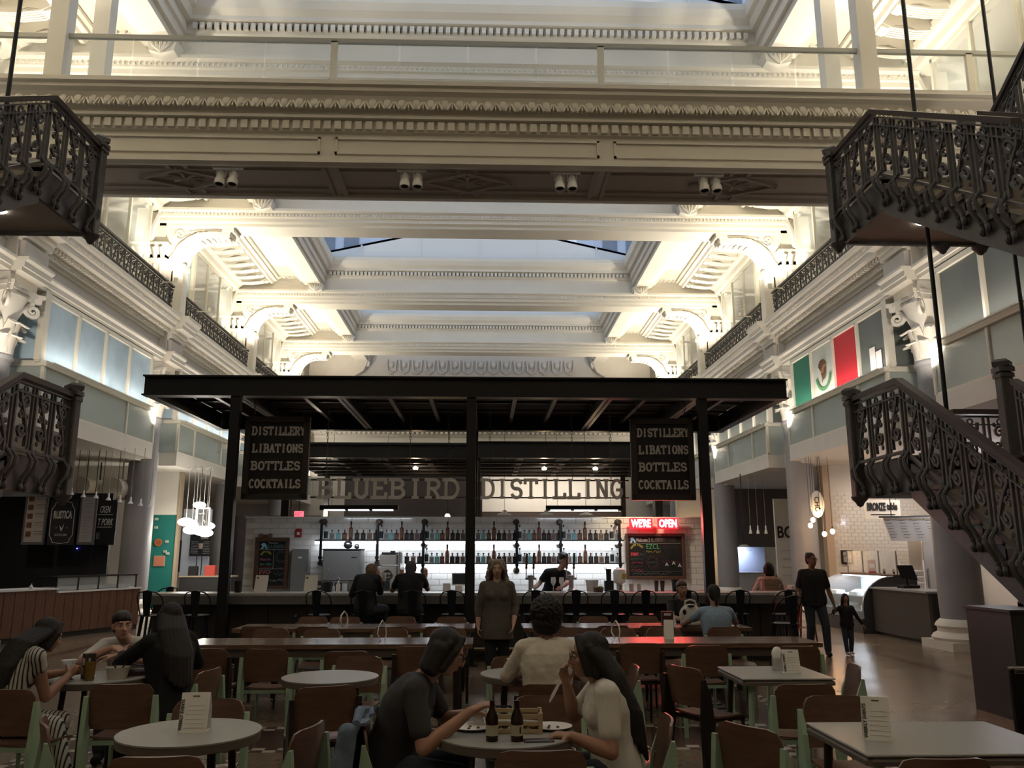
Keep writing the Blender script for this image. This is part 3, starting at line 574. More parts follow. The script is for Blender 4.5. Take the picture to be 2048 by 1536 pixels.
def newel(t, x, y, zl, h=0.90, drop=0.34):
    g = G().bev(-0.065, 0.065, -0.065, 0.065, -drop, h - 0.14, 0.012); g.bev(-0.078, 0.078, -0.078, 0.078, h - 0.20, h - 0.15, 0.01)
    n = put('newel', g.mesh('newel', iron2, False), t, (x, y, zl))
    G().bev(-0.085, 0.085, -0.085, 0.085, h - 0.14, h - 0.08, 0.012).lathe([(0.11, h - 0.08), (0.115, h - 0.03), (0.07, h)], 4).obj('newel_cap', iron2, n, smooth=False)
    G().lathe([(0.0, -drop - 0.12), (0.035, -drop - 0.10), (0.05, -drop - 0.07), (0.09, -drop - 0.03), (0.10, -drop)], 8).obj('drop_finial', iron2, n)
def rail_level(t, a, b, zl, outx):                          # a,b: (x,y) ends
    A = Vector((*a, zl)); Bv = Vector((*b, zl)); d = Bv - A; L = d.length; rz = math.atan2(d.y, d.x)
    G().box(0, L, -0.045, 0.045, 0.73, 0.79).obj('handrail', hr_m, t, tuple(A), (0, 0, rz), False)
    for za, zb in ((0.69, 0.705), (0.60, 0.615), (0.02, 0.05)): G().box(0, L, -0.02, 0.02, za, zb).obj('rail_bar', iron2, t, tuple(A), (0, 0, rz), False)
    n = max(1, round(L / 0.33))
    for k in range(n): p = A + d * (k / n); put('scroll_panel', stair_lvl, t, (p.x, p.y, zl + 0.04), (0, 0, rz)); put('s_baluster', sb_me, t, (p.x, p.y, zl + 0.02), (0, 0, rz), (1, outx, 1))
def flight(t, s, u0, u1, y0, z0, n, down=True, rails=(True, True)):
    """runs towards the camera (-y) from (y0,z0)"""
    sg = -1 if down else 1; L = n * TR
    for k in range(n):
        z = z0 + sg * RS * (k + 1) if down else z0 + RS * (k + 1); ya = y0 - k * TR
        mir(G().box(u0, u1, ya - TR - 0.02, ya, z - 0.04, z), s).obj('tread', tread_m, t, smooth=False)
        zr = z if down else z - RS
        mir(G().box(u0 + 0.03, u1 - 0.03, (ya - 0.02) if down else ya, ya + 0.005, z - (0.0 if down else RS), z + (RS if down else 0) - 0.04), s).obj('riser', sof_m, t, smooth=False)
    for u, rl in ((u0, rails[0]), (u1, rails[1])):
        pts = [(y0 + 0.02, z0 - 0.42), (y0 + 0.02, z0 - 0.06), (y0 - L, z0 - 0.06 + sg * RS * n), (y0 - L, z0 - 0.42 + sg * RS * n)]
        mir(G().ext(pts, 'x', u + (0.03 if u == u0 else -0.06), u + (0.06 if u == u0 else -0.03)), s).obj('stringer', iron2, t, smooth=False)
        if not rl: continue
        for z1, z2, hw, m, nm in ((0.73, 0.79, 0.045, hr_m, 'handrail'), (0.69, 0.705, 0.02, iron2, 'rail_bar'), (0.60, 0.615, 0.02, iron2, 'rail_bar'), (0.02, 0.05, 0.022, iron2, 'rail_bar')):
            mir(G().ext([(y0, z0 + z1), (y0, z0 + z2), (y0 - L, z0 + z2 + sg * RS * n), (y0 - L, z0 + z1 + sg * RS * n)], 'x', u - hw, u + hw), s).obj(nm, m, t, smooth=False)
        m = round(L / 0.33)
        for k in range(m):
            y = y0 - k * L / m; z = z0 + sg * SL * k * L / m
            put('scroll_panel', stair_slp if down else stair_slu, t, (XC + s * u, y, z + 0.04), (0, 0, -PI / 2)); put('s_baluster', sb_me, t, (XC + s * u, y, z + 0.02), (0, 0, -PI / 2), (1, s if u == u0 else -s, 1))
for s in (-1, 1):
    t = thing('iron_staircase', 'dark cast iron scrollwork staircase with hanging landings ' + ('in front of the chicken-and-pork stall' if s < 0 else 'in front of the deli counter'), 'staircase')
    for zl in (2.62, 5.62):
        mir(G().box(4.45, 7.2, 8.15, 9.22, zl - 0.06, zl), s).obj('landing_floor', tread_m, t, smooth=False)
        mir(G().box(4.47, 7.2, 8.2, 9.2, zl - 0.32, zl - 0.30), s).obj('landing_soffit', sof_m, t, smooth=False)
        g = G().box(4.43, 4.47, 8.15, 9.25, zl - 0.36, zl).box(4.43, 7.2, 9.2, 9.25, zl - 0.36, zl).box(4.43, 7.2, 8.13, 8.17, zl - 0.36, zl - 0.02)
        mir(g, s).obj('landing_fascia', iron2, t, smooth=False)
        newel(t, XC + s * 4.4, 9.25, zl); newel(t, XC + s * 5.66, 9.25 if zl > 5 else 8.4, zl, 1.25 if zl > 5 else 1.05)
        rail_level(t, (XC + s * 4.4, 9.25), (XC + s * 4.4, 8.15), zl, s)
        dl = G().lathe([(0.0, -0.335), (0.075, -0.335), (0.085, -0.33), (0.085, -0.318)], 14, (XC + s * 5.1, 8.6, zl)).obj('downlight', spotw, t)
        lamp('landing_downlight', 'SPOT', (XC + s * 5.1, 8.6, zl - 0.36), 5 if zl > 4 else 4, (1, 0.9, 0.75), 0.07, (XC + s * 5.1, 8.6, 0), 110)
    flight(t, s, 4.4, 5.6, 8.15, 2.62, 15)
    flight(t, s, 4.4, 5.6, 8.15, 5.62, 8, rails=(True, True))
    flight(t, s, 6.1, 7.2, 9.2, 5.6, 9, down=False, rails=(True, False))
    newel(t, XC + s * 6.1, 9.22, 5.6, 1.35)
    mir(G().box(5.7, 7.3, 9.22, 9.30, 2.52, 2.62), s).obj('hanger_beam', black, t, smooth=False)
    rail_level(t, (XC + s * 5.75, 9.6), (XC + s * 7.2, 9.6), 2.55, s)
    for u, y, z in ((4.78, 8.0, 2.5), (6.36, 9.0, 2.5)): mir(G().cyl((u, y, z), (u, y, 12.1), 0.022, n=8), s).obj('hanger_rod', black, t)
    for u, y in ((4.78, 8.0), (6.36, 9.0)):
        for zl in (2.2, 5.24): mir(G().box(u - 0.07, u + 0.07, y - 0.07, y + 0.07, zl - 0.08, zl), s).obj('hanger_plate', black, t, smooth=False)
for o in COL.objects:
    if o.name.startswith('iron_staircase'): o.location.x = 0.08
# ---- footbridge across the hall
bt = thing('footbridge', 'cream panelled footbridge with glass railing spanning the hall', 'bridge')
FP = [(11.0, 7.79), (10.0, 7.79), (10.0, 7.73), (10.04, 7.71), (10.04, 7.66), (10.10, 7.62), (10.20, 7.42), (10.20, 7.38), (10.16, 7.37), (10.16, 7.33), (10.24, 7.32), (10.24, 7.17), (10.28, 7.15), (10.28, 6.80), (10.22, 6.78), (10.22, 6.72), (10.30, 6.70), (10.34, 6.70), (10.34, 6.78), (11.0, 6.78)]
G().ext(FP, 'x', XC - 9, XC + 9).obj('front_fascia', cream, bt, smooth=False)
BP = [(11.0, 7.79), (11.85, 7.79), (11.85, 7.70), (11.55, 7.4), (11.5, 6.75), (11.4, 6.72), (11.33, 6.72), (11.33, 6.78), (11.0, 6.78)]
G().ext(BP, 'x', XC - 9, XC + 9).obj('back_fascia', cream, bt, smooth=False)
egg = G(); egg.ell((0, 0, 0), 0.062, 0.05, 0.095, n=8, h=6); egg.tube([(-0.085, 0.02, 0.10), (-0.078, -0.02, 0.0), (-0.03, 0.0, -0.10)], 0.016, 4); egg.tube([(0.085, 0.02, 0.10), (0.078, -0.02, 0.0), (0.03, 0.0, -0.10)], 0.016, 4); egg.box(-0.008 + 0.095, 0.008 + 0.095, -0.02, 0.02, -0.1, 0.06)
egg_me = egg.mesh('egg_ornament', cream); den_me = G().box(-0.045, 0.045, -0.045, 0.0, 0, 0.115).mesh('dentil', cream, False)
n = 84
for k in range(n): put('egg_ornament', egg_me, bt, (XC - 8.1 + 16.2 * (k + 0.5) / n, 10.135, 7.52), (R(-24), 0, 0))
n = 118
for k in range(n): put('dentil', den_me, bt, (XC - 8.1 + 16.2 * (k + 0.5) / n, 10.24, 7.19))
for a, b in ((-8.6, -5.75), (-5.45, -1.95), (-1.75, 1.78), (1.98, 5.5), (5.8, 8.6)):
    g = G()
    for z in (6.86, 7.07): g.box(XC + a, XC + b, 10.255, 10.28, z, z + 0.03)
    for x in (a, b - 0.03): g.box(XC + x, XC + x + 0.03, 10.255, 10.28, 6.86, 7.10)
    g.obj('panel_moulding', cream, bt, smooth=False)
sof2 = mat('bridge_soffit_shaded_cream', (0.42, 0.37, 0.32), 0.7)  # same cream as the fascias, with the underside's warm shade put into the colour
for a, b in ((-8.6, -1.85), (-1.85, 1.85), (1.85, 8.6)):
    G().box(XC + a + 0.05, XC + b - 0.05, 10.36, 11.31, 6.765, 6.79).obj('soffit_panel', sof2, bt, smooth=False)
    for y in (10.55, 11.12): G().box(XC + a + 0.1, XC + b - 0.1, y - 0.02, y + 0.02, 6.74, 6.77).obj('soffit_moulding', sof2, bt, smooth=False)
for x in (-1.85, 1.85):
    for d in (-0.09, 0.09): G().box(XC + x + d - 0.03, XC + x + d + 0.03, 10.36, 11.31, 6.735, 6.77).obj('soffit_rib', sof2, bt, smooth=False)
for x in (-3.9, 0, 3.75):
    g = G(); Rr = 0.30
    for k in range(4):
        a0 = k * PI / 2; p = [(XC + x + 0.62 * math.cos(a0), 10.835 + Rr * math.sin(a0)), (XC + x + 0.62 * math.cos(a0 + PI / 2), 10.835 + Rr * math.sin(a0 + PI / 2))]
        g.tube([(p[0][0], p[0][1], 6.75), (p[1][0], p[1][1], 6.75)], 0.035, 4)
    for k in range(8): a = k * PI / 4; g.cap((XC + x, 10.835, 6.755), 0.03, (XC + x + 0.25 * math.cos(a), 10.835 + 0.15 * math.sin(a), 6.755), 0.02, 5)
    for d in (-0.12, 0.12): g.box(XC + x + d - 0.03, XC + x + d + 0.03, 10.36, 10.52, 6.74, 6.77).box(XC + x + d - 0.03, XC + x + d + 0.03, 11.15, 11.31, 6.74, 6.77)
    g.obj('soffit_rosette', sof2, bt)
hg = mat('bridge_rail_metal', (0.42, 0.42, 0.38), 0.4)
for y, mm in ((10.42, 1), (11.55, 0)):
    G().box(XC - 9, XC + 9, y - 0.03, y + 0.03, 8.60, 8.66).obj('handrail', hg, bt, smooth=False)
    G().box(XC - 9, XC + 9, y - 0.03, y + 0.03, 7.79, 7.86).obj('rail_shoe', cream2, bt, smooth=False)
    for x in (-1.85, 1.85, 7.1, -7.1): G().box(XC + x - 0.045, XC + x + 0.045, y - 0.03, y + 0.03, 7.79, 8.62).obj('rail_post', cream2, bt, smooth=False)
    for x in (-5.6, 5.62): G().box(XC + x - 0.12, XC + x + 0.12, y - 0.10, y + 0.12, 7.79, 12.1).obj('tall_post', cream, bt, smooth=False)
    xs = [-8.9, -7.1, -5.55, -4.6, -3.7, -2.8, -1.85, -0.95, 0, 0.95, 1.85, 2.8, 3.7, 4.6, 5.55, 7.1, 8.9]
    for a, b in zip(xs, xs[1:]): G().box(XC + a + 0.012, XC + b - 0.012, y - 0.006, y + 0.006, 7.86, 8.60).obj('pane', glass if mm else glass, bt, smooth=False)
# ---- pairs of white spotlights under the bridge
hd = G().lathe([(0.0, 0.10), (0.03, 0.10), (0.05, 0.06), (0.052, -0.03), (0.066, -0.04), (0.07, -0.13), (0.06, -0.13), (0.055, -0.09), (0.0, -0.09)], 14).mesh('lamp_head', white)
lens_me = G().lathe([(0.0, -0.10), (0.054, -0.10), (0.054, -0.095), (0.0, -0.095)], 12).mesh('lens', blackmat)
for i, x in enumerate((-3.47, -1.02, 1.06, 3.02)):
    lab = ['pair of white spotlights under the bridge nearest the chicken-and-pork stall', 'pair of white spotlights under the bridge, second from the stall side', 'pair of white spotlights under the bridge, second from the deli side', 'pair of white spotlights under the bridge nearest the deli counter'][i]
    t = thing('spotlight_pair', lab, 'spotlight', (x, 10.42, 6.77), 0, 'spotlights under the bridge')
    G().box(-0.2, 0.2, -0.025, 0.025, -0.07, 0.01).obj('track', white, t, smooth=False)
    for d in (-0.085, 0.085):
        G().tube([(d - 0.05, 0, -0.2), (d - 0.062, 0, -0.17), (d - 0.06, 0, -0.06), (d + 0.06, 0, -0.06), (d + 0.062, 0, -0.17), (d + 0.05, 0, -0.2)], 0.006, 4).obj('yoke', white, t)
        h = put('lamp_head', hd, t, (d, -0.02, -0.20), (R(-14), 0, 0)); put('lens', lens_me, h)
# ============================================================ BAR, CANOPY, SIGNS
CM = cam.rotation_euler.to_matrix()
def ray(px, py): return CM @ Vector(((px - 1024) / 1660, -(py - 768) / 1660, -1))
def atY(px, py, Y): d = ray(px, py); return Vector((0, 0, 1.65)) + d * (Y / d.y)
def atZ(px, py, Z): d = ray(px, py); return Vector((0, 0, 1.65)) + d * ((Z - 1.65) / d.z)
cn = thing('bar_canopy', 'black steel canopy on posts over the distillery bar', 'canopy')
def ibeam_x(g, x0, x1, y, z0, z1, w=0.10):
    g.box(x0, x1, y - 0.012, y + 0.012, z0, z1).box(x0, x1, y - w, y + w, z1 - 0.025, z1).box(x0, x1, y - w, y + w, z0, z0 + 0.025); return g
def ibeam_y(g, y0, y1, x, z0, z1, w=0.07):
    g.box(x - 0.01, x + 0.01, y0, y1, z0, z1).box(x - w, x + w, y0, y1, z1 - 0.02, z1).box(x - w, x + w, y0, y1, z0, z0 + 0.02); return g
ibeam_x(G(), -5.42, 4.88, 13.1, 4.10, 4.43).obj('front_beam', black, cn, smooth=False)
ibeam_x(G(), -5.42, 4.88, 16.75, 4.10, 4.43).obj('back_beam', black, cn, smooth=False)
for x in (-5.33, -3.96, -2.35, -0.23, 2.0, 3.48, 4.79): ibeam_y(G(), 13.2, 16.65, x, 4.12 if abs(x + .27) < 5 else 4.10, 4.40).obj('joist', black, cn, smooth=False)
jm = mat('dark_joist_steel', (0.03, 0.03, 0.032), 0.35, metal=0.3)
for x in (-4.6, -3.1, -1.65, -0.95, 0.5, 1.2, 2.75, 4.1): G().box(x - 0.035, x + 0.035, 13.2, 16.65, 4.26, 4.36).obj('purlin', jm, cn, smooth=False)
for y in (14.0, 14.9, 15.8): G().box(-5.3, 4.76, y - 0.02, y + 0.02, 4.34, 4.38).obj('cross_bar', jm, cn, smooth=False)
for k in range(9): G().box(-5.3, 4.76, 13.14 + k * 0.4, 13.14 + k * 0.4 + 0.388, 4.43, 4.455).obj('deck_board', blackmat, cn, smooth=False)
for x in (-3.96, -0.23, 3.48):
    for y in (13.1, 16.75): G().box(x - 0.075, x + 0.075, y - 0.06, y + 0.06, 0, 4.11).box(x - 0.13, x + 0.13, y - 0.12, y + 0.12, 0, 0.02).obj('post', black, cn, smooth=False)
# ---- second canopy further back
c2 = thing('market_canopy', 'second black steel canopy behind the distillery bar with warm lamps', 'canopy')
ibeam_x(G(), -5.2, -0.28, 21.0, 4.02, 4.38).obj('front_beam', black, c2, smooth=False); ibeam_x(G(), -0.2, 4.6, 20.9, 4.02, 4.44).obj('front_beam', black, c2, smooth=False)
ibeam_x(G(), -5.2, 4.6, 26.0, 4.02, 4.38).obj('back_beam', black, c2, smooth=False)
for k in range(9): x = -5.1 + k * 1.2; ibeam_y(G(), 21, 26, x, 4.05, 4.3).obj('joist', jm, c2, smooth=False)
for y in (22, 23, 24, 25): G().box(-5.1, 4.5, y - 0.03, y + 0.03, 4.0, 4.05).obj('cross_bar', jm, c2, smooth=False)
G().box(-5.2, 4.6, 21, 26.1, 4.38, 4.42).obj('deck', blackmat, c2, smooth=False)
for x in (-4.9, -0.2, 4.3):
    for y in (21.0, 26.0): G().box(x - 0.07, x + 0.07, y - 0.07, y + 0.07, 0, 4.05).obj('post', black, c2, smooth=False)
for x in (-1.9, 1.6, 3.0):
    l = G().lathe([(0.0, 0), (0.06, 0.0), (0.07, 0.05), (0.0, 0.09)], 10, (x, 22.6, 3.9)).obj('ceiling_lamp', spotw, c2); lamp('canopy_lamp', 'POINT', (x, 22.6, 3.8), 16, (1, 0.66, 0.36), 0.06)
# ---- bar counter
bc = thing('bar_counter', 'long dark bar counter with grey stone top along the distillery', 'bar counter')
G().box(-5.25, 4.98, 13.42, 14.08, 1.015, 1.05).obj('counter_top', stone, bc, smooth=False)
edge_m = mat('counter_edge_zinc', (0.16, 0.155, 0.15), 0.4, metal=0.4, noise=0.1, nscale=5)
G().box(-5.25, 4.98, 13.40, 13.45, 0.89, 1.012).box(-5.25, 4.98, 13.39, 13.46, 0.885, 0.905).obj('counter_edge', edge_m, bc, smooth=False)
for k in range(17): x = -5.2 + k * 0.6; G().box(x + 0.008, x + 0.592, 13.60, 13.63, 0.1, 0.89).obj('front_board', darkface, bc, smooth=False)
G().box(-5.2, 4.95, 13.63, 14.0, 0.0, 0.89).obj('counter_body', darkface, bc, smooth=False)
G().cyl((-5.2, 13.48, 0.2), (4.95, 13.48, 0.2), 0.025, n=8).obj('foot_rail', brass, bc)
for k in range(6): x = -4.7 + k * 1.75; G().cyl((x, 13.57, 0.72), (x, 13.50, 0.70), 0.012, n=6).obj('purse_hook', stain, bc)
# ---- tiled back wall with bar shelves
bw = struct('wall_bar')
G().box(-4.45, 4.16, 15.82, 15.98, 0, 2.31).obj('bar_wall_body', grout, bw, smooth=False)
G().box(-4.47, 4.18, 15.79, 16.0, 2.31, 2.335).obj('bar_wall_cap', white, bw, smooth=False)
tl_me = G().bev(0, 0.292, -0.012, 0, 0, 0.095, 0.003).mesh('tile', tile_w, False); rest = G(); cnt = 0
order = []
for r in range(22):
    for k in range(30):
        x = -4.44 + k * 0.30 - (0.15 if r % 2 else 0); z = 0.06 + r * 0.103
        if x + 0.05 < -4.45 or x > 4.10: continue
        if x < -4.45 or x + 0.292 > 4.16: rest.box(max(x, -4.445), min(x + 0.292, 4.155), 15.808, 15.82, z, z + 0.095); continue
        vis = (x < -2.9 and z > 1.1) or (1.15 > -z and -2.9 <= x and 1.08 < z < 1.45) or z > 2.12 or (x > 2.6 and z > 1.1)
        if vis and cnt < 298: put('tile', tl_me, bw, (x, 15.82, z)); cnt += 1
        else: rest.box(x, x + 0.292, 15.808, 15.82, z, z + 0.095)
o = rest.obj('tile_field', tile_w, bw, smooth=False); o['kind'] = 'stuff'
# back counter
bb = thing('back_bar_counter', 'low steel work counter along the tiled bar wall', 'counter')
G().box(-4.4, 4.1, 15.2, 15.78, 0.86, 0.9).obj('worktop', stain, bb, smooth=False)
for k in range(8): x = -4.4 + k * 1.0625; G().box(x + 0.01, x + 1.05, 15.25, 15.77, 0.05, 0.86).obj('cabinet_front', darkface, bb, smooth=False)
# shelves
pipe_px = [645, 757, 848, 940, 1033, 1120, 1237]; PX = [atY(p, 1080, 15.7).x for p in pipe_px]
sh = thing('bottle_shelf', 'long black pipe shelf with white light strips, upper of the two', 'shelf')
sh2 = thing('bottle_shelf', 'shorter black pipe shelf with white light strips, lower of the two', 'shelf')
ZU, ZL_ = 1.905, 1.487; xa, xb = atY(632, 1080, 15.65).x, atY(1246, 1080, 15.65).x; xl = atY(812, 1080, 15.65).x
for t, z, a in ((sh, ZU, xa), (sh2, ZL_, xl)):
    G().box(a, xb, 15.55, 15.80, z - 0.02, z).obj('shelf_board', black, t, smooth=False)
    G().box(a - 0.02, xb - 0.03, 15.66, 15.72, z - 0.075, z - 0.03).obj('light_strip', led, t, smooth=False)
    lamp('shelf_strip_light', 'AREA', ((a + xb) / 2, 15.66, z - 0.09), 2.6, COOL, xb - a, ((a + xb) / 2, 15.80, z - 0.5), sizey=0.05)
    lamp('shelf_back_light', 'AREA', ((a + xb) / 2, 15.77, z + 0.01), 0.8, COOL, xb - a, ((a + xb) / 2, 15.74, z + 0.5), sizey=0.03)
for i, x in enumerate(PX):
    lo = i >= 2
    for t, z0, z1 in ((sh, ZU - (0.42 if not lo else 0.09), 2.235), (sh2, ZL_ - 0.14, ZL_ + 0.33)):
        if t is sh2 and not lo: continue
        g = G().tube([(x, 15.80, z1), (x, 15.62, z1), (x, 15.56, z1 - 0.05), (x, 15.56, z0 + 0.05), (x, 15.60, z0), (x, 15.80, z0)], 0.026, 8) if t is sh else G().tube([(x, 15.56, z1), (x, 15.56, z0 + 0.05), (x, 15.60, z0), (x, 15.80, z0)], 0.026, 8)
        g.obj('pipe_bracket', black, t)
        for z in ((z1, z0) if t is sh else (z0,)): G().cyl((x, 15.795, z), (x, 15.81, z), 0.06, n=14).cyl((x, 15.55, z), (x, 15.60, z), 0.045, n=12).obj('pipe_fitting', mat('pipe_fitting_brown', (0.06, 0.04, 0.03), 0.4, metal=0.5), t)
        lm = G().cyl((x, 15.52, z0 + 0.1), (x, 15.60, z0 + 0.1), 0.035, n=10).obj('pipe_tee', black, t)
# bottles
clearb = mat('bottle_clear', (0.80, 0.85, 0.86), 0.08, alpha=0.55); tealb = mat('bottle_teal', (0.22, 0.46, 0.47), 0.12, alpha=0.9); amb = mat('bottle_dark_amber', (0.060, 0.026, 0.016), 0.12); amb2 = mat('bottle_amber', (0.16, 0.05, 0.02), 0.12)
lab_b = mat('bottle_label_black', (0.03, 0.035, 0.035), 0.7); lab_t = mat('bottle_label_brown', (0.17, 0.09, 0.06), 0.7); lab_g = mat('bottle_label_grey', (0.22, 0.18, 0.16), 0.7); corkm = mat('stopper_black', (0.02, 0.018, 0.016), 0.5)
def bottle_parts(kind, z):
    if kind == 'clear':
        b = G().lathe([(0.0, 0), (0.034, 0), (0.036, 0.01), (0.036, 0.165), (0.030, 0.19), (0.014, 0.205), (0.014, 0.235)], 14).mesh('glass', clearb); l = G().lathe([(0.0365, 0.03), (0.037, 0.03), (0.037, 0.155), (0.0365, 0.155)], 14).mesh('bottle_label', lab_b); c = G().lathe([(0.0, 0.235), (0.012, 0.235), (0.01, 0.25), (0.018, 0.255), (0.018, 0.27), (0.0, 0.275)], 10).mesh('stopper', corkm)
    elif kind == 'tall':
        b = G().lathe([(0.0, 0), (0.034, 0), (0.036, 0.01), (0.036, 0.19), (0.028, 0.22), (0.014, 0.235), (0.013, 0.30)], 14).mesh('glass', amb2); l = G().lathe([(0.0365, 0.04), (0.037, 0.04), (0.037, 0.18), (0.0365, 0.18)], 14).mesh('bottle_label', lab_t); c = G().lathe([(0.0, 0.27), (0.0165, 0.27), (0.0165, 0.335), (0.012, 0.34), (0.0, 0.34)], 10).mesh('stopper', corkm)
    else:
        m = {'teal': tealb, 'teal2': mat('bottle_pale_teal', (0.30, 0.40, 0.40), 0.12, alpha=0.9), 'brown': amb2, 'dark': amb, 'grey': lab_g}[kind]
        b = G().bev(-0.042, 0.042, -0.030, 0.030, 0.0, 0.125, 0.010).lathe([(0.025, 0.12), (0.014, 0.135), (0.014, 0.155)], 10).mesh('glass', m); l = G().box(-0.034, 0.034, -0.0315, -0.030, 0.02, 0.10).mesh('bottle_label', {'teal': tealb, 'teal2': lab_g, 'brown': lab_t, 'dark': lab_b, 'grey': lab_t}[kind], False)
        c = G().lathe([(0.0, 0.155), (0.011, 0.155), (0.011, 0.168), (0.020, 0.172), (0.020, 0.182), (0.0, 0.185)], 8).mesh('stopper', corkm)
    return b, l, c
BP_ = {k: bottle_parts(k, 0) for k in ('clear', 'tall', 'teal', 'teal2', 'brown', 'dark', 'grey')}
DESC = {'clear': 'slim clear bottle with black label', 'tall': 'tall amber whiskey bottle with brown label', 'teal': 'squat teal square bottle', 'teal2': 'squat grey-green square bottle', 'brown': 'squat red-brown square bottle', 'dark': 'squat near-black amber square bottle', 'grey': 'squat square bottle with grey-brown front'}
SEQ = ['clear', 'teal2', 'teal', 'brown', 'tall', 'dark', 'dark', 'grey', 'dark']
for z, nm, rng in ((ZU, 'upper', range(0, 6)), (ZL_, 'lower', range(1, 6))):
    for i in rng:
        a, b = PX[i], PX[i + 1]; seq = SEQ if b - a > 0.8 else [k for j, k in enumerate(SEQ) if not (i in (1,) and j == 3)]
        if i == 5: seq = SEQ + ['clear', 'teal2']
        if nm == 'lower' and i == 1: seq = ['dark', 'grey', 'dark']; a = PX[2] - 0.36
        n = len(seq)
        for j, k in enumerate(seq):
            x = a + (b - a) * (j + 0.62) / n if not (nm == 'lower' and i == 1) else a + 0.06 + j * 0.115
            t = thing('bottle', DESC[k] + ' on the ' + nm + ' bar shelf', 'bottle', (x, 15.625, z), 0, k + ' bottles, ' + nm + ' shelf')
            for nmx, me in zip(('glass', 'bottle_label', 'stopper'), BP_[k]): put(nmx, me, t)
# ---- hanging DISTILLERY signs
sign_face = mat('sign_black_board', (0.016, 0.015, 0.015), 0.7); sign_frame = mat('sign_dark_frame', (0.035, 0.028, 0.025), 0.6); sign_letter = mat('sign_grey_lettering', (0.55, 0.52, 0.49), 0.7)
WORDS = ['DISTILLERY', 'LIBATIONS', 'BOTTLES', 'COCKTAILS']
def chain(t, x, y, z0, z1):
    g = G(); z = z0; k = 0
    while z < z1:
        pts = [(x + (0.016 * math.cos(a) if k % 2 else 0), y + (0 if k % 2 else 0.016 * math.cos(a)), z + 0.03 + 0.034 * math.sin(a)) for a in [2 * PI * i / 8 for i in range(8)]]
        g.tube(pts, 0.005, 4, closed=True); z += 0.052; k += 1
    o = g.obj('chain', iron, t); o['kind'] = 'stuff'
for x0, tilt, lab in ((-3.405, 0.03, 'hanging black board lettered DISTILLERY LIBATIONS BOTTLES COCKTAILS above the tall chalkboard'), (2.92, -0.05, 'hanging black board lettered DISTILLERY LIBATIONS BOTTLES COCKTAILS, above the red neon sign')):
    t = thing('hanging_sign', lab, 'sign', (x0, 13.6, 2.53), tilt)
    G().box(-0.50, 0.50, -0.02, 0.05, 0.0, 1.31).obj('board', sign_face, t, smooth=False)
    for a, b, c, d in ((-0.52, 0.52, -0.02, 0.075), (-0.52, 0.52, 1.235, 1.33), (-0.52, -0.425, 0.0, 1.31), (0.425, 0.52, 0.0, 1.31)): G().box(a, b, -0.045, 0.06, c, d).obj('frame_piece', sign_frame, t, smooth=False)
    for i, wd in enumerate(WORDS):
        wdt = 0.86 if i == 0 else (0.83 if i in (1, 3) else 0.80); z = [1.03, 0.745, 0.46, 0.17][i]
        w = struct('word', t); w.location = (0.0 + (0.02 if i < 2 else 0), -0.028, z)
        for g, ox in slab(wd, wdt, 0.125, 0.026, 0.008): g.obj('letter', sign_letter, w, (ox, 0, 0), smooth=False)
    for x in (-0.4, 0.4): chain(t, x, 0.01, 1.33, 1.62)
# ---- BLUEBIRD DISTILLING letters on rails
lt_m = mat('sheet_metal_letter', (0.74, 0.72, 0.69), 0.6)
t = thing('letter_sign', 'hanging grey slab letters spelling BLUEBIRD DISTILLING over the bar', 'sign', (0, 14.2, 2.57))
for word, xa_, xb_ in (('BLUEBIRD', -2.86, -0.43), ('DISTILLING', -0.08, 2.36)):
    for g, ox in slab(word, xb_ - xa_, 0.30, 0.052, 0.03): g.obj('letter', lt_m, t, ((xa_ + xb_) / 2 + ox, 0, 0.018), smooth=False)
    for z in (0.02, 0.315): G().box(xa_ - 0.1, xb_ + 0.1, 0.02, 0.045, z - 0.012, z + 0.012).obj('mounting_rail', iron, t, smooth=False)
    for x in (xa_ + 0.15, (xa_ + xb_) / 2 + 0.35, xb_ - 0.2): chain(t, x, 0.03, 0.33, 1.55)
# ---- linear lamps over the bar
for x0, x1, lab in ((-2.84, -1.5, 'long black linear lamp hanging above the seated drinkers'), (1.05, 2.38, 'long black linear lamp hanging above the bartender')):
    t = thing('linear_lamp', lab, 'lamp', ((x0 + x1) / 2, 14.5, 2.40)); h = (x1 - x0) / 2
    G().cyl((-h, 0, 0.03), (h, 0, 0.03), 0.045, n=12).box(-h + 0.02, h - 0.02, -0.06, 0.06, 0.0, 0.02).obj('housing', black, t, smooth=False)
    for k in range(3): a = -h + 0.08 + k * (2 * h - 0.1) / 3; G().box(a, a + (2 * h - 0.3) / 3, -0.045, 0.045, -0.02, 0.0).obj('tube_light', led, t, smooth=False)
    for x in (-h + 0.2, h - 0.2): G().cyl((x, 0, 0.05), (x, 0, 1.70), 0.004, n=4).obj('suspension_cable', black, t)
    lamp('linear_lamp_light', 'AREA', ((x0 + x1) / 2, 14.5, 2.36), 7, COOL, x1 - x0, ((x0 + x1) / 2, 14.7, 0), sizey=0.08)
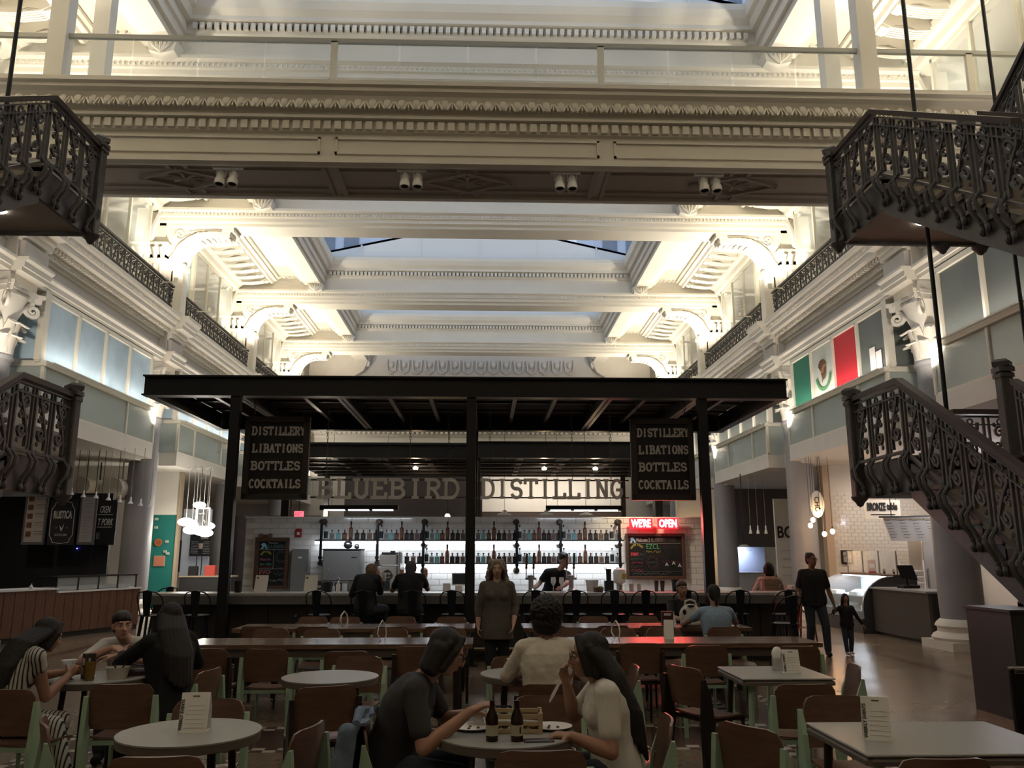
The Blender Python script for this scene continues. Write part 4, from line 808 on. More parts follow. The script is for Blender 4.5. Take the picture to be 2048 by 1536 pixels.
# ---- neon sign
p = atY(1258, 1036, 15.6); q = atY(1371, 1058, 15.6)
t = thing('neon_sign', 'red neon sign reading WE\'RE OPEN above the framed chalkboard', 'sign', (p.x, 15.6, q.z)); wN = q.x - p.x; hN = p.z - q.z
for a, b, s_ in ((0, 0.41 * wN, "WE'RE"), (0.50 * wN, 0.87 * wN, 'OPEN')):
    G().bev(a, b, -0.03, 0.02, 0, hN, 0.012).obj('backing', mat('neon_box_red', (0.35, 0.01, 0.012), 0.4, emit=(1, 0.01, 0.02), estr=1.6), t, smooth=False)
    text(s_, hN * 0.95, neonw, t, ((a + b) / 2, -0.04, hN * 0.47), width=(b - a) * 0.84, bold=0.004, ext=0.006)
for x in (0.05, 0.8 * wN): G().box(x, x + 0.02, 0.0, 0.20, hN * 0.4, hN * 0.6).obj('wall_bracket', black, t, smooth=False)
lamp('neon_light', 'AREA', (p.x + wN * 0.45, 15.5, q.z + hN / 2), 14, (1, 0.06, 0.05), wN, (p.x + wN * 0.45, 9, 0.9), sizey=0.2)
lamp('board_light', 'SPOT', (PX[-1] + 0.25, 15.0, 2.75), 26, (1, 0.82, 0.55), 0.05, (PX[-1] + 0.35, 15.8, 1.9), 110)
# ---- chalkboards
chalk = lambda n, c: mat('chalk_' + n, c, 0.9)
cw, cy, cg, cr, cb, cp = chalk('white', (0.62, 0.60, 0.56)), chalk('yellow', (0.55, 0.52, 0.10)), chalk('green', (0.12, 0.42, 0.20)), chalk('red', (0.60, 0.08, 0.10)), chalk('blue', (0.35, 0.58, 0.80)), chalk('pink', (0.50, 0.14, 0.30))
cgr = chalk('grey', (0.22, 0.20, 0.19)); cdp = chalk('dim_red', (0.22, 0.09, 0.08)); cdg = chalk('dim_green', (0.10, 0.20, 0.17))
def bird_mark(t, x, z, h, y=-0.006):
    g = G().ext([(x, z), (x + 0.3 * h, z + 0.45 * h), (x + 0.05 * h, z + 0.75 * h), (x + 0.35 * h, z + h), (x + 0.75 * h, z + 0.95 * h), (x + 1.2 * h, z), (x + 0.9 * h, z), (x + 0.62 * h, z + 0.5 * h), (x + 0.42 * h, z)], 'y', y, y + 0.004); g.obj('bird_mark', cb, t, smooth=False)
def burst(t, cx, cz, r0, r1, m, n=12, y=-0.006):
    g = G()
    for k in range(n):
        a = 2 * PI * k / n; b = 2 * PI * (k + 0.5) / n; c = 2 * PI * (k + 1) / n
        g.tube([(cx + r0 * math.cos(a), y, cz + r0 * math.sin(a)), (cx + r1 * math.cos(b), y, cz + r1 * math.sin(b)), (cx + r0 * math.cos(c), y, cz + r0 * math.sin(c))], 0.003, 4)
    g.obj('chalk_burst', m, t)
def scrib(t, cx, z, w, h, m, y=-0.006):
    r2 = random.Random(int(cx * 977 + z * 571)); n = int(w / 0.014); pts = []
    for k in range(n + 1): pts.append((cx - w / 2 + w * k / n, y, z + h * (r2.random() - 0.5) * (1 if k % 2 else -1)))
    G().tube(pts, 0.0032, 4).obj('chalk_scribble', m, t)
def arc_text(t, s_, size, m, cx, cz, rad, span, y=-0.006):
    n = len(s_)
    for i, ch in enumerate(s_):
        if ch == ' ': continue
        a = R(90) + span / 2 - span * (i + 0.5) / n; text(ch, size, m, t, (cx + rad * math.cos(a), y, cz + rad * math.sin(a)), (R(90), R(90) - a, 0), 0.002, name='chalk_letter')
p = atY(1252, 1158, 15.78); q = atY(1368, 1067, 15.78); wB, hB = q.x - p.x, q.z - p.z
t = thing('chalkboard', 'wide brown framed chalkboard with coloured chalk menu under the neon sign', 'chalkboard', (p.x, 15.74, p.z))
G().box(0.03, wB - 0.03, 0, 0.03, 0.03, hB - 0.03).obj('slate', slate, t, smooth=False)
for a, b, c, d in ((0, wB, 0, 0.055), (0, wB, hB - 0.055, hB), (0, 0.06, 0.05, hB - 0.05), (wB - 0.06, wB, 0.05, hB - 0.05)): G().bev(a, b, -0.02, 0.035, c, d, 0.006).obj('frame_piece', framewood, t, smooth=False)
bird_mark(t, 0.08, hB - 0.17, 0.10); text('Welcome 2', 0.10, cw, t, (0.33, -0.006, hB - 0.125), ext=0.002, width=0.26); text('BLUEBIRD', 0.10, cgr, t, (0.595, -0.006, hB - 0.125), ext=0.002, width=0.22); text('DISTILLING', 0.10, chalk('faint', (0.07, 0.065, 0.065)), t, (0.83, -0.006, hB - 0.125), ext=0.002, width=0.24)
G().box(0.08, wB - 0.09, -0.006, -0.003, hB - 0.185, hB - 0.181).obj('chalk_line', cw, t, smooth=False); G().box(0.10, wB - 0.09, -0.006, -0.003, 0.135, 0.139).obj('chalk_line', cgr, t, smooth=False)
arc_text(t, 'HAPPY HOUR!', 0.055, cy, 0.215, hB - 0.33, 0.12, R(130)); text('EVERY', 0.075, cr, t, (0.17, -0.006, hB - 0.385), ext=0.003, width=0.15, bold=0.003); scrib(t, 0.30, hB - 0.385, 0.09, 0.05, chalk('slate_blue', (0.16, 0.20, 0.30)))
text('EZCL', 0.13, cg, t, (0.51, -0.006, hB - 0.245), ext=0.003, width=0.24); scrib(t, 0.52, hB - 0.335, 0.27, 0.04, cy)
burst(t, 0.50, hB - 0.53, 0.085, 0.125, cdp); scrib(t, 0.50, hB - 0.53, 0.18, 0.03, cgr)
scrib(t, 0.86, hB - 0.52, 0.36, 0.06, cdp)
for i, m in enumerate((cdg, cr, cdp, cr)): scrib(t, 0.20, hB - 0.47 - i * 0.068, 0.22, 0.045, m)
for x, z in ((0.73, 0.24), (0.86, 0.265), (0.97, 0.22)): G().ext([(x, z), (x + 0.035, z + 0.065), (x + 0.07, z), (x + 0.05, z), (x + 0.035, z + 0.025), (x + 0.02, z)], 'y', -0.006, -0.002).obj('paper_arrow', cw, t, smooth=False)
scrib(t, 0.48, 0.10, 0.72, 0.045, cgr)
p = atY(507, 1178, 15.78); q = atY(581, 1075, 15.78); wB, hB = q.x - p.x, q.z - p.z
t = thing('chalkboard', 'tall brown framed chalkboard with two wooden discs on top beside the grey cabinet', 'chalkboard', (p.x, 15.72, p.z))
G().box(0.03, wB - 0.03, 0, 0.03, 0.03, hB - 0.03).obj('slate', slate, t, smooth=False)
for a, b, c, d in ((0, wB, 0, 0.06), (0, wB, hB - 0.07, hB), (0, 0.075, 0.05, hB - 0.05), (wB - 0.075, wB, 0.05, hB - 0.05)): G().bev(a, b, -0.02, 0.035, c, d, 0.006).obj('frame_piece', framewood, t, smooth=False)
for x in (0.09, 0.26): G().cyl((x, -0.01, hB + 0.03), (x, 0.02, hB + 0.03), 0.045, n=14).obj('wood_disc', mat('disc_wood', (0.16, 0.11, 0.07), 0.6), t)
G().box(0.10, 0.25, -0.005, 0.02, hB, hB + 0.05).obj('wood_strip', framewood, t, smooth=False)
bird_mark(t, 0.10, hB - 0.21, 0.11); text('Welcome to', 0.035, cw, t, (0.33, -0.006, hB - 0.10), ext=0.002, width=0.17); text('BLUEBIRD!', 0.09, cdg, t, (0.40, -0.006, hB - 0.165), ext=0.002, width=0.40)
G().box(0.08, wB - 0.08, -0.006, -0.003, hB - 0.222, hB - 0.218).obj('chalk_line', cw, t, smooth=False); G().box(0.345, 0.349, -0.006, -0.003, 0.36, hB - 0.22).obj('chalk_line', cw, t, smooth=False); G().box(0.08, wB - 0.08, -0.006, -0.003, 0.36, 0.364).obj('chalk_line', cw, t, smooth=False)
arc_text(t, 'HAPPY HOUR!', 0.055, cy, 0.21, hB - 0.36, 0.10, R(130)); text('Mon-Fri', 0.07, cp, t, (0.20, -0.006, hB - 0.40), ext=0.003, width=0.19); text('4pm - 6pm', 0.06, cg, t, (0.21, -0.006, hB - 0.48), ext=0.002, width=0.21)
for i, m in enumerate((cr, cdg, cr)): scrib(t, 0.21, hB - 0.54 - i * 0.045, 0.22, 0.035, m)
text('EVO', 0.11, chalk('salmon', (0.55, 0.2, 0.15)), t, (0.20, -0.006, 0.30), ext=0.003, width=0.19); burst(t, 0.48, hB - 0.35, 0.075, 0.11, cgr); scrib(t, 0.47, hB - 0.54, 0.16, 0.05, cdp)
scrib(t, 0.47, 0.27, 0.2, 0.08, cdg); scrib(t, 0.42, 0.16, 0.36, 0.05, cw)
# ---- bar equipment on the wall and counters
gm = mat('grey_cabinet_metal', (0.20, 0.195, 0.185), 0.5)
p = atY(581, 1190, 15.7); q = atY(620, 1098, 15.7)
o = G().bev(p.x, q.x, 15.62, 15.81, p.z, q.z, 0.006).obj('cabinet_door_panel', gm); 
t = thing('electrical_cabinet', 'tall plain grey metal cabinet beside the chalkboard', 'cabinet'); o.parent = t; o.name = 'cabinet_body'
G().box((p.x + q.x) / 2 - 0.03, (p.x + q.x) / 2 + 0.03, 15.61, 15.62, q.z - 0.17, q.z - 0.14).obj('name_plate', paper, t, smooth=False); G().cyl((q.x - 0.04, 15.60, p.z + 0.45), (q.x - 0.04, 15.62, p.z + 0.45), 0.012, n=8).obj('latch', stain, t)
p = atY(591, 1074, 15.78); t = thing('fire_alarm', 'small red fire alarm box on the white tiles', 'fire alarm', (p.x, 15.78, p.z)); G().bev(0, 0.11, -0.03, 0.03, 0, 0.15, 0.012).obj('alarm_body', mat('alarm_red', (0.35, 0.02, 0.02), 0.4), t, smooth=False); G().box(0.03, 0.08, -0.036, -0.03, 0.04, 0.09).obj('pull_tab', white, t, smooth=False)
p = atY(644, 1165, 15.3); q = atY(722, 1100, 15.3)
t = thing('ice_machine', 'wide grey steel ice machine under the shelf', 'ice machine', (p.x, 15.25, 0)); wI = q.x - p.x
G().bev(0, wI, 0, 0.5, 0.92, q.z, 0.01).obj('body', gm, t, smooth=False); G().box(0.02, wI - 0.02, -0.012, 0, p.z + 0.04, q.z - 0.03).obj('front_panel', mat('grey_panel', (0.16, 0.155, 0.145), 0.45), t, smooth=False); G().box(0, wI, -0.03, 0.5, 0.9, p.z).obj('dark_bin', blackmat, t, smooth=False); G().box(wI - 0.16, wI - 0.06, -0.016, -0.012, q.z - 0.14, q.z - 0.12).obj('badge', ink, t, smooth=False)
G().box(-0.01, wI + 0.01, -0.02, 0.5, q.z, q.z + 0.02).obj('top_rim', blackmat, t, smooth=False)
for dx, r in ((0.42, 0.085), (0.58, 0.05)):
    t2 = tag(G().ell((0, 0, r * 0.9), r, r, r * 0.9, n=14, h=8).obj('glass_bowl' if dx < 0.5 else 'steel_dome', stain, None, (p.x + dx, 15.4, q.z + 0.02)), 'larger shiny dome sitting on the ice machine' if dx < 0.5 else 'smaller shiny dome sitting on the ice machine', 'bowl')
p = atY(756, 1180, 15.3); q = atY(802, 1108, 15.3); wI = q.x - p.x
t = thing('slush_machine', 'beige drink machine with round crosshair badge and black lid behind the bar', 'drink machine', (p.x, 15.2, 0)); bg = mat('machine_beige', (0.30, 0.27, 0.23), 0.4)
G().bev(0, wI * 0.86, 0, 0.4, 0.90, p.z + 0.42, 0.02).obj('body', bg, t, smooth=False); G().bev(0.02, wI * 0.84, -0.01, 0.38, p.z + 0.44, q.z, 0.02).obj('hopper', bg, t, smooth=False); G().box(0.06, wI * 0.8, -0.02, 0.36, q.z, q.z + 0.03).box(0.2, 0.28, 0.1, 0.2, q.z + 0.03, q.z + 0.055).obj('lid', blackmat, t, smooth=False); G().bev(wI * 0.88, wI, 0.0, 0.4, 0.9, q.z + 0.04, 0.02).obj('side_tower', gm, t, smooth=False)
g = G().tube(spiral((wI * 0.43, -0.015, p.z + 0.27), 0.075, 0.075, 0, 1, 18)[:-1], 0.009, 5, closed=True); g.box(wI * 0.43 - 0.1, wI * 0.43 + 0.1, -0.02, -0.01, p.z + 0.265, p.z + 0.275).box(wI * 0.43 - 0.005, wI * 0.43 + 0.005, -0.02, -0.01, p.z + 0.17, p.z + 0.37); g.obj('round_badge', ink, t)
G().box(wI * 0.3, wI * 0.55, -0.02, 0, p.z + 0.02, p.z + 0.16).obj('dispense_slot', blackmat, t, smooth=False)
for px_, n, lab in ((1062, 0, 'chrome beer tap column with two dark wood handles beside the bartender'), (1143, 1, 'chrome beer tap column with dark wood handles behind the bartender\'s outstretched arm')):
    p = atY(px_, 1165, 14.0); t = thing('beer_tap', lab, 'beer tap', (p.x, 14.05, 1.05)); G().lathe([(0.06, 0), (0.06, 0.02), (0.042, 0.04), (0.042, 0.21), (0.06, 0.22), (0.06, 0.25), (0.0, 0.27)], 14).obj('column', stain, t); G().cyl((-0.09, 0, 0.2), (0.09, 0, 0.2), 0.02, n=8).obj('cross_pipe', stain, t)
    for d in (-0.075, 0.045): G().add([(d - 0.02, -0.012, 0.36), (d + 0.02, -0.012, 0.36), (d + 0.03, -0.012, 0.60), (d - 0.005, -0.012, 0.62), (d - 0.02, 0.012, 0.36), (d + 0.02, 0.012, 0.36), (d + 0.03, 0.012, 0.60), (d - 0.005, 0.012, 0.62)], [(0, 1, 2, 3), (7, 6, 5, 4), (0, 4, 5, 1), (1, 5, 6, 2), (2, 6, 7, 3), (3, 7, 4, 0)]).obj('tap_handle', framewood, t, smooth=False); G().cyl((d, 0, 0.20), (d, 0, 0.37), 0.009, n=6).obj('tap_stem', stain, t)
# objects on the counter
def sheet_stand(px, py, lab, w=0.20, h=0.27):
    p = atY(px, py, 13.55); t = thing('menu_stand', lab, 'menu stand', (p.x, 13.6, 1.05), 0); g = G().add([(-w / 2, 0, 0), (w / 2, 0, 0), (w / 2 + 0.01, 0.06, h), (-w / 2 + 0.01, 0.06, h), (-w / 2, 0.006, 0), (w / 2, 0.006, 0), (w / 2 + 0.01, 0.066, h), (-w / 2 + 0.01, 0.066, h)], [(0, 1, 2, 3), (7, 6, 5, 4), (0, 4, 5, 1), (1, 5, 6, 2), (2, 6, 7, 3), (3, 7, 4, 0)])
    g.obj('sheet', paper, t, smooth=False); G().cyl((-w / 2 + 0.045, 0.043, h * 0.84), (-w / 2 + 0.045, 0.047, h * 0.85), 0.018, n=10).obj('printed_dot', framewood, t); G().box(-w / 2, w / 2, 0.0, 0.1, 0, 0.004).obj('foot', paper, t, smooth=False)
sheet_stand(518, 1185, 'white menu sheet standing on the bar in front of the chalkboard'); sheet_stand(618, 1185, 'white menu sheet standing on the bar beside two small black cards')
for k in range(2): tag(G().box(-0.03, 0.03, 0, 0.004, 0, 0.07).obj('menu_card', framewood, None, (atY(638, 1160, 13.6).x + 0.01, 13.62, 1.06 + k * 0.1), smooth=False), 'small dark card beside the standing menu, ' + ('lower one' if k == 0 else 'upper one'), 'card')
def lathe_thing(name, lab, cat, px, Y, z, prof, m, n=12, group=None, extra=None):
    x = atY(px, 1180, Y).x; t = thing(name, lab, cat, (x, Y, z), 0, group); G().lathe(prof, n).obj('body', m, t)
    if extra: G().lathe(extra[0], n).obj(extra[2], extra[1], t)
    return t
lathe_thing('utensil_bucket', 'black bucket with a steel spoon on the bar', 'bucket', 655, 13.8, 1.05, [(0.0, 0), (0.06, 0), (0.075, 0.16), (0.07, 0.16), (0.06, 0.02)], blackmat, extra=([(0.006, 0.1), (0.006, 0.34), (0.012, 0.35), (0, 0.36)], stain, 'spoon'))
lathe_thing('soap_bottle', 'slim clear pump bottle next to the white bottle on the bar', 'bottle', 667, 13.7, 1.05, [(0.0, 0), (0.022, 0), (0.022, 0.09), (0.008, 0.11), (0.008, 0.15)], clearb)
lathe_thing('syrup_bottle', 'white bottle with tapered neck on the bar', 'bottle', 676, 13.7, 1.05, [(0.0, 0), (0.035, 0), (0.035, 0.12), (0.015, 0.145), (0.013, 0.19)], white, extra=([(0.016, 0.19), (0.016, 0.225), (0, 0.23)], stain, 'cap'))
lathe_thing('glass_jar', 'short clear glass jar beside the white bottle on the bar', 'jar', 689, 13.7, 1.05, [(0.0, 0), (0.045, 0), (0.045, 0.14), (0.04, 0.14), (0.04, 0.02)], clearb)
lathe_thing('steel_cup', 'dark steel shaker cup by the seated drinker', 'cup', 701, 13.8, 1.05, [(0.0, 0), (0.03, 0), (0.04, 0.17), (0.035, 0.17), (0.028, 0.02)], gm)
lathe_thing('black_bin', 'black straw bin at the end of the bar', 'bin', 476, 13.7, 1.05, [(0.0, 0), (0.05, 0), (0.06, 0.18), (0.05, 0.18), (0.045, 0.02)], blackmat)
for k, px_ in enumerate((1263, 1278)): lathe_thing('tumbler', 'stemless clear glass tumbler below the framed chalkboard', 'glass', px_, 13.95, 1.05, [(0.0, 0), (0.035, 0), (0.038, 0.12), (0.034, 0.12), (0.031, 0.01)], mat('frosty_glass', (0.62, 0.58, 0.50), 0.2, alpha=0.7), group='tumblers below the chalkboard')
for k, px_ in enumerate((1313, 1325)): lathe_thing('shaker', 'tall dark steel cocktail shaker below the framed chalkboard', 'shaker', px_, 13.95, 1.05, [(0.0, 0), (0.028, 0), (0.04, 0.17), (0.036, 0.17), (0.026, 0.01)], mat('dark_steel', (0.12, 0.10, 0.09), 0.25, metal=0.8), group='shakers below the chalkboard')
lathe_thing('black_caddy', 'black bar caddy below the corner of the framed chalkboard', 'caddy', 1352, 13.95, 1.05, [(0.0, 0), (0.06, 0), (0.07, 0.19), (0.06, 0.19), (0.055, 0.02)], blackmat)
p = atY(1185, 1175, 13.95); t = thing('plastic_tub', 'translucent white plastic tub behind the bar', 'tub', (p.x, 14.0, 1.05)); G().lathe([(0.0, 0), (0.085, 0), (0.11, 0.18), (0.10, 0.18), (0.08, 0.01)], 4).obj('body', mat('cloudy_plastic', (0.6, 0.58, 0.56), 0.3, alpha=0.8), t, smooth=False)
t = thing('fruit_basket', 'small dark wicker basket on the bar', 'basket', (atY(1197, 1180, 13.7).x, 13.7, 1.05)); G().lathe([(0.0, 0), (0.075, 0), (0.09, 0.07), (0.085, 0.07), (0.07, 0.01)], 12).obj('woven_body', framewood, t)
for k in range(6): a = k * PI / 3; G().ell((0.05 * math.cos(a), 0.04 * math.sin(a), 0.075), 0.022, 0.022, 0.022, n=8, h=5).obj('citrus', mat('citrus_dim', (0.25, 0.22, 0.10), 0.6), t)
p = atY(1218, 1180, 13.95); t = thing('straw_caddy', 'black caddy tower with straws beside the yellow-capped jug', 'caddy', (p.x, 13.95, 1.05)); G().box(-0.07, 0.07, -0.07, 0.07, 0, 0.17).obj('box', blackmat, t, smooth=False); G().cyl((0, 0, 0.17), (0, 0, 0.36), 0.04, 0.045, 10).obj('holder', blackmat, t)
for k in range(3): G().cyl((-0.02, 0, 0.3), (-0.06 - 0.03 * k, 0, 0.44), 0.004, n=4).obj('straw', ink, t)
p = atY(1240, 1170, 13.95); t = thing('juice_jug', 'large white jug with yellow tag beside the black caddy', 'jug', (p.x, 14.0, 1.05)); G().lathe([(0.05, 0), (0.05, 0.12), (0.10, 0.14), (0.11, 0.30), (0.09, 0.35), (0.03, 0.37), (0.0, 0.38)], 14).obj('body', white, t); G().box(0.03, 0.09, -0.112, -0.10, 0.2, 0.28).obj('tag', mat('tag_yellow', (0.5, 0.42, 0.05), 0.5), t, smooth=False); G().cyl((0, -0.08, 0.02), (0, -0.1, 0.1), 0.02, n=8).obj('tap', gm, t)
p = atY(918, 1165, 14.0); t = thing('cash_register', 'white point of sale tablet beside the canopy post', 'tablet', (p.x, 13.95, 1.05)); G().box(-0.10, 0.14, 0.0, 0.02, 0.12, 0.28).obj('screen', mat('dim_screen', (0.05, 0.06, 0.07), 0.2), t, smooth=False); G().box(-0.115, 0.155, 0.005, 0.03, 0.105, 0.295).obj('bezel', white, t, smooth=False); G().box(-0.06, 0.06, 0, 0.12, 0, 0.1).obj('stand', white, t, smooth=False); G().box(-0.26, -0.14, 0, 0.1, 0, 0.13).obj('printer', white, t, smooth=False)
p = atY(1107, 1180, 13.6); t = thing('wine_glass', 'tall clear wine glass in front of the bartender', 'glass', (p.x, 13.62, 1.05)); G().lathe([(0.035, 0), (0.006, 0.006), (0.005, 0.10), (0.02, 0.115), (0.042, 0.16), (0.036, 0.235), (0.034, 0.235), (0.039, 0.16), (0.018, 0.12)], 14).obj('bowl_and_stem', clearb, t)
t = thing('wine_glass', 'second wine glass in the bartender\'s reach', 'glass', (p.x + 0.13, 13.6, 1.05)); G().lathe([(0.035, 0), (0.006, 0.006), (0.005, 0.10), (0.02, 0.115), (0.042, 0.16), (0.036, 0.235), (0.034, 0.235), (0.039, 0.16), (0.018, 0.12)], 14).obj('bowl_and_stem', clearb, t)
# bare bulb over the shelves and small pendants beyond
def bulb_thing(px, py, Y, lab, top, r=0.055, e=4, col=(1, 0.6, 0.28), cord=True, grp=None):
    p = atY(px, py, Y); t = thing('bulb_lamp', lab, 'bulb', (p.x, Y, p.z), 0, grp); G().ell((0, 0, 0), r, r, r * 1.15, n=12, h=8).obj('bulb', bulbw, t); G().cyl((0, 0, r), (0, 0, r + 0.06), 0.02, n=8).obj('socket', black, t)
    if cord: G().cyl((0, 0, r), (0, 0, top - p.z), 0.005, n=4).obj('cord', black, t)
    lamp('bulb_light', 'POINT', (p.x, Y - 0.0, p.z - r - 0.03), e, col, 0.05); return t
bulb_thing(895, 1033, 16.6, 'glowing bare bulb hanging beyond the bottle shelves', 4.44, 0.05, 5)
for px_, lab in ((1009, 'white enamel pendant shade beside the canopy post beyond the bar wall'), (1093, 'white enamel pendant shade behind the linear lamp'), (1172, 'white enamel pendant shade above the end of the shelves')):
    p = atY(px_, 1030, 16.5); t = thing('pendant_lamp', lab, 'lamp', (p.x, 16.5, p.z)); G().lathe([(0.14, 0), (0.12, 0.02), (0.05, 0.045), (0.04, 0.09), (0.0, 0.1)], 14).obj('shade', white, t); G().cyl((0, 0, 0.09), (0, 0, 4.44 - p.z), 0.006, n=4).obj('cord', black, t); G().lathe([(0.0, 0.004), (0.10, 0.004), (0.10, 0.008), (0, 0.008)], 12).obj('glow_disc', spotw, t)
p = atY(598, 1028, 21.0); t = thing('exit_sign', 'small glowing red exit sign beyond the bar', 'sign', (p.x, 20.97, p.z)); G().box(-0.11, 0.11, 0, 0.06, -0.065, 0.065).obj('box', emis('exit_red', (1, 0.03, 0.06), 2.2), t, smooth=False); text('EXIT', 0.11, mat('exit_letter', (0.5, 0.1, 0.1), 0.5), t, (0, -0.004, 0), width=0.16, ext=0.002); G().cyl((0, 0.03, 0.065), (0, 0.03, 4.04 - p.z), 0.01, n=5).obj('hanger', black, t)
# ============================================================ STALLS ALONG THE SIDES
def wall_piece(name, x0, x1, y0, y1, z0, z1, m, n): 
    o = G().box(x0, x1, y0, y1, z0, z1).obj(name, m, walls[n], smooth=False); return o
blackwall = mat('stall_black_wall', (0.022, 0.021, 0.022), 0.6); teal = mat('teal_wall', (0.012, 0.15, 0.13), 0.6); tan = mat('tan_board', (0.35, 0.28, 0.20), 0.7)
# soffit downlights
for s in (-1, 1):
    for i, (c, u, dy) in enumerate([(15.1, 8.9, 5.6), (15.1, 10.2, 3.0), (22.35, 8.75, 1.6), (22.35, 8.9, 4.8), (29.6, 8.8, 2.0)]):
        x = XC + s * u; y = c + dy
        t = thing('recessed_light', 'small round recessed light in the gallery soffit, ' + ('stall side' if s < 0 else 'deli side'), 'light', (x, y, 4.04), 0, 'soffit lights, ' + ('stall side' if s < 0 else 'deli side'))
        G().lathe([(0.0, -0.012), (0.05, -0.012), (0.05, -0.004)], 12).obj('lens', spotw, t); G().lathe([(0.05, -0.015), (0.07, -0.010), (0.07, 0.0)], 14).obj('trim_ring', white, t)
        lamp('soffit_light', 'SPOT', (x, y, 4.0), 22, (1, 0.82, 0.6), 0.05, (x, y, 0), 115, 0.7)
# ---- chicken-and-pork stall
wall_piece('stall_back_panel', -12.6, -8.75, 19.95, 20.05, 0, 3.05, blackwall, -1)
wall_piece('stall_side_panel', -12.4, -12.3, 13, 20, 0, 3.3, blackwall, -1)
wall_piece('stall_partition', -12.6, -9.6, 23.4, 23.5, 0, 4.04, wallwhite, -1)
A = Vector((-9.14, 15.85, 0)); Bq = Vector((-7.85, 19.75, 0)); dv = Bq - A; LN = dv.length; rz = math.atan2(dv.y, dv.x)
t = thing('stall_counter', 'brown wood panelled stall counter with white top under the RUSTICA sign', 'counter', tuple(A), rz)
n = 17
for k in range(n): G().box(k * LN / n + 0.006, (k + 1) * LN / n - 0.006, 0, 0.03, 0.1, 0.95 if k < 7 else 0.88).obj('front_board', counterwood, t, smooth=False)
G().box(0, LN, 0.03, 0.5, 0, 0.87).obj('counter_body', darkface, t, smooth=False); G().box(0, LN, 0.02, 0.04, 0, 0.1).obj('plinth', blackmat, t, smooth=False)
G().box(0, LN * 0.42, -0.03, 0.6, 0.95, 0.985).obj('white_top', white, t, smooth=False); G().box(LN * 0.42, LN, -0.03, 0.6, 0.88, 0.915).obj('white_top', white, t, smooth=False)
t = thing('food_case', 'glass food case with black frame on the brown stall counter', 'display case', tuple(A + dv * 0.42), rz)
L2 = LN * 0.55
for k in range(4): G().box(k * L2 / 4 + 0.01, (k + 1) * L2 / 4 - 0.01, 0.04, 0.05, 0.93, 1.18).obj('pane', glass, t, smooth=False)
for k in range(5): G().box(k * L2 / 4 - 0.012, k * L2 / 4 + 0.012, 0.03, 0.06, 0.915, 1.2).obj('frame_bar', black, t, smooth=False)
G().box(-0.02, L2 + 0.02, 0.02, 0.5, 1.18, 1.205).obj('top_board', black, t, smooth=False); G().box(0.05, L2 - 0.05, 0.15, 0.45, 0.92, 1.0).obj('food_tray', stain, t, smooth=False)
# signs of the stall, hanging in front of the black wall
SY = 19.6
def flat_sign(name, lab, cat, x0, y0, x1, y1, m, Y=SY, th=0.04, frame=None):
    p = atY(x0, y1, Y); q = atY(x1, y0, Y); t = thing(name, lab, cat, (p.x, Y, p.z)); w, h = q.x - p.x, q.z - p.z
    G().box(0, w, 0, th, 0, h).obj('panel', m, t, smooth=False)
    if frame: 
        for a, b, c, d in ((-0.04, w + 0.04, -0.06, 0), (-0.04, w + 0.04, h, h + 0.04), (-0.04, 0, 0, h), (w, w + 0.04, 0, h)): G().box(a, b, -0.01, th + 0.01, c, d).obj('frame_piece', frame, t, smooth=False)
    for x in (0.1 * w, 0.9 * w): G().cyl((x, th / 2, h), (x, th / 2, 4.03 - p.z), 0.008, n=4).obj('hanger', black, t)
    return t, w, h
menu_p = mat('menu_panel', (0.50, 0.46, 0.44), 0.6); gframe = mat('sign_grey_frame', (0.16, 0.15, 0.15), 0.6)
t, w, h = flat_sign('menu_board', 'white menu board with five food pictures beside the RUSTICA sign', 'menu board', 46, 988, 94, 1084, menu_p, frame=gframe)
for k in range(5): G().box(0.03, 0.15, -0.004, 0, 0.12 + k * 0.2, 0.24 + k * 0.2).obj('food_picture', mat('food_brown', (0.16, 0.08, 0.05), 0.8, noise=0.5, nscale=30), t, smooth=False)
for k in range(5):
    for j in range(3): G().box(0.2, 0.2 + (0.24, 0.32, 0.28)[j], -0.003, 0, 0.23 + k * 0.2 - j * 0.035, 0.237 + k * 0.2 - j * 0.035 + (0.008 if j == 0 else 0)).obj('print_line', gframe, t, smooth=False)
t, w, h = flat_sign('shop_sign', 'black sign with white curved outline lettered RUSTICA ROSTICCERIA', 'sign', 93, 1000, 155, 1090, mat('sign_charcoal', (0.035, 0.035, 0.04), 0.6))
pts = [(0.06, 0.2), (0.06, 0.8), (0.16, 0.9), (0.2, 0.97), (0.5, 1.0), (0.8, 0.97), (0.84, 0.9), (0.94, 0.8), (0.94, 0.2), (0.84, 0.1), (0.8, 0.03), (0.5, 0.0), (0.2, 0.03), (0.16, 0.1)]
G().tube([(x * w, -0.004, z * h * 0.94 + 0.03 * h) for x, z in pts], 0.007, 4, closed=True).obj('outline', paper, t)
text('RUSTICA', 0.24, paper, t, (w / 2, -0.006, h * 0.66), width=w * 0.70, bold=0.006); text('ROSTICCERIA', 0.075, sign_letter, t, (w / 2, -0.006, h * 0.22), width=w * 0.46)
G().ext([(w / 2 - 0.05, h * 0.44), (w / 2 - 0.02, h * 0.33), (w / 2, h * 0.30), (w / 2 + 0.04, h * 0.40), (w / 2 + 0.05, h * 0.46), (w / 2, h * 0.36)], 'y', -0.008, -0.002).obj('bird_mark', paper, t, smooth=False)
for d in (-0.12, 0.12): G().cyl((w / 2 + d, -0.006, h * 0.38), (w / 2 + d, -0.001, h * 0.38), 0.022, n=10).obj('dot_mark', gframe, t)
t, w, h = flat_sign('menu_board', 'plain white menu board of small print next to the roast sign', 'menu board', 157, 994, 192, 1084, menu_p, frame=gframe)
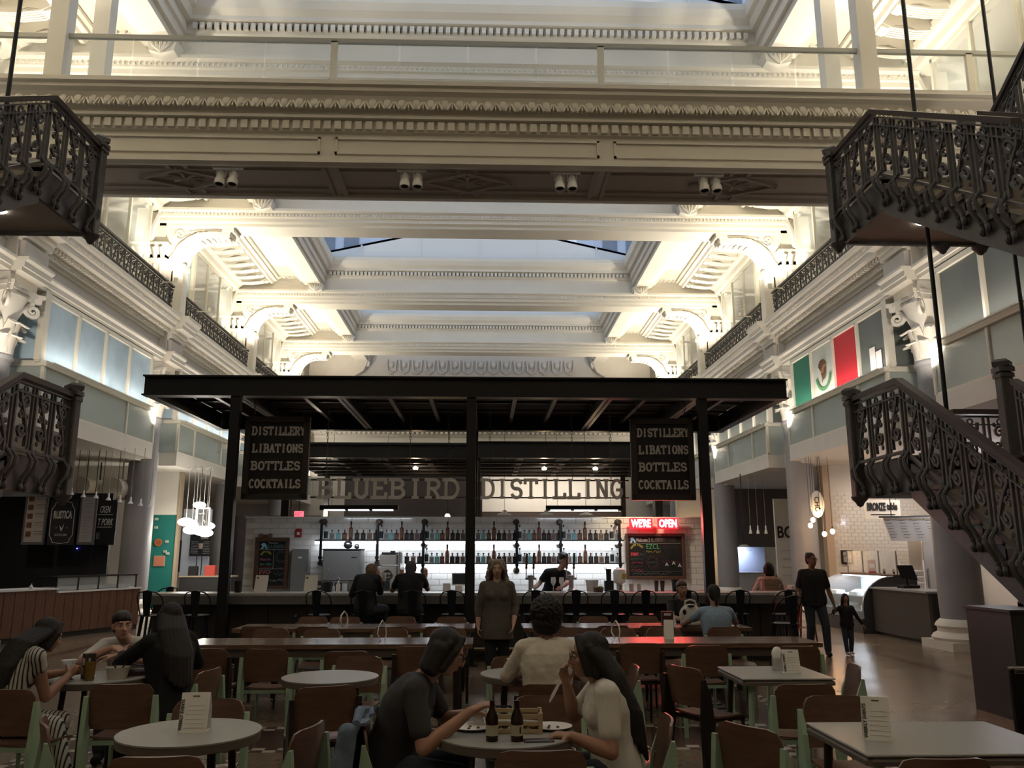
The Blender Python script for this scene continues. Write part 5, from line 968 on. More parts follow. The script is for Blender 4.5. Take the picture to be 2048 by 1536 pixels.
for k in range(14): G().box(0.06, 0.06 + 0.1 + 0.14 * ((k * 7) % 5) / 5, -0.003, 0, 0.08 + k * 0.066, 0.086 + k * 0.066).obj('print_line', gframe, t, smooth=False)
t, w, h = flat_sign('roast_sign', 'black sign with white italic lettering ending CKEN and T PORK', 'sign', 190, 1000, 236, 1090, mat('sign_black', (0.012, 0.012, 0.013), 0.6), Y=19.75)
text('CKEN', 0.22, paper, t, (w * 0.36, -0.006, h * 0.78), width=w * 0.55, shear=0.25); text('T PORK', 0.22, paper, t, (w * 0.42, -0.006, h * 0.50), width=w * 0.8, shear=0.25)
for z in (0.67, 0.39): G().box(0, w * 0.8, -0.004, 0, h * z, h * z + 0.01).obj('underline', paper, t, smooth=False)
G().bev(w * 0.02, w * 0.18, -0.006, -0.002, h * 0.12, h * 0.28, 0.01).obj('round_label', gframe, t, smooth=False)
# pendants over the stall
for i, (px, py) in enumerate(((143, 985), (167, 990), (192, 992), (217, 996), (240, 1000), (261, 1003), (281, 1007), (300, 1009))):
    p = atY(px, py, 19.2 if i > 4 else 20.4); p.y = 19.2; p = atY(px, py, 19.2)
    t = thing('cone_pendant', 'small white cone pendant on a thin cord over the brown stall counter', 'lamp', tuple(p), 0, 'cone pendants over the stall'); G().lathe([(0.06, -0.05), (0.045, -0.02), (0.02, 0.02), (0.02, 0.10), (0.0, 0.11)], 12).obj('shade', white, t); G().cyl((0, 0, 0.1), (0, 0, 4.03 - p.z), 0.006, n=4).obj('cord', sof_m, t)
for i, (px, py, r, lab) in enumerate(((188, 975, 0.22, 'short white ventilation drum beside the square grille'), (233, 978, 0.28, 'large white ventilation disc near the grey column'))):
    p = atY(px, py, 22.0); t = thing('ventilation_duct', lab, 'duct', tuple(p)); G().cyl((0, -0.3 if i else -0.7, 0), (0, 0.6, 0), r, n=20).obj('duct_body', wallwhite, t); G().cyl((0, 0.3, r), (0, 0.3, 4.03 - p.z), 0.02, n=5).obj('strap', iron, t)
p = atY(165, 968, 21.5); t = thing('vent_grille', 'square white vent grille box above the stall', 'vent', tuple(p)); G().box(-0.15, 0.15, 0, 0.5, -0.18, 0.18).obj('box', wallwhite, t, smooth=False); 
for k in range(6): G().box(-0.11, 0.11, -0.01, 0, -0.14 + k * 0.05, -0.12 + k * 0.05).obj('slat', gframe, t, smooth=False)
G().cyl((0, 0.2, 0.18), (0, 0.2, 4.03 - p.z), 0.015, n=5).obj('strap', iron, t)
t = thing('kitchen_shelving', 'grey steel kitchen rack in the dim corner of the stall', 'shelf', (-11.2, 18.6, 0))
for z in (0.6, 1.05, 1.45): G().box(-0.5, 0.5, 0, 0.4, z, z + 0.03).obj('shelf_board', stain, t, smooth=False)
for x in (-0.48, 0.45): G().box(x, x + 0.03, 0, 0.03, 0, 1.7).obj('upright', stain, t, smooth=False)
tag(G().lathe([(0, 0), (0.03, 0), (0.035, 0.05), (0.012, 0.07), (0.012, 0.1), (0, 0.1)], 10).obj('salt_bottle', white, None, (*atZ(62, 1178, 0.985).xy, 0.985)), 'tiny white shaker on the stall counter top', 'shaker')
tag(G().ell((0, 0, 0), 0.012, 0.012, 0.012, n=8, h=5).obj('power_led', emis('blue_led', (0.1, 0.1, 1.0), 12), None, tuple(atY(154, 1097, 19.93))), 'tiny blue indicator light on the black stall wall', 'light')
# ---- teal stall and tea stall
wall_piece('teal_partition', -12.3, -9.05, 25.0, 25.1, 0, 2.78, teal, -1); wall_piece('cream_partition_head', -12.3, -9.05, 25.0, 25.1, 2.78, 4.04, wallwhite, -1); wall_piece('partition_edge', -9.05, -8.97, 24.95, 25.15, 0, 4.04, tan, -1)
tp = thing('wall_decoration', 'orange round plate hung on the teal wall', 'decoration', tuple(atY(317, 1085, 24.96))); G().cyl((0, 0, 0), (0, -0.03, 0), 0.11, n=16).obj('plate', mat('orange_dim', (0.35, 0.10, 0.03), 0.6), tp); G().cyl((0, -0.03, 0), (0, -0.035, 0), 0.07, n=14).obj('plate_well', mat('orange_dark', (0.25, 0.07, 0.02), 0.6), tp)
tp = thing('poster', 'small orange notice on the teal wall', 'poster', tuple(atY(318, 1122, 24.96))); G().box(-0.14, 0.14, -0.01, 0.03, -0.13, 0.13).obj('sheet', mat('notice_orange', (0.45, 0.16, 0.09), 0.7), tp, smooth=False); G().box(-0.16, 0.16, 0, 0.035, -0.15, 0.15).obj('border', tan, tp, smooth=False)
for i, (px, py) in enumerate(((312, 1055), (334, 1083), (330, 1103), (335, 1107), (313, 1038))):
    q = tag(G().bev(-0.05, 0.05, -0.03, 0.03, -0.035, 0.035, 0.01).obj('wall_block', mat('pale_sage', (0.36, 0.40, 0.33), 0.7), None, tuple(atY(px, py, 24.97)), smooth=False), 'small pale block stuck on the teal wall', 'decoration', 'blocks on the teal wall')
wall_piece('tea_stall_back', -9.6, -5.9, 30.3, 30.4, 0, 3.0, mat('tea_dark', (0.045, 0.035, 0.035), 0.6), -1)
wall_piece('tea_stall_light_panel', -9.9, -9.0, 27.9, 28.0, 0.9, 3.1, mat('pale_panel', (0.6, 0.66, 0.74), 0.5), -1)
t = thing('tea_menu', 'black tall chalk menu beside the glowing white pendants', 'menu', tuple(atY(400, 1090, 27.0))); G().box(-0.32, 0.32, 0, 0.03, -0.35, 0.33).obj('board', slate, t, smooth=False); text('TEAS', 0.12, cw, t, (0.12, -0.005, 0.22), width=0.25)
for k in range(8): scrib(t, -0.16, 0.1 - k * 0.05, 0.22, 0.03, cw); scrib(t, 0.2, 0.1 - k * 0.05, 0.2, 0.03, cw)
G().lathe([(0.06, 0), (0.075, 0.17), (0.0, 0.17)], 10, (0.03, -0.02, -0.12)).obj('printed_cup', tan, t)
for px in (395, 405): G().cyl((atY(px, 1090, 27).x - t.location.x, 0.02, -0.35), (atY(px, 1090, 27).x - t.location.x, 0.02, -t.location.z), 0.015, n=5).obj('leg', black, t)
t, w, h = flat_sign('tea_sign', 'small black framed sign hanging among the white pendants', 'sign', 394, 1018, 418, 1052, blackwall, Y=23.6, frame=white); scrib(t, w / 2 - 0.03, h * 0.7, w * 0.6, 0.07, paper); scrib(t, w * 0.65, h * 0.3, 0.06, 0.16, paper)
t, w, h = flat_sign('screen', 'tall tilted blue menu screen beside the teal wall', 'screen', 345, 1083, 360, 1140, emis('screen_blue', (0.25, 0.42, 0.9), 1.3), Y=26.0, frame=black)
t = thing('tea_counter', 'dark tea stall counter with pale top below the pendants', 'counter', (-8.85, 25.3, 0)); G().box(-0.1, 1.4, 0, 0.6, 0, 0.98).obj('body', blackwall, t, smooth=False); G().box(-0.12, 1.42, -0.03, 0.63, 0.98, 1.02).obj('top', tan, t, smooth=False)
tag(G().bev(0, 0.3, 0, 0.25, 0, 0.3, 0.02).obj('red_canister', mat('canister_red', (0.5, 0.07, 0.05), 0.5), None, (-8.3, 25.45, 1.02), smooth=False), 'red square canister on the tea stall counter', 'canister')
tag(G().bev(0, 0.25, 0, 0.2, 0, 0.28, 0.02).obj('black_box', blackmat, None, (-8.78, 25.45, 1.02), smooth=False), 'black machine on the tea stall counter', 'machine')
for i, (px, py, rx) in enumerate(((399, 1010, 0.17), (372, 1044, 0.22), (390, 1050, 0.26), (383, 1060, 0.22), (404, 1063, 0.22), (415, 1052, 0.2), (411, 1066, 0.2))):
    p = atY(px, py, 23.3 + 0.25 * (i % 3)); t = thing('disc_pendant', 'glowing white flattened pendant lamp of the tea stall cluster', 'lamp', tuple(p), 0, 'white pendants of the tea stall'); G().ell((0, 0, 0), rx, rx, rx * 0.52, n=16, h=8).obj('shade', bulbc, t); G().cyl((0, 0, rx * 0.4), (0, 0, 4.03 - p.z), 0.006, n=4).obj('cord', white, t); G().lathe([(0.05, 4.0 - p.z), (0.05, 4.03 - p.z), (0, 4.035 - p.z)], 10).obj('ceiling_cup', white, t)
lamp('tea_light', 'POINT', (-7.9, 23.3, 2.1), 40, (1, 0.95, 0.86), 0.2)
wall_piece('far_stall_wall', -6.0, -4.9, 28.0, 28.1, 0, 2.6, mat('mauve_wall', (0.40, 0.34, 0.37), 0.6), -1)
lamp('far_stall_light', 'POINT', (-5.0, 25.5, 2.9), 40, (1, 0.88, 0.7), 0.15)
# ---- deli side
wall_piece('deli_wall_body', 9.42, 12.4, 22.6, 22.75, 0, 4.04, wallwhite, 1); wall_piece('deli_wall_return', 9.22, 9.42, 22.5, 22.75, 0, 4.04, mat('return_beige', (0.50, 0.40, 0.30), 0.7), 1)
dt_me = G().bev(0, 0.192, -0.01, 0, 0, 0.092, 0.003).mesh('tile', tile_w, False); k2 = 0; rest = G()
for r in range(33):
    for k in range(15):
        x = 9.44 + k * 0.2 - (0.1 if r % 2 else 0); z = 0.02 + r * 0.1
        if x < 9.42 or x > 12.1: continue
        if k2 < 296 and 1.1 < z < 3.3: put('tile', dt_me, walls[1], (x, 22.6, z)); k2 += 1
        else: rest.box(x, x + 0.192, 22.59, 22.6, z, z + 0.092)
o = rest.obj('tile_field', tile_w, walls[1], smooth=False); o['kind'] = 'stuff'
t, w, h = flat_sign('deli_sign', 'white hanging sign lettered BRONZE table in heavy black', 'sign', 1731, 1000, 1799, 1038, paper, Y=20.8)
text('BRONZE', 0.26, ink, t, (w * 0.33, -0.006, h * 0.62), width=w * 0.52, bold=0.014); text('table', 0.24, ink, t, (w * 0.77, -0.006, h * 0.64), width=w * 0.30, bold=0.012); G().box(w * 0.16, w * 0.84, -0.006, -0.002, h * 0.2, h * 0.26).obj('print_line', ink, t, smooth=False)
for i in range(4):
    a = 1765 + i * 27; p = atY(a, 1035, 19.9); q = atY(a + 25, 1082, 20.3); p2 = atY(a + 18, 1082, 20.3)
    t = thing('deli_menu', 'tilted white menu panel over the deli counter, one of four in a row', 'menu board', (p.x, 19.9, p2.z), 0, 'deli menu panels'); wd = 0.33; hh = p.z - p2.z; dx = p2.x - p.x
    G().add([(0, 0, hh), (wd, 0, hh), (wd + dx, 0.4, 0), (dx, 0.4, 0), (0, 0.03, hh), (wd, 0.03, hh), (wd + dx, 0.43, 0), (dx, 0.43, 0)], [(0, 1, 2, 3), (7, 6, 5, 4), (0, 4, 5, 1), (1, 5, 6, 2), (2, 6, 7, 3), (3, 7, 4, 0)]).obj('panel', paper, t, smooth=False)
    for k in range(7): f = 0.12 + k * 0.12; G().box(0.03 + dx * f, 0.03 + dx * f + 0.12 + 0.02 * (k % 3), 0.4 * f - 0.012, 0.4 * f - 0.004, hh * (1 - f) - 0.006, hh * (1 - f) + 0.006).obj('print_line', gframe, t, smooth=False)
    G().box(0.02, wd - 0.02, -0.006, 0, hh - 0.06, hh - 0.02).obj('heading', tan, t, smooth=False)
t = thing('menu_rail', 'thin black rail carrying the deli menu panels', 'rail'); p = atY(1758, 1034, 19.85); G().cyl(tuple(p), (p.x + 1.6, 19.85, p.z + 0.03), 0.02, n=6).obj('bar', black, t); G().cyl((p.x + 0.3, 19.85, p.z), (p.x + 0.3, 19.85, 4.03), 0.01, n=4).obj('drop_rod', black, t); G().cyl((p.x + 1.3, 19.85, p.z), (p.x + 1.3, 19.85, 4.03), 0.01, n=4).obj('drop_rod', black, t)
t = thing('deli_case', 'curved glass deli case glowing white inside', 'display case'); prof = [(8.05, 0.30)] + [(8.75 - 0.70 * math.cos(R(a)), 0.55 + 0.62 * math.sin(R(a))) for a in range(0, 91, 10)] + [(9.25, 1.17), (9.25, 0.30)]
steel_d = mat('case_dark_steel', (0.10, 0.10, 0.105), 0.35, metal=0.6)
G().ext(prof, 'y', 17.98, 18.06).obj('end_panel', steel_d, t, smooth=False); G().ext(prof, 'y', 20.6, 20.68).obj('end_panel', steel_d, t, smooth=False)
rows = [[(x, 18.06, z) for x, z in prof[:11]], [(x, 19.3, z) for x, z in prof[:11]], [(x, 20.6, z) for x, z in prof[:11]]]
G().sheet(rows, 0.012).obj('curved_glass', glass, t); G().box(8.75, 9.27, 17.98, 20.68, 1.17, 1.21).obj('top_shelf', framewood, t, smooth=False)
G().tube([(x, 18.0, z) for x, z in prof[:11]], 0.022, 6).obj('edge_trim', stain, t)
for z in (0.42, 0.72): G().box(8.2 if z < .5 else 8.35, 9.2, 18.1, 20.58, z, z + 0.02).obj('glass_shelf', mat('case_shelf', (0.55, 0.62, 0.70), 0.2), t, smooth=False)
for k in range(12): G().bev(8.3 + 0.3 * (k % 3), 8.52 + 0.3 * (k % 3), 18.3 + 0.55 * (k // 3), 18.7 + 0.55 * (k // 3), 0.74 if k % 2 else 0.44, 0.82 if k % 2 else 0.54, 0.01).obj('food_tray', paper, t, smooth=False)
G().box(9.2, 9.27, 18.0, 20.6, 0.3, 1.17).obj('back_panel', mat('case_back', (0.55, 0.60, 0.66), 0.4), t, smooth=False); G().box(8.0, 9.3, 17.98, 20.7, 0.0, 0.30).obj('base', steel_d, t, smooth=False)
lamp('deli_case_light', 'AREA', (8.85, 19.3, 1.14), 22, (0.75, 0.88, 1.0), 0.2, None, sizey=2.4)
G().box(8.75, 8.9, 18.1, 20.55, 1.145, 1.165).obj('case_strip', led, t, smooth=False)
for k in range(4): G().box(8.9, 8.92, 18.1 + k * 0.82, 18.14 + k * 0.82, 1.21, 1.72).obj('guard_post', stain, t, smooth=False)
for k in range(3): G().box(8.905, 8.915, 18.14 + k * 0.82, 18.92 + k * 0.82, 1.26, 1.72).obj('guard_pane', glass, t, smooth=False)
t = thing('deli_counter', 'dark counter with pale top running from the deli case to the column', 'counter', (0, 0, 0))
G().box(8.25, 8.32, 15.68, 17.96, 0.06, 0.93).obj('front_panel', mat('deli_front_brown', (0.085, 0.068, 0.058), 0.5), t, smooth=False); G().box(8.32, 8.95, 15.68, 17.96, 0.0, 0.93).obj('counter_body', darkface, t, smooth=False); G().box(8.2, 9.0, 15.66, 17.96, 0.93, 0.965).obj('top', stone, t, smooth=False)
t = thing('sales_terminal', 'black touch screen terminal tilted on the deli counter', 'terminal', (8.62, 17.1, 0.965)); G().box(-0.12, 0.22, -0.03, 0.25, 0, 0.06).obj('cash_drawer', blackmat, t, smooth=False); G().add([(-0.12, 0.05, 0.2), (0.2, 0.0, 0.16), (0.1, -0.02, 0.46), (-0.2, 0.03, 0.46), (-0.1, 0.08, 0.2), (0.22, 0.03, 0.16), (0.12, 0.01, 0.46), (-0.18, 0.06, 0.46)], [(0, 1, 2, 3), (7, 6, 5, 4), (0, 4, 5, 1), (1, 5, 6, 2), (2, 6, 7, 3), (3, 7, 4, 0)]).obj('screen', black, t, smooth=False); G().cyl((0.03, 0.08, 0.06), (0.0, 0.06, 0.25), 0.03, n=8).obj('stand', black, t)
t = thing('kitchen_rack', 'white wire rack behind the deli counter', 'rack', (10.3, 20.2, 0))
for k in range(7): G().box(-0.3, 0.3, 0, 0.4, 0.4 + k * 0.14, 0.42 + k * 0.14).obj('shelf_wire', white, t, smooth=False)
for x in (-0.3, 0.28): G().box(x, x + 0.03, 0, 0.03, 0, 1.5).obj('upright', white, t, smooth=False)
t = thing('kitchen_cooler', 'tall steel cooler beside the white rack', 'refrigerator', (11.15, 20.6, 0)); G().bev(-0.35, 0.5, 0, 0.7, 0, 2.0, 0.02).obj('body', stain, t, smooth=False); G().box(-0.33, 0.48, -0.03, 0, 0.1, 1.95).obj('door', stain, t, smooth=False); G().box(-0.28, -0.25, -0.06, -0.03, 0.8, 1.3).obj('handle', gm, t, smooth=False)
t = thing('picture_frame', 'small black framed picture on the white deli tiles', 'picture', tuple(atY(1694, 1114, 22.55))); G().box(-0.15, 0.15, -0.02, 0.03, -0.18, 0.18).obj('frame', black, t, smooth=False); G().box(-0.11, 0.11, -0.026, -0.02, -0.14, 0.14).obj('photo', mat('photo_grey', (0.35, 0.33, 0.31), 0.6, noise=0.8, nscale=14), t, smooth=False)
t = thing('red_menu', 'red and white paper sign standing on the deli case', 'sign', (9.05, 19.6, 1.21)); G().box(-0.09, 0.09, 0, 0.01, 0, 0.3).obj('sheet', mat('sheet_red', (0.5, 0.12, 0.1), 0.6), t, smooth=False); G().box(-0.06, 0.06, -0.004, 0, 0.12, 0.22).obj('white_band', paper, t, smooth=False)
for px in (1760, 1782): tag(G().ell((0, 0, 0.06), 0.035, 0.035, 0.06, n=8, h=6).obj('pepper_mill', framewood, None, (atY(px, 1160, 19.0).x * 0 + 9.02, 18.5 if px == 1760 else 18.95, 1.21)), 'small dark jar on top of the deli case', 'jar', 'jars on the deli case')
lamp('deli_light', 'SPOT', (10.6, 20.4, 4.0), 80, (1, 0.86, 0.72), 0.1, (10.6, 22.0, 0.8), 130); lamp('kitchen_light', 'POINT', (11.3, 18.6, 2.6), 30, (0.9, 0.9, 1.0), 0.2)
# hanging oval sign and filament bulbs
t = thing('oval_sign', 'white oval hanging sign lettered CHU beside the filament bulbs', 'sign', (8.22, 20.5, 2.86), R(-30)); G().ell((0, 0, 0), 0.17, 0.03, 0.33, n=20, h=12).obj('disc', white, t); text('CHU', 0.16, ink, t, (0, -0.04, 0), (R(90), R(90), 0), width=0.36, bold=0.002)
for x in (-0.08, 0.08): G().cyl((x, 0, 0.28), (x, 0, 1.17), 0.006, n=4).obj('cord', black, t)
for i, (px, py) in enumerate(((1640, 1025), (1626, 1040), (1621, 1051), (1649, 1068), (1665, 1063))): bulb_thing(px, py, 20.2 + 0.2 * (i % 3), 'glowing filament bulb on a black cord beside the grey deli-side column', 4.03, 0.055, 5, (1, 0.5, 0.24), True, 'filament bulbs by the column')
# far stalls on the deli side
wall_piece('white_stall_partition', 9.05, 11.2, 26.0, 26.1, 0, 3.35, wallwhite, 1); wall_piece('dark_soffit_panel', 7.6, 12, 31.0, 31.1, 1.9, 4.04, mat('soffit_brown', (0.13, 0.11, 0.10), 0.7), 1)
text('BO', 0.5, ink, walls[1], (9.36, 25.99, 2.3), width=0.52, bold=0.01, name='wall_lettering')
for k in range(4): G().box(9.2, 9.6, 25.985, 26, 1.75 - k * 0.25, 1.78 - k * 0.25).obj('wall_print_line', sign_letter, walls[1], smooth=False)
t = thing('kitchen_hatch', 'pale lit kitchen opening behind the grey column', 'kitchen', (8.9, 31.5, 0)); G().box(-0.9, 1.6, 0, 0.05, 0.9, 1.95).obj('lit_back_wall', mat('kitchen_blue', (0.45, 0.50, 0.66), 0.4), t, smooth=False); G().box(-0.9, 1.6, -0.9, -0.2, 0, 0.95).obj('counter', wallwhite, t, smooth=False); G().box(-0.9, 1.6, -0.95, -0.15, 0.95, 1.0).obj('counter_top', stone, t, smooth=False)
lamp('hatch_light', 'AREA', (9.2, 31.2, 1.95), 25, (0.7, 0.8, 1), 1.0, (9.2, 31.6, 0.9), sizey=0.3)
for i, dx in enumerate((-0.35, 0.05)): 
    t = thing('heat_lamp', 'black stemmed heat lamp in the kitchen opening', 'lamp', (8.55 + dx + 0.35, 30.7, 1.0), 0, 'heat lamps in the kitchen'); G().cyl((0, 0, 0), (0, 0, 0.9), 0.03, n=6).obj('stem', black, t); G().lathe([(0.16, 0.1), (0.06, 0.3), (0, 0.32)], 10).obj('shade', black, t)
for i, px in enumerate((1501, 1516, 1532)):
    p = atY(px, 1062, 25.2); t = thing('bottle_pendant', 'small white bottle shaped pendant by the white partition', 'lamp', tuple(p), 0, 'bottle pendants'); G().lathe([(0.05, -0.08), (0.04, 0.0), (0.02, 0.05), (0.02, 0.16), (0, 0.16)], 10).obj('shade', white, t); G().cyl((0, 0, 0.15), (0, 0, 4.03 - p.z), 0.005, n=4).obj('cord', sof_m, t)
t = thing('dome_pendant', 'glass dome pendant on a long black rod', 'lamp', tuple(atY(1488, 1095, 25.0))); G().lathe([(0.22, -0.1), (0.2, 0.0), (0.1, 0.08), (0, 0.1)], 16).obj('dome', glass, t); G().cyl((0, 0, 0.08), (0, 0, 4.03 - t.location.z), 0.015, n=5).obj('rod', black, t)
# white wall with lettering beside the bar, and far centre
wc = struct('wall_lettered'); G().box(4.2, 5.05, 18.3, 18.4, 0, 3.05).obj('panel', wallwhite, wc, smooth=False)
for i, (s_, z, w_) in enumerate((('CDON', 1.80, 0.40), ('MORE', 1.55, 0.36), ('TION', 1.32, 0.30))): text(s_, 0.17, ink, wc, (4.62 + 0.02 * i, 18.295, z), width=w_, bold=0.006 if i == 0 else 0.002, name='wall_lettering')
for i in range(4): bulb_thing(1388, (1074, 1089, 1101, 1130)[i], 17.9, 'small round marquee bulb beside the lettered white wall', 3, 0.045, 1.2, (1, 0.62, 0.35), False, 'marquee bulbs')
t = thing('marquee_post', 'grey carved post carrying the marquee bulbs', 'post', (atY(1376, 1090, 17.8).x, 17.8, 0)); G().box(-0.06, 0.06, -0.06, 0.06, 0, 1.4).obj('pole', gm, t, smooth=False); G().bev(-0.09, 0.09, -0.07, 0.07, 1.35, 2.1, 0.03).obj('carved_block', sof_m, t, smooth=False); G().ell((0, 0, 2.2), 0.06, 0.06, 0.08, n=8, h=6).obj('knob', sof_m, t); G().add([(-0.12, -0.07, 2.0), (0.16, -0.07, 2.16), (0.09, -0.07, 1.9), (-0.12, 0.07, 2.0), (0.16, 0.07, 2.16), (0.09, 0.07, 1.9)], [(0, 1, 2), (5, 4, 3), (0, 3, 4, 1), (1, 4, 5, 2), (2, 5, 3, 0)]).obj('wing', sof_m, t, smooth=False)
t = thing('information_stand', 'grey slanted stand board leaning by the lettered wall', 'stand', (atY(1400, 1170, 17.2).x, 17.2, 0)); G().add([(-0.16, 0, 0.75), (0.2, 0, 0.75), (0.02, 0.1, 1.3), (-0.26, 0.1, 1.3), (-0.16, 0.03, 0.75), (0.2, 0.03, 0.75), (0.02, 0.13, 1.3), (-0.26, 0.13, 1.3)], [(0, 1, 2, 3), (7, 6, 5, 4), (0, 4, 5, 1), (1, 5, 6, 2), (2, 6, 7, 3), (3, 7, 4, 0)]).obj('board', gm, t, smooth=False); G().box(-0.02, 0.04, 0.05, 0.1, 0, 0.9).obj('leg', black, t, smooth=False)
wm = struct('wall_market'); G().box(-0.1, 4.6, 27.5, 27.7, 0, 4.3).obj('panel', wallwhite, wm, smooth=False); G().box(-4.6, -0.1, 27.5, 27.7, 0, 4.35).obj('dark_panel', mat('market_dark', (0.03, 0.027, 0.026), 0.6), wm, smooth=False); G().box(-0.1, 4.6, 27.3, 27.5, 2.2, 3.0).obj('dark_band', mat('band_brown', (0.05, 0.035, 0.03), 0.6), wm, smooth=False); G().box(-4.6, -1.2, 27.3, 27.5, 0, 2.3).obj('grey_lower_panel', plaster, wm, smooth=False)
lamp('market_wash', 'AREA', (2.2, 26.3, 3.9), 26, (1, 0.9, 0.78), 4, (2.2, 27.5, 2.8), sizey=0.3)
# host stand and barrier near the foot of the stairs
t = thing('host_stand', 'dark grey panelled host stand near the foot of the stairs', 'stand', (5.36, 8.6, 0)); hg2 = mat('host_grey', (0.05, 0.05, 0.052), 0.5)
G().box(0, 0.45, 0, 0.8, 0.0, 1.06).obj('body', hg2, t, smooth=False); G().box(-0.02, 0.47, -0.02, 0.82, 1.06, 1.09).obj('top', hg2, t, smooth=False); G().box(0.02, 0.2, -0.012, 0, 0.06, 1.02).obj('panel', hg2, t, smooth=False); G().box(0.23, 0.43, -0.012, 0, 0.06, 1.02).obj('panel', hg2, t, smooth=False)
t = thing('wood_shelf_unit', 'brown wooden shelf unit of stacked high chairs behind the host stand', 'shelf', (5.86, 8.85, 0))
for k in range(6): G().box(0, 0.8, 0, 0.4, 0.28 + k * 0.16, 0.32 + k * 0.16).obj('shelf_board', framewood, t, smooth=False)
for x in (0, 0.76): G().box(x, x + 0.04, 0, 0.4, 0, 1.14).obj('upright', framewood, t, smooth=False)
t = thing('low_barrier', 'low black barrier with a steel top rail before the host stand', 'barrier', (4.62, 7.5, 0)); G().box(0, 1.2, 0, 0.04, 0.05, 0.62).obj('panel', blackmat, t, smooth=False); G().cyl((-0.02, 0.02, 0.66), (1.2, 0.02, 0.66), 0.02, n=8).obj('top_rail', stain, t); G().cyl((0.02, 0.02, 0), (0.02, 0.02, 0.66), 0.025, n=8).obj('post', black, t)
# ============================================================ FURNITURE
def chair_meshes(frame):
    seat = G(); rows = []
    for i in range(6):
        y = -0.19 + 0.39 * i / 5; rows.append([((-0.2 + 0.4 * j / 4) * (1 if i < 5 else 0.94), y, 0.455 - 0.012 * math.sin(PI * j / 4) - (0.02 if i == 5 else 0) + (0.012 if i == 0 else 0)) for j in range(5)])
    seat = G().sheet(rows, 0.014).mesh('seat', chair_wood)
    rows = []
    for i in range(7):
        t = i / 6; z = 0.525 + 0.285 * t; w = 0.205 * (0.93 if i == 0 else (1.0 if i < 6 else 0.86))
        if i == 5: w = 0.20
        rows.append([((-1 + 2 * j / 8) * w, -0.215 - 0.045 * t - 0.03 * (1 - ((j - 4) / 4) ** 2), z - (0.012 if (j in (0, 8) and i == 6) else 0)) for j in range(9)])
    back = G().sheet(rows, 0.013).mesh('backrest', chair_wood)
    leg = G(); leg.ext([(-0.285, 0.0), (-0.262, 0.0), (-0.175, 0.42), (-0.185, 0.455), (-0.205, 0.60), (-0.255, 0.735), (-0.272, 0.735), (-0.285, 0.60), (-0.30, 0.44)], 'x', -0.016, 0.016); leg = leg.mesh('rear_leg', frame, False)
    fl_ = G().tube([(0, 0, 0.445), (0, 0.012, 0.2), (0, 0.025, 0)], [0.016, 0.014, 0.010], 8).mesh('front_leg', frame)
    rail = G().box(-0.2, 0.2, -0.19, -0.165, 0.415, 0.445).box(-0.185, -0.16, -0.18, 0.17, 0.42, 0.443).box(0.16, 0.185, -0.18, 0.17, 0.42, 0.443).box(-0.18, 0.18, 0.15, 0.17, 0.42, 0.443).mesh('seat_frame', frame, False)
    bolt = G().ell((0, 0, 0), 0.007, 0.004, 0.007, n=8, h=4).mesh('bolt', stain)
    return seat, back, leg, fl_, rail, bolt
CH = {'mint': chair_meshes(mint), 'dark': chair_meshes(darkleg)}
def chair(pt, rz, kind, label, group=None, top=True):
    """pt: where the middle of the backrest top stands (x, y)"""
    x, y = pt
    if top: x += -math.sin(rz) * 0.275; y += math.cos(rz) * 0.275
    t = thing('dining_chair', label, 'chair', (x, y, 0), rz, group); seat, back, leg, fl_, rail, bolt = CH[kind]
    put('seat', seat, t); put('backrest', back, t)
    for s in (-1, 1): put('rear_leg', leg, t, (s * 0.218, 0, 0)); put('front_leg', fl_, t, (s * 0.172, 0.155, 0)); put('bolt', bolt, t, (s * 0.185, -0.222, 0.60))
    put('seat_frame', rail, t); return t
def LC(i, n): return ['fourth', 'third', 'second', 'first', 'first', 'second', 'third', 'fourth'][i] + ' plywood chair from the gap,'
MW = 'mint-legged plywood chair '; DW = 'dark-legged plywood chair '
chair((-1.39, 3.81), 0.05, 'mint', MW + 'pulled up to the near side of the round table with the card')
chair((-3.04, 5.65), -0.15, 'mint', MW + 'under the woman in striped trousers')
chair((-2.27, 4.62), R(-62), 'mint', MW + 'turned sideways beside the round table with the card')
chair((-2.39, 5.84), 0.08, 'mint', MW + 'with its back to the bowl on the crowded round table')
chair((-1.62, 5.24), PI + 0.1, 'mint', MW + 'facing across the round table behind the white card')
chair((-2.03, 6.56), R(82), 'mint', MW + 'at the side of the woman in black')
chair((-2.53, 7.94), 0.0, 'dark', DW + 'at the end of the long table near the woman in black')
chair((-1.97, 7.89), 0.0, 'mint', MW + 'at the long table behind the empty round table')
chair((-1.21, 7.70), 0.03, 'mint', MW + 'between the long table and the empty round table')
chair((-0.62, 8.05), -0.05, 'dark', DW + 'at the long table behind the woman in glasses')
chair((-1.04, 7.33), PI - 0.15, 'mint', MW + 'on the far side of the empty round table')
chair((-1.02, 5.71), R(22), 'dark', DW + 'standing before the empty round table')
chair((-0.86, 4.45), R(78), 'mint', MW + 'seen edge-on beside the round table with the card')
chair((-0.62, 4.55), R(-84), 'mint', MW + 'with a denim jacket over its back')
chair((0.25, 3.87), 0.03, 'mint', MW + 'at the near side of the table with beer bottles')
chair((0.43, 5.75), 0.0, 'dark', DW + 'under the person in the white shirt')
chair((0.38, 5.30), PI, 'mint', MW + 'on the far side of the table with beer bottles')
chair((0.25, 7.30), PI + 0.2, 'mint', MW + 'behind the small table with paper bowls')
chair((1.50, 8.29), 0.0, 'dark', DW + 'with a red-lit seat at the long table')
chair((1.16, 6.62), R(88), 'mint', MW + 'seen edge-on behind the long-haired woman')
chair((0.97, 4.60), R(86), 'mint', MW + 'under the woman in the white T-shirt')
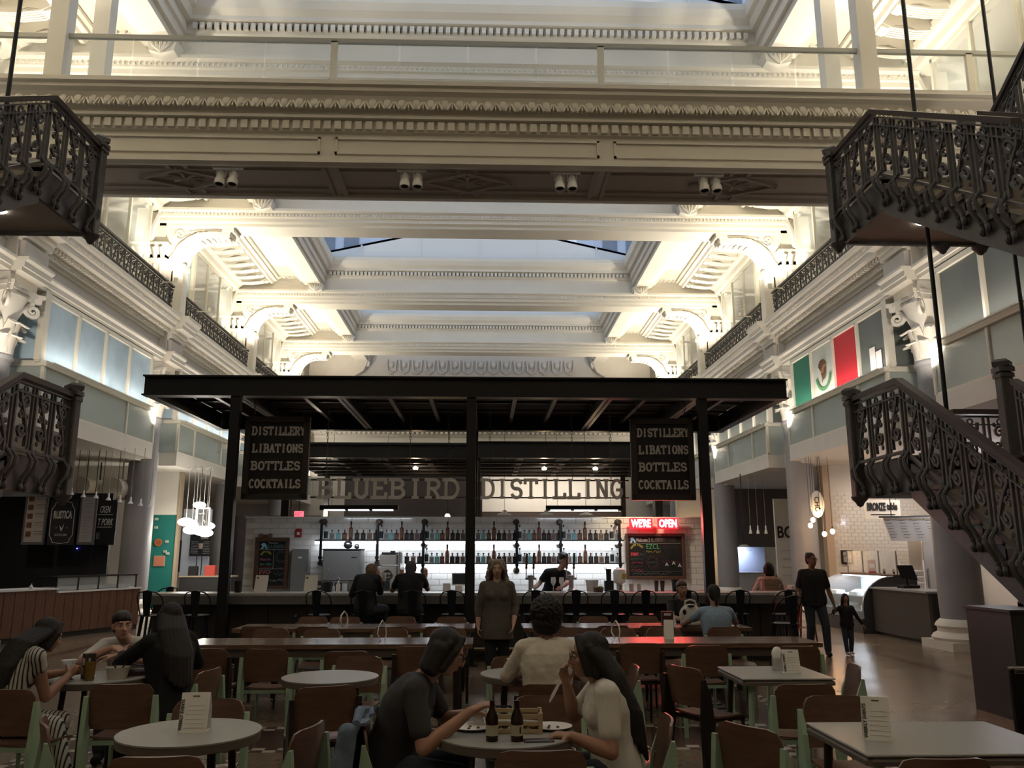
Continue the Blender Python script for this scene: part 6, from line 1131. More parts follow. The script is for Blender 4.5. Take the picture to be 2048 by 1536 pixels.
chair((1.51, 6.60), R(-62), 'dark', DW + 'standing alone with red neon gleaming on its seat')
chair((2.08, 8.05), 0.0, 'mint', MW + 'at the long table behind the square table')
chair((1.31, 4.38), R(-58), 'mint', MW + 'turned to the corner of the near square table')
chair((2.12, 5.70), 0.0, 'mint', MW + 'at the near side of the square table with a napkin holder')
chair((2.12, 5.24), PI, 'mint', MW + 'facing over the square table with the tall card')
chair((2.93, 7.98), 0.0, 'mint', MW + 'at the end of the long table by the walkway')
chair((2.87, 6.63), R(80), 'mint', MW + 'at the walkway side of the square table')
chair((1.94, 3.67), 0.0, 'mint', MW + 'pushed under the near square table with the tall card')
for i, x in enumerate((-2.45, -1.8, -1.05, -0.45, 0.95, 1.55, 2.15, 2.8)):
    chair((x + 0.06 * math.sin(i * 5), 9.98 + 0.05 * math.cos(i * 3)), PI + 0.1 * math.sin(i * 2), 'mint' if i % 3 else 'dark', LC(i, 4) + ' bar side of nearer long table, ' + ('stall' if i < 4 else 'deli') + ' half')
for i, x in enumerate((-2.7, -2.0, -1.15, -0.5, 0.8, 1.5, 2.1)):
    chair((x + 0.05 * math.sin(i * 4), 10.28 + 0.05 * math.cos(i * 5)), 0.1 * math.sin(i * 3), 'mint' if i % 2 else 'dark', LC(i, 4) + ' near side of farther long table, ' + ('stall' if i < 4 else 'deli') + ' half')
chair((2.82, 10.05), 0.0, 'dark', DW + 'under the woman in the pale blue top')
for i, x in enumerate((-2.35, -1.9, -1.15, -0.45, 0.85, 1.5, 2.2, 3.0)):
    chair((x, 11.85 + 0.04 * math.cos(i * 3)), PI + 0.1 * math.sin(i * 2), 'mint' if i % 2 else 'dark', LC(i, 4) + ' bar side of farther long table, ' + ('stall' if i < 4 else 'deli') + ' half')
# ---- tables
top_r = G().lathe([(0.0, 0.735), (0.357, 0.735), (0.36, 0.738), (0.36, 0.745), (0.0, 0.745)], 40).mesh('laminate', table_grey); edg_r = G().lathe([(0.0, 0.695), (0.352, 0.695), (0.358, 0.70), (0.358, 0.7355), (0.0, 0.7355)], 40).mesh('tabletop', table_edge)
tleg = G().tube([(0, 0, 0.70), (0.05, 0, 0)], [0.022, 0.014], 8).mesh('leg', darkleg)
def round_table(x, y, lab, m=None):
    t = thing('round_table', lab, 'table', (x, y, 0)); put('tabletop', edg_r, t); put('laminate', top_r, t)
    for k in range(4): a = PI / 4 + k * PI / 2; put('leg', tleg, t, (0.24 * math.cos(a), 0.24 * math.sin(a), 0), (0, 0, a))
    return t
round_table(-1.53, 4.65, 'round grey table holding only a white events card'); round_table(-1.16, 6.62, 'empty round grey table behind the dark-legged chair'); round_table(0.11, 4.57, 'round grey table with beer bottles and a basket'); round_table(-2.90, 6.66, 'round grey table crowded with bowls and glasses'); round_table(0.33, 6.75, 'small round grey table with stacked paper bowls')
def square_table(x, y, w, d, lab):
    t = thing('square_table', lab, 'table', (x, y, 0)); G().bev(-w / 2, w / 2, -d / 2, d / 2, 0.695, 0.736, 0.02).obj('tabletop', table_edge, t, smooth=False); G().bev(-w / 2 + 0.002, w / 2 - 0.002, -d / 2 + 0.002, d / 2 - 0.002, 0.735, 0.746, 0.004).obj('laminate', table_grey, t, smooth=False)
    for a in (-1, 1):
        for b in (-1, 1): G().tube([(a * (w / 2 - 0.09), b * (d / 2 - 0.09), 0.70), (a * (w / 2 - 0.05), b * (d / 2 - 0.05), 0)], [0.024, 0.015], 8).obj('leg', mint if a * b > 0 else darkleg, t)
square_table(2.26, 6.74, 0.70, 0.70, 'square grey table with a napkin holder and card'); square_table(2.26, 4.40, 1.0, 0.76, 'square grey table with one tall folded card near the walkway')
def long_table(x0, x1, y0, y1, lab):
    t = thing('long_table', lab, 'table', ((x0 + x1) / 2, (y0 + y1) / 2, 0)); w = x1 - x0; d = y1 - y0; n = 4
    for k in range(n): G().bev(-w / 2, w / 2, -d / 2 + k * d / n + 0.0015, -d / 2 + (k + 1) * d / n - 0.0015, 0.705, 0.75, 0.003).obj('plank', plank, t, smooth=False)
    G().box(-w / 2 + 0.06, w / 2 - 0.06, -d / 2 + 0.04, d / 2 - 0.04, 0.62, 0.705).obj('apron', table_edge, t, smooth=False)
    for a in (-1, 1):
        for b in (-1, 1): G().box(a * (w / 2 - 0.16) - 0.035, a * (w / 2 - 0.16) + 0.035, b * (d / 2 - 0.1) - 0.035, b * (d / 2 - 0.1) + 0.035, 0, 0.62).obj('leg', darkleg, t, smooth=False)
        G().box(a * (w / 2 - 0.16) - 0.02, a * (w / 2 - 0.16) + 0.02, -d / 2 + 0.1, d / 2 - 0.1, 0.12, 0.17).obj('stretcher', darkleg, t, smooth=False)
long_table(-3.08, -0.12, 8.84, 9.54, 'nearer long wooden table on the stall side of the gap'); long_table(0.48, 3.5, 8.84, 9.54, 'nearer long wooden table on the deli side of the gap'); long_table(-3.1, -0.12, 10.68, 11.42, 'farther long wooden table on the stall side of the gap'); long_table(0.48, 3.35, 10.68, 11.42, 'farther long wooden table on the deli side of the gap')
# ---- metal bar stools
navy = mat('dark_blue_steel', (0.012, 0.016, 0.024), 0.35, metal=0.4); redst = mat('red_steel', (0.20, 0.02, 0.02), 0.4, metal=0.2)
def stool_meshes(m):
    seat = G().lathe([(0.0, 0.745), (0.15, 0.745), (0.17, 0.75), (0.175, 0.762), (0.16, 0.768), (0.0, 0.762)], 20).mesh('seat', m)
    leg = G().ext([(0.10, 0.75), (0.15, 0.75), (0.225, 0.0), (0.205, 0.0)], 'y', -0.012, 0.012).mesh('leg', m, False)
    br = G().tube([(0.165 * math.cos(a), 0.165 * math.sin(a), 0.30) for a in [PI / 4 + k * PI / 2 for k in range(4)]], 0.009, 5, closed=True).mesh('foot_ring', m)
    sp = G().sheet([[(-0.045, -0.165, 0.76), (0.0, -0.175, 0.76), (0.045, -0.165, 0.76)], [(-0.06, -0.19, 0.95), (0.0, -0.2, 0.95), (0.06, -0.19, 0.95)], [(-0.07, -0.20, 1.115), (0.0, -0.21, 1.12), (0.07, -0.20, 1.115)]], 0.006).mesh('back_splat', m)
    hp = G().tube([(-0.17, 0.03, 0.76), (-0.185, -0.05, 0.93), (-0.18, -0.12, 1.03), (-0.13, -0.19, 1.09), (0.0, -0.215, 1.12), (0.13, -0.19, 1.09), (0.18, -0.12, 1.03), (0.185, -0.05, 0.93), (0.17, 0.03, 0.76)], 0.010, 6).mesh('back_hoop', m)
    return seat, leg, br, sp, hp
ST = {'navy': stool_meshes(navy), 'red': stool_meshes(redst)}
def stool(x, y, rz, kind, lab, group=None, back=True):
    t = thing('bar_stool', lab, 'bar stool', (x, y, 0), rz, group); seat, leg, br, sp, hp = ST[kind]; put('seat', seat, t); put('foot_ring', br, t)
    for k in range(4): put('leg', leg, t, (0, 0, 0), (0, 0, PI / 4 + k * PI / 2))
    if back: put('back_splat', sp, t); put('back_hoop', hp, t)
SPL = {295: 'with hooped back at the outer bar end facing the food case', 390: 'with hooped back below the tea stall pendants', 635: 'in front of the second menu sheet on the bar', 725: 'under the drinking woman', 825: 'under the man with raised hands', 905: 'beside the central canopy post', 1070: 'before the first beer tap column', 1153: 'before the second beer tap column', 1230: 'before the black straw caddy', 1290: 'before the tumblers', 1375: 'behind the woman with the tote bag', 1480: 'behind the woman in pale blue'}
for i, px in enumerate((295, 390, 635, 725, 825, 905, 1070, 1153, 1230, 1290, 1375, 1480)):
    x = atY(px, 1185, 12.75).x; sp_ = {725: 'under the drinking woman', 825: 'under the man with raised hands'}.get(px)
    stool(x, 12.95, 0.06 * math.sin(i * 2.3), 'navy', 'dark metal bar stool ' + SPL[px])
stool(4.52, 12.9, 0.2, 'navy', 'dark metal bar stool at the deli end of the bar below the backpack'); stool(-5.35, 14.4, 0.9, 'navy', 'dark metal bar stool turned at the end of the bar by the tea stall')
stool(3.95, 11.2, 0.3, 'navy', 'dark metal stool at the end of the farther long table'); 
for i, (x, y) in enumerate(((5.75, 16.6), (6.15, 17.2), (6.0, 15.9))): stool(x, y, 0.5 * i, 'red', 'backless red metal stool behind the walking man', 'red stools', False)
t = thing('high_table', 'dark high table with papers beside the person with the backpack', 'table', (5.45, 15.2, 0)); G().bev(-0.3, 0.45, -0.3, 0.3, 1.0, 1.04, 0.01).obj('tabletop', framewood, t, smooth=False); G().cyl((0, 0, 0.02), (0, 0, 1.0), 0.04, n=8).obj('pedestal', black, t); G().lathe([(0.25, 0), (0.25, 0.015), (0, 0.03)], 16).obj('base', black, t)
tag(G().box(-0.12, 0.12, -0.08, 0.08, 0, 0.06).obj('paper_stack', paper, None, (5.55, 15.1, 1.04), (0, 0, 0.2), False), 'stack of white paper on the high table', 'paper')
# ============================================================ PEOPLE
V = Vector
def blob(g, voxel, smooth=4, mats=None, name='body', fac=0.5, noise=0, nsize=0.03):
    me = bpy.data.meshes.new('tmp'); me.from_pydata(g.v, [], g.f); bm = bmesh.new(); bm.from_mesh(me); bmesh.ops.remove_doubles(bm, verts=bm.verts, dist=1e-5); bmesh.ops.recalc_face_normals(bm, faces=bm.faces); bm.to_mesh(me); bm.free()
    o = bpy.data.objects.new('tmp', me)
    r = o.modifiers.new('r', 'REMESH'); r.mode = 'VOXEL'; r.voxel_size = voxel; r.use_smooth_shade = True
    if smooth: s = o.modifiers.new('s', 'SMOOTH'); s.iterations = smooth; s.factor = fac
    if noise:
        tx = bpy.data.textures.new('n', 'CLOUDS'); tx.noise_scale = nsize; d = o.modifiers.new('d', 'DISPLACE'); d.texture = tx; d.strength = noise; d.texture_coords = 'LOCAL'
    out = bake(o); bpy.data.objects.remove(o); bpy.data.meshes.remove(me)
    out.materials.clear(); out.materials.append(mats); out.shade_smooth(); return out
def pose(x, y, rz, pz=0.56, lean=0.0, side=0.0, seated=True, k=1.0):
    F = V((-math.sin(rz), math.cos(rz), 0)); Q = V((math.cos(rz), math.sin(rz), 0)); U = V((0, 0, 1)); P = V((x, y, pz))
    T = (U * math.cos(lean) + F * math.sin(lean) + Q * math.sin(side)).normalized(); J = dict(F=F, Q=Q, T=T, k=k, rz=rz, pel=P)
    J['chest'] = P + T * 0.31 * k; J['neck'] = P + T * 0.49 * k; J['head'] = J['neck'] + (T * 0.65 + U * 0.35).normalized() * 0.165 * k + F * 0.025 * k
    for s, n in ((1, 'R'), (-1, 'L')):
        J['sh' + n] = J['neck'] - T * 0.055 * k + Q * s * 0.168 * k; J['el' + n] = J['sh' + n] + V((0, 0, -0.27 * k)) + Q * s * 0.04 * k; J['wr' + n] = J['el' + n] + V((0, 0, -0.18 * k)) + F * 0.15 * k
        J['hip' + n] = P + Q * s * 0.085 * k - V((0, 0, 0.02 * k))
        if seated: J['kn' + n] = J['hip' + n] + F * 0.41 * k + Q * s * 0.03 + V((0, 0, -0.02)); J['an' + n] = V((*(J['kn' + n] + F * 0.03).xy, 0.085))
        else: J['kn' + n] = J['hip' + n] + V((0, 0, -(pz - 0.02) * 0.46)) + F * 0.02; J['an' + n] = V((*(J['hip' + n] + Q * s * 0.01).xy, 0.085 * k))
    J['hyaw'] = 0.0; J['hpitch'] = 0.0; J['hroll'] = 0.0; J['curl'] = 0.6
    return J
def frame_of(J):
    return Matrix.Rotation(J['rz'] + J['hyaw'], 3, 'Z') @ Matrix.Rotation(J['hpitch'], 3, 'X') @ Matrix.Rotation(J['hroll'], 3, 'Y')
def hand(g, w, d, nrm, curl, k, thumb=1, spread=1.0):
    d = d.normalized(); nrm = (nrm - d * nrm.dot(d)).normalized(); b = d.cross(nrm).normalized() * thumb
    for i, (off, ln) in enumerate(((-1.5, 0.062), (-0.5, 0.076), (0.5, 0.082), (1.5, 0.074))):
        kn = w + d * 0.078 * k + b * off * 0.0185 * k; g.cap(w + b * off * 0.009 * k + d * 0.012 * k, 0.0165 * k, kn, 0.0125 * k, 8)
        p = kn; a = curl * 0.45; dd = (d + b * off * 0.07 * spread).normalized()
        for j, f in enumerate((0.45, 0.32, 0.23)):
            dv_ = dd * math.cos(a) + nrm * math.sin(a); q = p + dv_ * ln * f * 1.12 * k; g.cap(p, (0.0098 - 0.0012 * j) * k, q, (0.0090 - 0.0013 * j) * k, 7); p = q; a += curl * 0.8
    t0 = w + d * 0.022 * k + b * 0.026 * k; t1 = t0 + (d * 0.55 + b * 0.8 + nrm * 0.35).normalized() * 0.042 * k; t2 = t1 + (d * 0.85 + b * 0.3 + nrm * (0.3 + 0.5 * curl)).normalized() * 0.034 * k
    g.cap(t0, 0.0155 * k, t1, 0.0115 * k, 8); g.cap(t1, 0.0112 * k, t2, 0.0088 * k, 7)
SKIN = {'light': mat('skin_light', (0.46, 0.27, 0.20), 0.5, noise=0.06, nscale=12), 'tan': mat('skin_tan', (0.33, 0.175, 0.115), 0.5, noise=0.06, nscale=12), 'brown': mat('skin_brown', (0.21, 0.105, 0.065), 0.5, noise=0.06, nscale=12)}
eye_m = mat('eye_dark', (0.02, 0.015, 0.012), 0.2); eye_w = mat('eye_white', (0.55, 0.52, 0.48), 0.3); lip_m = mat('lips', (0.26, 0.09, 0.075), 0.5); ring_m = mat('glasses_rim', (0.03, 0.028, 0.03), 0.3)
def person(label, J, skin='tan', vox=0.012, top=None, sleeve=0.55, pants=None, shoes=None, hair=None, hair_kind='short', hem=0.0, glasses=False, skirt=None, top_noise=0, neckline=0.0, hands=True, big=1.0, bust=False):
    if (J['neck'] - J['pel']).length > 0: J['T'] = (J['neck'] - J['pel']).normalized(); q_ = J['shR'] - J['shL']; J['Q'] = (q_ - J['T'] * q_.dot(J['T'])).normalized()
    k = J['k']; t = thing('person', label, 'person', (J['pel'].x, J['pel'].y, 0)); O = V((J['pel'].x, J['pel'].y, 0)); F, Q, T = J['F'], J['Q'], J['T']; B = T.cross(Q).normalized() * -1
    Rm = Matrix((Q, T.cross(Q), T)).transposed(); j = {n: (v - O if isinstance(v, V) and n not in ('F', 'Q', 'T') else v) for n, v in J.items()}; H = frame_of(J); hc = j['head']; hd = lambda x, y, z: hc + H @ V((x * k, y * k, z * k))
    g = G()
    PROF = [(-0.13, 0.095, 0.070), (-0.10, 0.140, 0.100), (-0.03, 0.165, 0.121), (0.05, 0.158, 0.113), (0.14, 0.144, 0.102), (0.23, 0.150, 0.104), (0.32, 0.166, 0.110), (0.39, 0.166, 0.102), (0.445, 0.135, 0.080), (0.485, 0.070, 0.058)]
    def spine(u):
        if u <= 0: return j['pel'] + T * u * k
        if u <= 0.31: return j['pel'].lerp(j['chest'], u / 0.31)
        return j['chest'].lerp(j['neck'], min(1, (u - 0.31) / 0.18))
    D = T.cross(Q)
    def loft(g, rings, n=18):
        vs = []; fs = []
        for c, rx, ry, q, d in rings:
            for i in range(n): a_ = 2 * PI * i / n; vs.append(c + q * rx * math.cos(a_) + d * ry * math.sin(a_))
        for r_ in range(len(rings) - 1):
            for i in range(n): i2 = (i + 1) % n; fs.append((r_ * n + i, r_ * n + i2, (r_ + 1) * n + i2, (r_ + 1) * n + i))
        fs.append(list(range(n - 1, -1, -1))); fs.append([(len(rings) - 1) * n + i for i in range(n)]); g.add(vs, fs)
    def torso(g, e, hem=0.0):
        pr = PROF if not hem else [(-0.13 - hem, 0.178, 0.140), (-0.09, 0.172, 0.132)] + PROF[2:]
        loft(g, [(spine(u), (rx * big + e) * k, (ry * big + e) * k, Q, D) for u, rx, ry in pr])
        if bust:
            for s_ in (-1, 1): g.ell(spine(0.32) + Q * s_ * 0.072 * k + D * 0.072 * big * k, (0.066 + e * 0.6) * k, (0.06 + e * 0.6) * k, (0.066 + e * 0.6) * k, Rm, 12, 8)
        for n in 'RL': g.cap(j['neck'] - T * 0.035 * k, (0.050 + e) * k, j['sh' + n], (0.053 + e) * k, 10)
    torso(g, 0)
    g.cap(j['neck'] - T * 0.03 * k, 0.058 * k, hd(0, -0.015, -0.06), 0.050 * k, 12)
    # head: skull, face, jaw, brow, nose, lips, ears
    g.ell(hd(0, -0.012, 0.028), 0.074 * k, 0.094 * k, 0.088 * k, H, 16, 12); g.ell(hd(0, 0.026, -0.03), 0.059 * k, 0.064 * k, 0.082 * k, H, 16, 12); g.ell(hd(0, 0.052, -0.088), 0.030 * k, 0.026 * k, 0.022 * k, H, 10, 8)
    g.cap(hd(-0.032, 0.076, 0.028), 0.012 * k, hd(0.032, 0.076, 0.028), 0.012 * k, 8)
    g.cap(hd(0, 0.085, 0.012), 0.009 * k, hd(0, 0.105, -0.026), 0.0125 * k, 8); g.ell(hd(-0.014, 0.092, -0.030), 0.009 * k, 0.009 * k, 0.008 * k); g.ell(hd(0.014, 0.092, -0.030), 0.009 * k, 0.009 * k, 0.008 * k)
    g.ell(hd(0, 0.083, -0.056), 0.024 * k, 0.012 * k, 0.010 * k, H, 10, 6)
    for s in (-1, 1): g.ell(hd(s * 0.074, -0.008, -0.008), 0.010 * k, 0.020 * k, 0.033 * k, H, 8, 8); g.ell(hd(s * 0.040, 0.055, -0.022), 0.022 * k, 0.02 * k, 0.022 * k, H, 8, 8)
    for n, s in (('R', 1), ('L', -1)):
        g.cap(j['sh' + n], 0.050 * k, j['el' + n], 0.039 * k, 12); m = j['el' + n].lerp(j['wr' + n], 0.35); g.cap(j['el' + n], 0.039 * k, m, 0.041 * k, 12); g.cap(m, 0.041 * k, j['wr' + n], 0.026 * k, 12)
        fd = J.get('hd' + n, (j['wr' + n] - j['el' + n]).normalized()); nr = J.get('hn' + n, -Q * s if abs(fd.dot(Q)) < 0.8 else V((0, 0, -1)))
        if hands: hand(g, j['wr' + n], fd, nr, J.get('curl' + n, J['curl']), k, J.get('th' + n, 1))
        g.cap(j['hip' + n], 0.082 * k, j['kn' + n], 0.056 * k, 12); m = j['kn' + n].lerp(j['an' + n], 0.3); g.cap(j['kn' + n], 0.056 * k, m, 0.055 * k, 12); g.cap(m, 0.055 * k, j['an' + n], 0.036 * k, 12)
        g.cap(j['an' + n] - V((0, 0, 0.035)) * k - F * 0.03 * k, 0.034 * k, j['an' + n] - V((0, 0, 0.05)) * k + F * 0.15 * k, 0.03 * k, 10)
    put('body', blob(g, vox, 3, SKIN[skin]), t)
    if top:
        g = G(); torso(g, 0.018, hem)
        for n in 'RL':
            e = j['sh' + n].lerp(j['el' + n], min(1, sleeve)); g.cap(j['sh' + n], 0.065 * k, e, (0.060 if sleeve < 0.8 else 0.055) * k, 12)
            if sleeve > 1: g.cap(j['el' + n], 0.055 * k, j['el' + n].lerp(j['wr' + n], sleeve - 1), 0.044 * k, 12)
        put('top', blob(g, max(vox, 0.009), 5, top, noise=top_noise, nsize=0.06), t)
    if pants or skirt:
        g = G(); g.ell(j['pel'] - T * 0.03 * k, 0.172 * big * k, 0.135 * big * k, 0.13 * k, Rm, 14, 10)
        for n in 'RL':
            e = 0.016; g.cap(j['hip' + n], (0.082 + e) * k, j['kn' + n], (0.056 + e) * k, 12)
            f = 0.96 if pants else 0.55; g.cap(j['kn' + n], (0.056 + e) * k, j['kn' + n].lerp(j['an' + n], f), ((0.042 if pants else 0.09) + e) * k, 12)
        put('trousers' if pants else 'skirt', blob(g, max(vox, 0.010), 5, pants or skirt), t)
    if shoes:
        for n in 'RL':
            g = G(); a = j['an' + n]; b0 = V((a.x, a.y, a.z - 0.045 * k)); g.cap(b0 - F * 0.04 * k, 0.042 * k, b0 + F * 0.16 * k, 0.038 * k, 12); g.cap(a, 0.046 * k, b0, 0.045 * k, 10); put('shoe', blob(g, 0.012, 3, shoes), t)
    # face details
    for s in (-1, 1):
        G().ell(hd(s * 0.031, 0.077, 0.008), 0.013 * k, 0.010 * k, 0.0075 * k, H, 10, 6).obj('eye', eye_w, t); G().ell(hd(s * 0.031, 0.086, 0.008), 0.006 * k, 0.004 * k, 0.006 * k, H, 8, 6).obj('iris', eye_m, t)
        if hair: G().cap(hd(s * 0.016, 0.090, 0.029), 0.0035 * k, hd(s * 0.050, 0.076, 0.031), 0.003 * k, 6).obj('eyebrow', hair, t)
    g = G().ell(hd(0, 0.091, -0.053), 0.020 * k, 0.006 * k, 0.0042 * k, H, 10, 6).ell(hd(0, 0.090, -0.062), 0.017 * k, 0.006 * k, 0.005 * k, H, 10, 6); g.obj('lips', lip_m, t)
    if glasses:
        g = G()
        for s in (-1, 1): g.tube([hd(s * 0.033 + 0.024 * math.cos(a), 0.100, 0.004 + 0.020 * math.sin(a)) for a in [2 * PI * i / 14 for i in range(14)]], 0.0022 * k, 5, closed=True); g.tube([hd(s * 0.057, 0.098, 0.010), hd(s * 0.078, 0.05, 0.012), hd(s * 0.080, -0.01, 0.008)], 0.002, 5)
        g.tube([hd(-0.010, 0.102, 0.008), hd(0.010, 0.102, 0.008)], 0.002, 5); g.obj('glasses', ring_m, t)
    if hair:
        g = G(); hv = 0.010; ns = 0
        if hair_kind in ('short', 'bun', 'pony', 'long', 'curly', 'bob'):
            g.ell(hd(0, -0.026, 0.045), 0.083 * k, 0.096 * k, 0.088 * k, H, 16, 12); g.ell(hd(0, -0.055, 0.0), 0.076 * k, 0.065 * k, 0.085 * k, H, 14, 10)
        if hair_kind == 'short': g.ell(hd(0, 0.0, 0.062), 0.076 * k, 0.086 * k, 0.066 * k, H, 14, 10)
        if hair_kind == 'bun': g.ell(hd(0, -0.085, 0.09), 0.045 * k, 0.045 * k, 0.045 * k, H, 10, 8)
        if hair_kind == 'pony': g.cap(hd(0, -0.10, 0.03), 0.035 * k, hd(0.0, -0.13, -0.12), 0.024 * k, 8)
        if hair_kind in ('long', 'bob'):
            L_ = 0.42 if hair_kind == 'long' else 0.15
            bk = -D
            for i in range(11):
                a = R(-85 + 17 * i); sa, ca = math.sin(a), math.cos(a); p0 = hd(0.072 * sa, -0.02 - 0.062 * ca, 0.02); pm = j['neck'] + T * 0.02 * k + Q * 0.095 * sa * k + bk * (0.040 + 0.055 * ca) * k if hair_kind == 'long' else hd(0.078 * sa, -0.025 - 0.058 * ca, -0.105)
                g.cap(p0, 0.036 * k, pm, 0.034 * k, 8)
                if hair_kind == 'long':
                    fr = 0.62 + 0.38 * ca + 0.05 * math.sin(i * 3.1); p1 = j['neck'] - T * L_ * fr * k + Q * 0.115 * sa * k + bk * (0.075 + 0.085 * ca) * big * k; p2 = pm.lerp(p1, 0.5) + bk * 0.025 * k; g.cap(pm, 0.034 * k, p2, 0.032 * k, 8); g.cap(p2, 0.032 * k, p1, 0.013 * k, 8)
            for s in (-1, 1): g.cap(hd(s * 0.068, -0.012, 0.05), 0.027 * k, hd(s * 0.076, -0.035, -0.09), 0.027 * k, 8); g.cap(hd(s * 0.01, 0.05, 0.10), 0.022 * k, hd(s * 0.066, 0.04, 0.03), 0.02 * k, 8); g.cap(hd(s * 0.066, 0.04, 0.03), 0.02 * k, hd(s * 0.080, 0.01, -0.08), 0.022 * k, 8)
        if hair_kind == 'curly':
            rr = random.Random(3)
            for i in range(120):
                a = rr.uniform(-1.75, 1.75); z = rr.uniform(-0.20, 0.11); rad = 0.086 + 0.045 * max(0, 0.05 - z) / 0.2 + rr.uniform(-0.015, 0.015)
                g.ell(hd(rad * math.sin(a), -0.02 - rad * math.cos(a) * 0.95, z), 0.033 * k, 0.033 * k, 0.034 * k, None, 7, 5)
            for s in (-1, 1): g.cap(hd(s * 0.012, 0.055, 0.10), 0.024 * k, hd(s * 0.075, 0.035, 0.0), 0.026 * k, 8)
            ns = 0.02
        if hair_kind == 'afro':
            g.ell(hd(0, -0.03, 0.035), 0.125 * k, 0.118 * k, 0.128 * k, H, 16, 12); g.ell(hd(0, -0.05, -0.04), 0.11 * k, 0.09 * k, 0.09 * k, H, 14, 10); ns = 0.025
        if hair_kind == 'hood':
            g.ell(hd(0, -0.02, 0.03), 0.09 * k, 0.105 * k, 0.10 * k, H, 16, 12); g.cap(hd(0, -0.06, -0.02), 0.075 * k, hd(0, -0.06, -0.10), 0.08 * k, 10)
        put('hair' if hair_kind != 'hood' else 'knit_hat', blob(g, 0.007 if vox < 0.01 else 0.011, 3, hair, noise=ns or 0.004, nsize=0.02 if ns else 0.012), t)
    return t
hair_black = mat('hair_black', (0.008, 0.0065, 0.0065), 0.65, noise=0.3, nscale=60); hair_brown = mat('hair_brown', (0.045, 0.026, 0.017), 0.5, noise=0.4, nscale=60); hair_grey = mat('hair_grey_blond', (0.20, 0.165, 0.125), 0.7, noise=0.45, nscale=50); hair_fair = mat('hair_fair', (0.12, 0.07, 0.035), 0.55, noise=0.5, nscale=50)
cl = lambda n, c, **q: mat('cloth_' + n, c, 0.9, bump=0.15, bscale=120, **q)
blk_c = cl('black', (0.012, 0.012, 0.013)); charcoal = cl('charcoal', (0.030, 0.030, 0.033)); olive = cl('olive_grey', (0.085, 0.075, 0.062)); white_c = cl('white', (0.55, 0.52, 0.47)); white2 = cl('warm_white', (0.58, 0.53, 0.45)); jeans = cl('jeans', (0.035, 0.045, 0.062)); denim = cl('denim', (0.115, 0.155, 0.215), noise=0.2, nscale=9); jacket_c = cl('jacket', (0.020, 0.022, 0.026)); shoe_w = cl('shoe_white', (0.5, 0.48, 0.45)); shoe_b = cl('shoe_black', (0.012, 0.012, 0.012)); hat_c = cl('hat', (0.05, 0.05, 0.055)); hood_c = cl('hoodie', (0.018, 0.012, 0.016), noise=0.6, nscale=14)
def pattern(name, c1, c2, scale, kind='dots'):
    m = bpy.data.materials.new('cloth_' + name); m.use_nodes = True; nt = m.node_tree; b = nt.nodes['Principled BSDF']; b.inputs['Roughness'].default_value = 0.9; tc = nt.nodes.new('ShaderNodeTexCoord'); r = nt.nodes.new('ShaderNodeValToRGB'); r.color_ramp.interpolation = 'CONSTANT'
    if kind == 'stripes': n = nt.nodes.new('ShaderNodeTexWave'); n.inputs['Scale'].default_value = scale; n.inputs['Distortion'].default_value = 0.6; out = n.outputs['Fac']; th = 0.7
    elif kind == 'blotch': n = nt.nodes.new('ShaderNodeTexNoise'); n.inputs['Scale'].default_value = scale; out = n.outputs['Fac']; th = 0.58
    else: n = nt.nodes.new('ShaderNodeTexVoronoi'); n.inputs['Scale'].default_value = scale; out = n.outputs['Distance']; th = 0.28
    nt.links.new(tc.outputs['Object'], n.inputs['Vector']); nt.links.new(out, r.inputs['Fac']); e = r.color_ramp.elements; e[0].color = (*c1, 1); e[1].position = th; e[1].color = (*c2, 1); nt.links.new(r.outputs['Color'], b.inputs['Base Color']); return m
floral = pattern('floral', (0.50, 0.40, 0.36), (0.30, 0.10, 0.09), 14, 'blotch'); bluedot = pattern('blue_dotted', (0.34, 0.42, 0.50), (0.22, 0.30, 0.40), 60); stripe = pattern('stripes', (0.42, 0.40, 0.36), (0.02, 0.018, 0.018), 14, 'stripes'); tropic = pattern('dark_print', (0.025, 0.012, 0.022), (0.42, 0.38, 0.36), 16, 'blotch')
Z = V((0, 0, 1))
# 1 standing woman with grey curls
J = pose(0.15, 10.45, PI, 0.86, 0.0, 0, False, 0.93); J['elR'] = J['shR'] + V((-0.07, 0.0, -0.25)); J['wrR'] = J['elR'] + V((-0.0, -0.06, -0.22)); J['elL'] = J['shL'] + V((0.07, 0.0, -0.25)); J['wrL'] = J['elL'] + V((-0.03, -0.12, -0.19)); J['curl'] = 0.7
J['knR'] = J['hipR'] + V((-0.0, -0.05, -0.39)); J['anR'] = V((0.09, 10.33, 0.08)); J['knL'] = J['hipL'] + V((0, -0.02, -0.4)); J['anL'] = V((0.24, 10.62, 0.09))
person('standing woman with grey curly hair, olive grey long top and black trousers', J, 'light', 0.010, olive, 1.45, blk_c, cl('shoe_brown', (0.10, 0.07, 0.055)), hair_grey, 'curly', hem=0.10, big=1.12, bust=True)
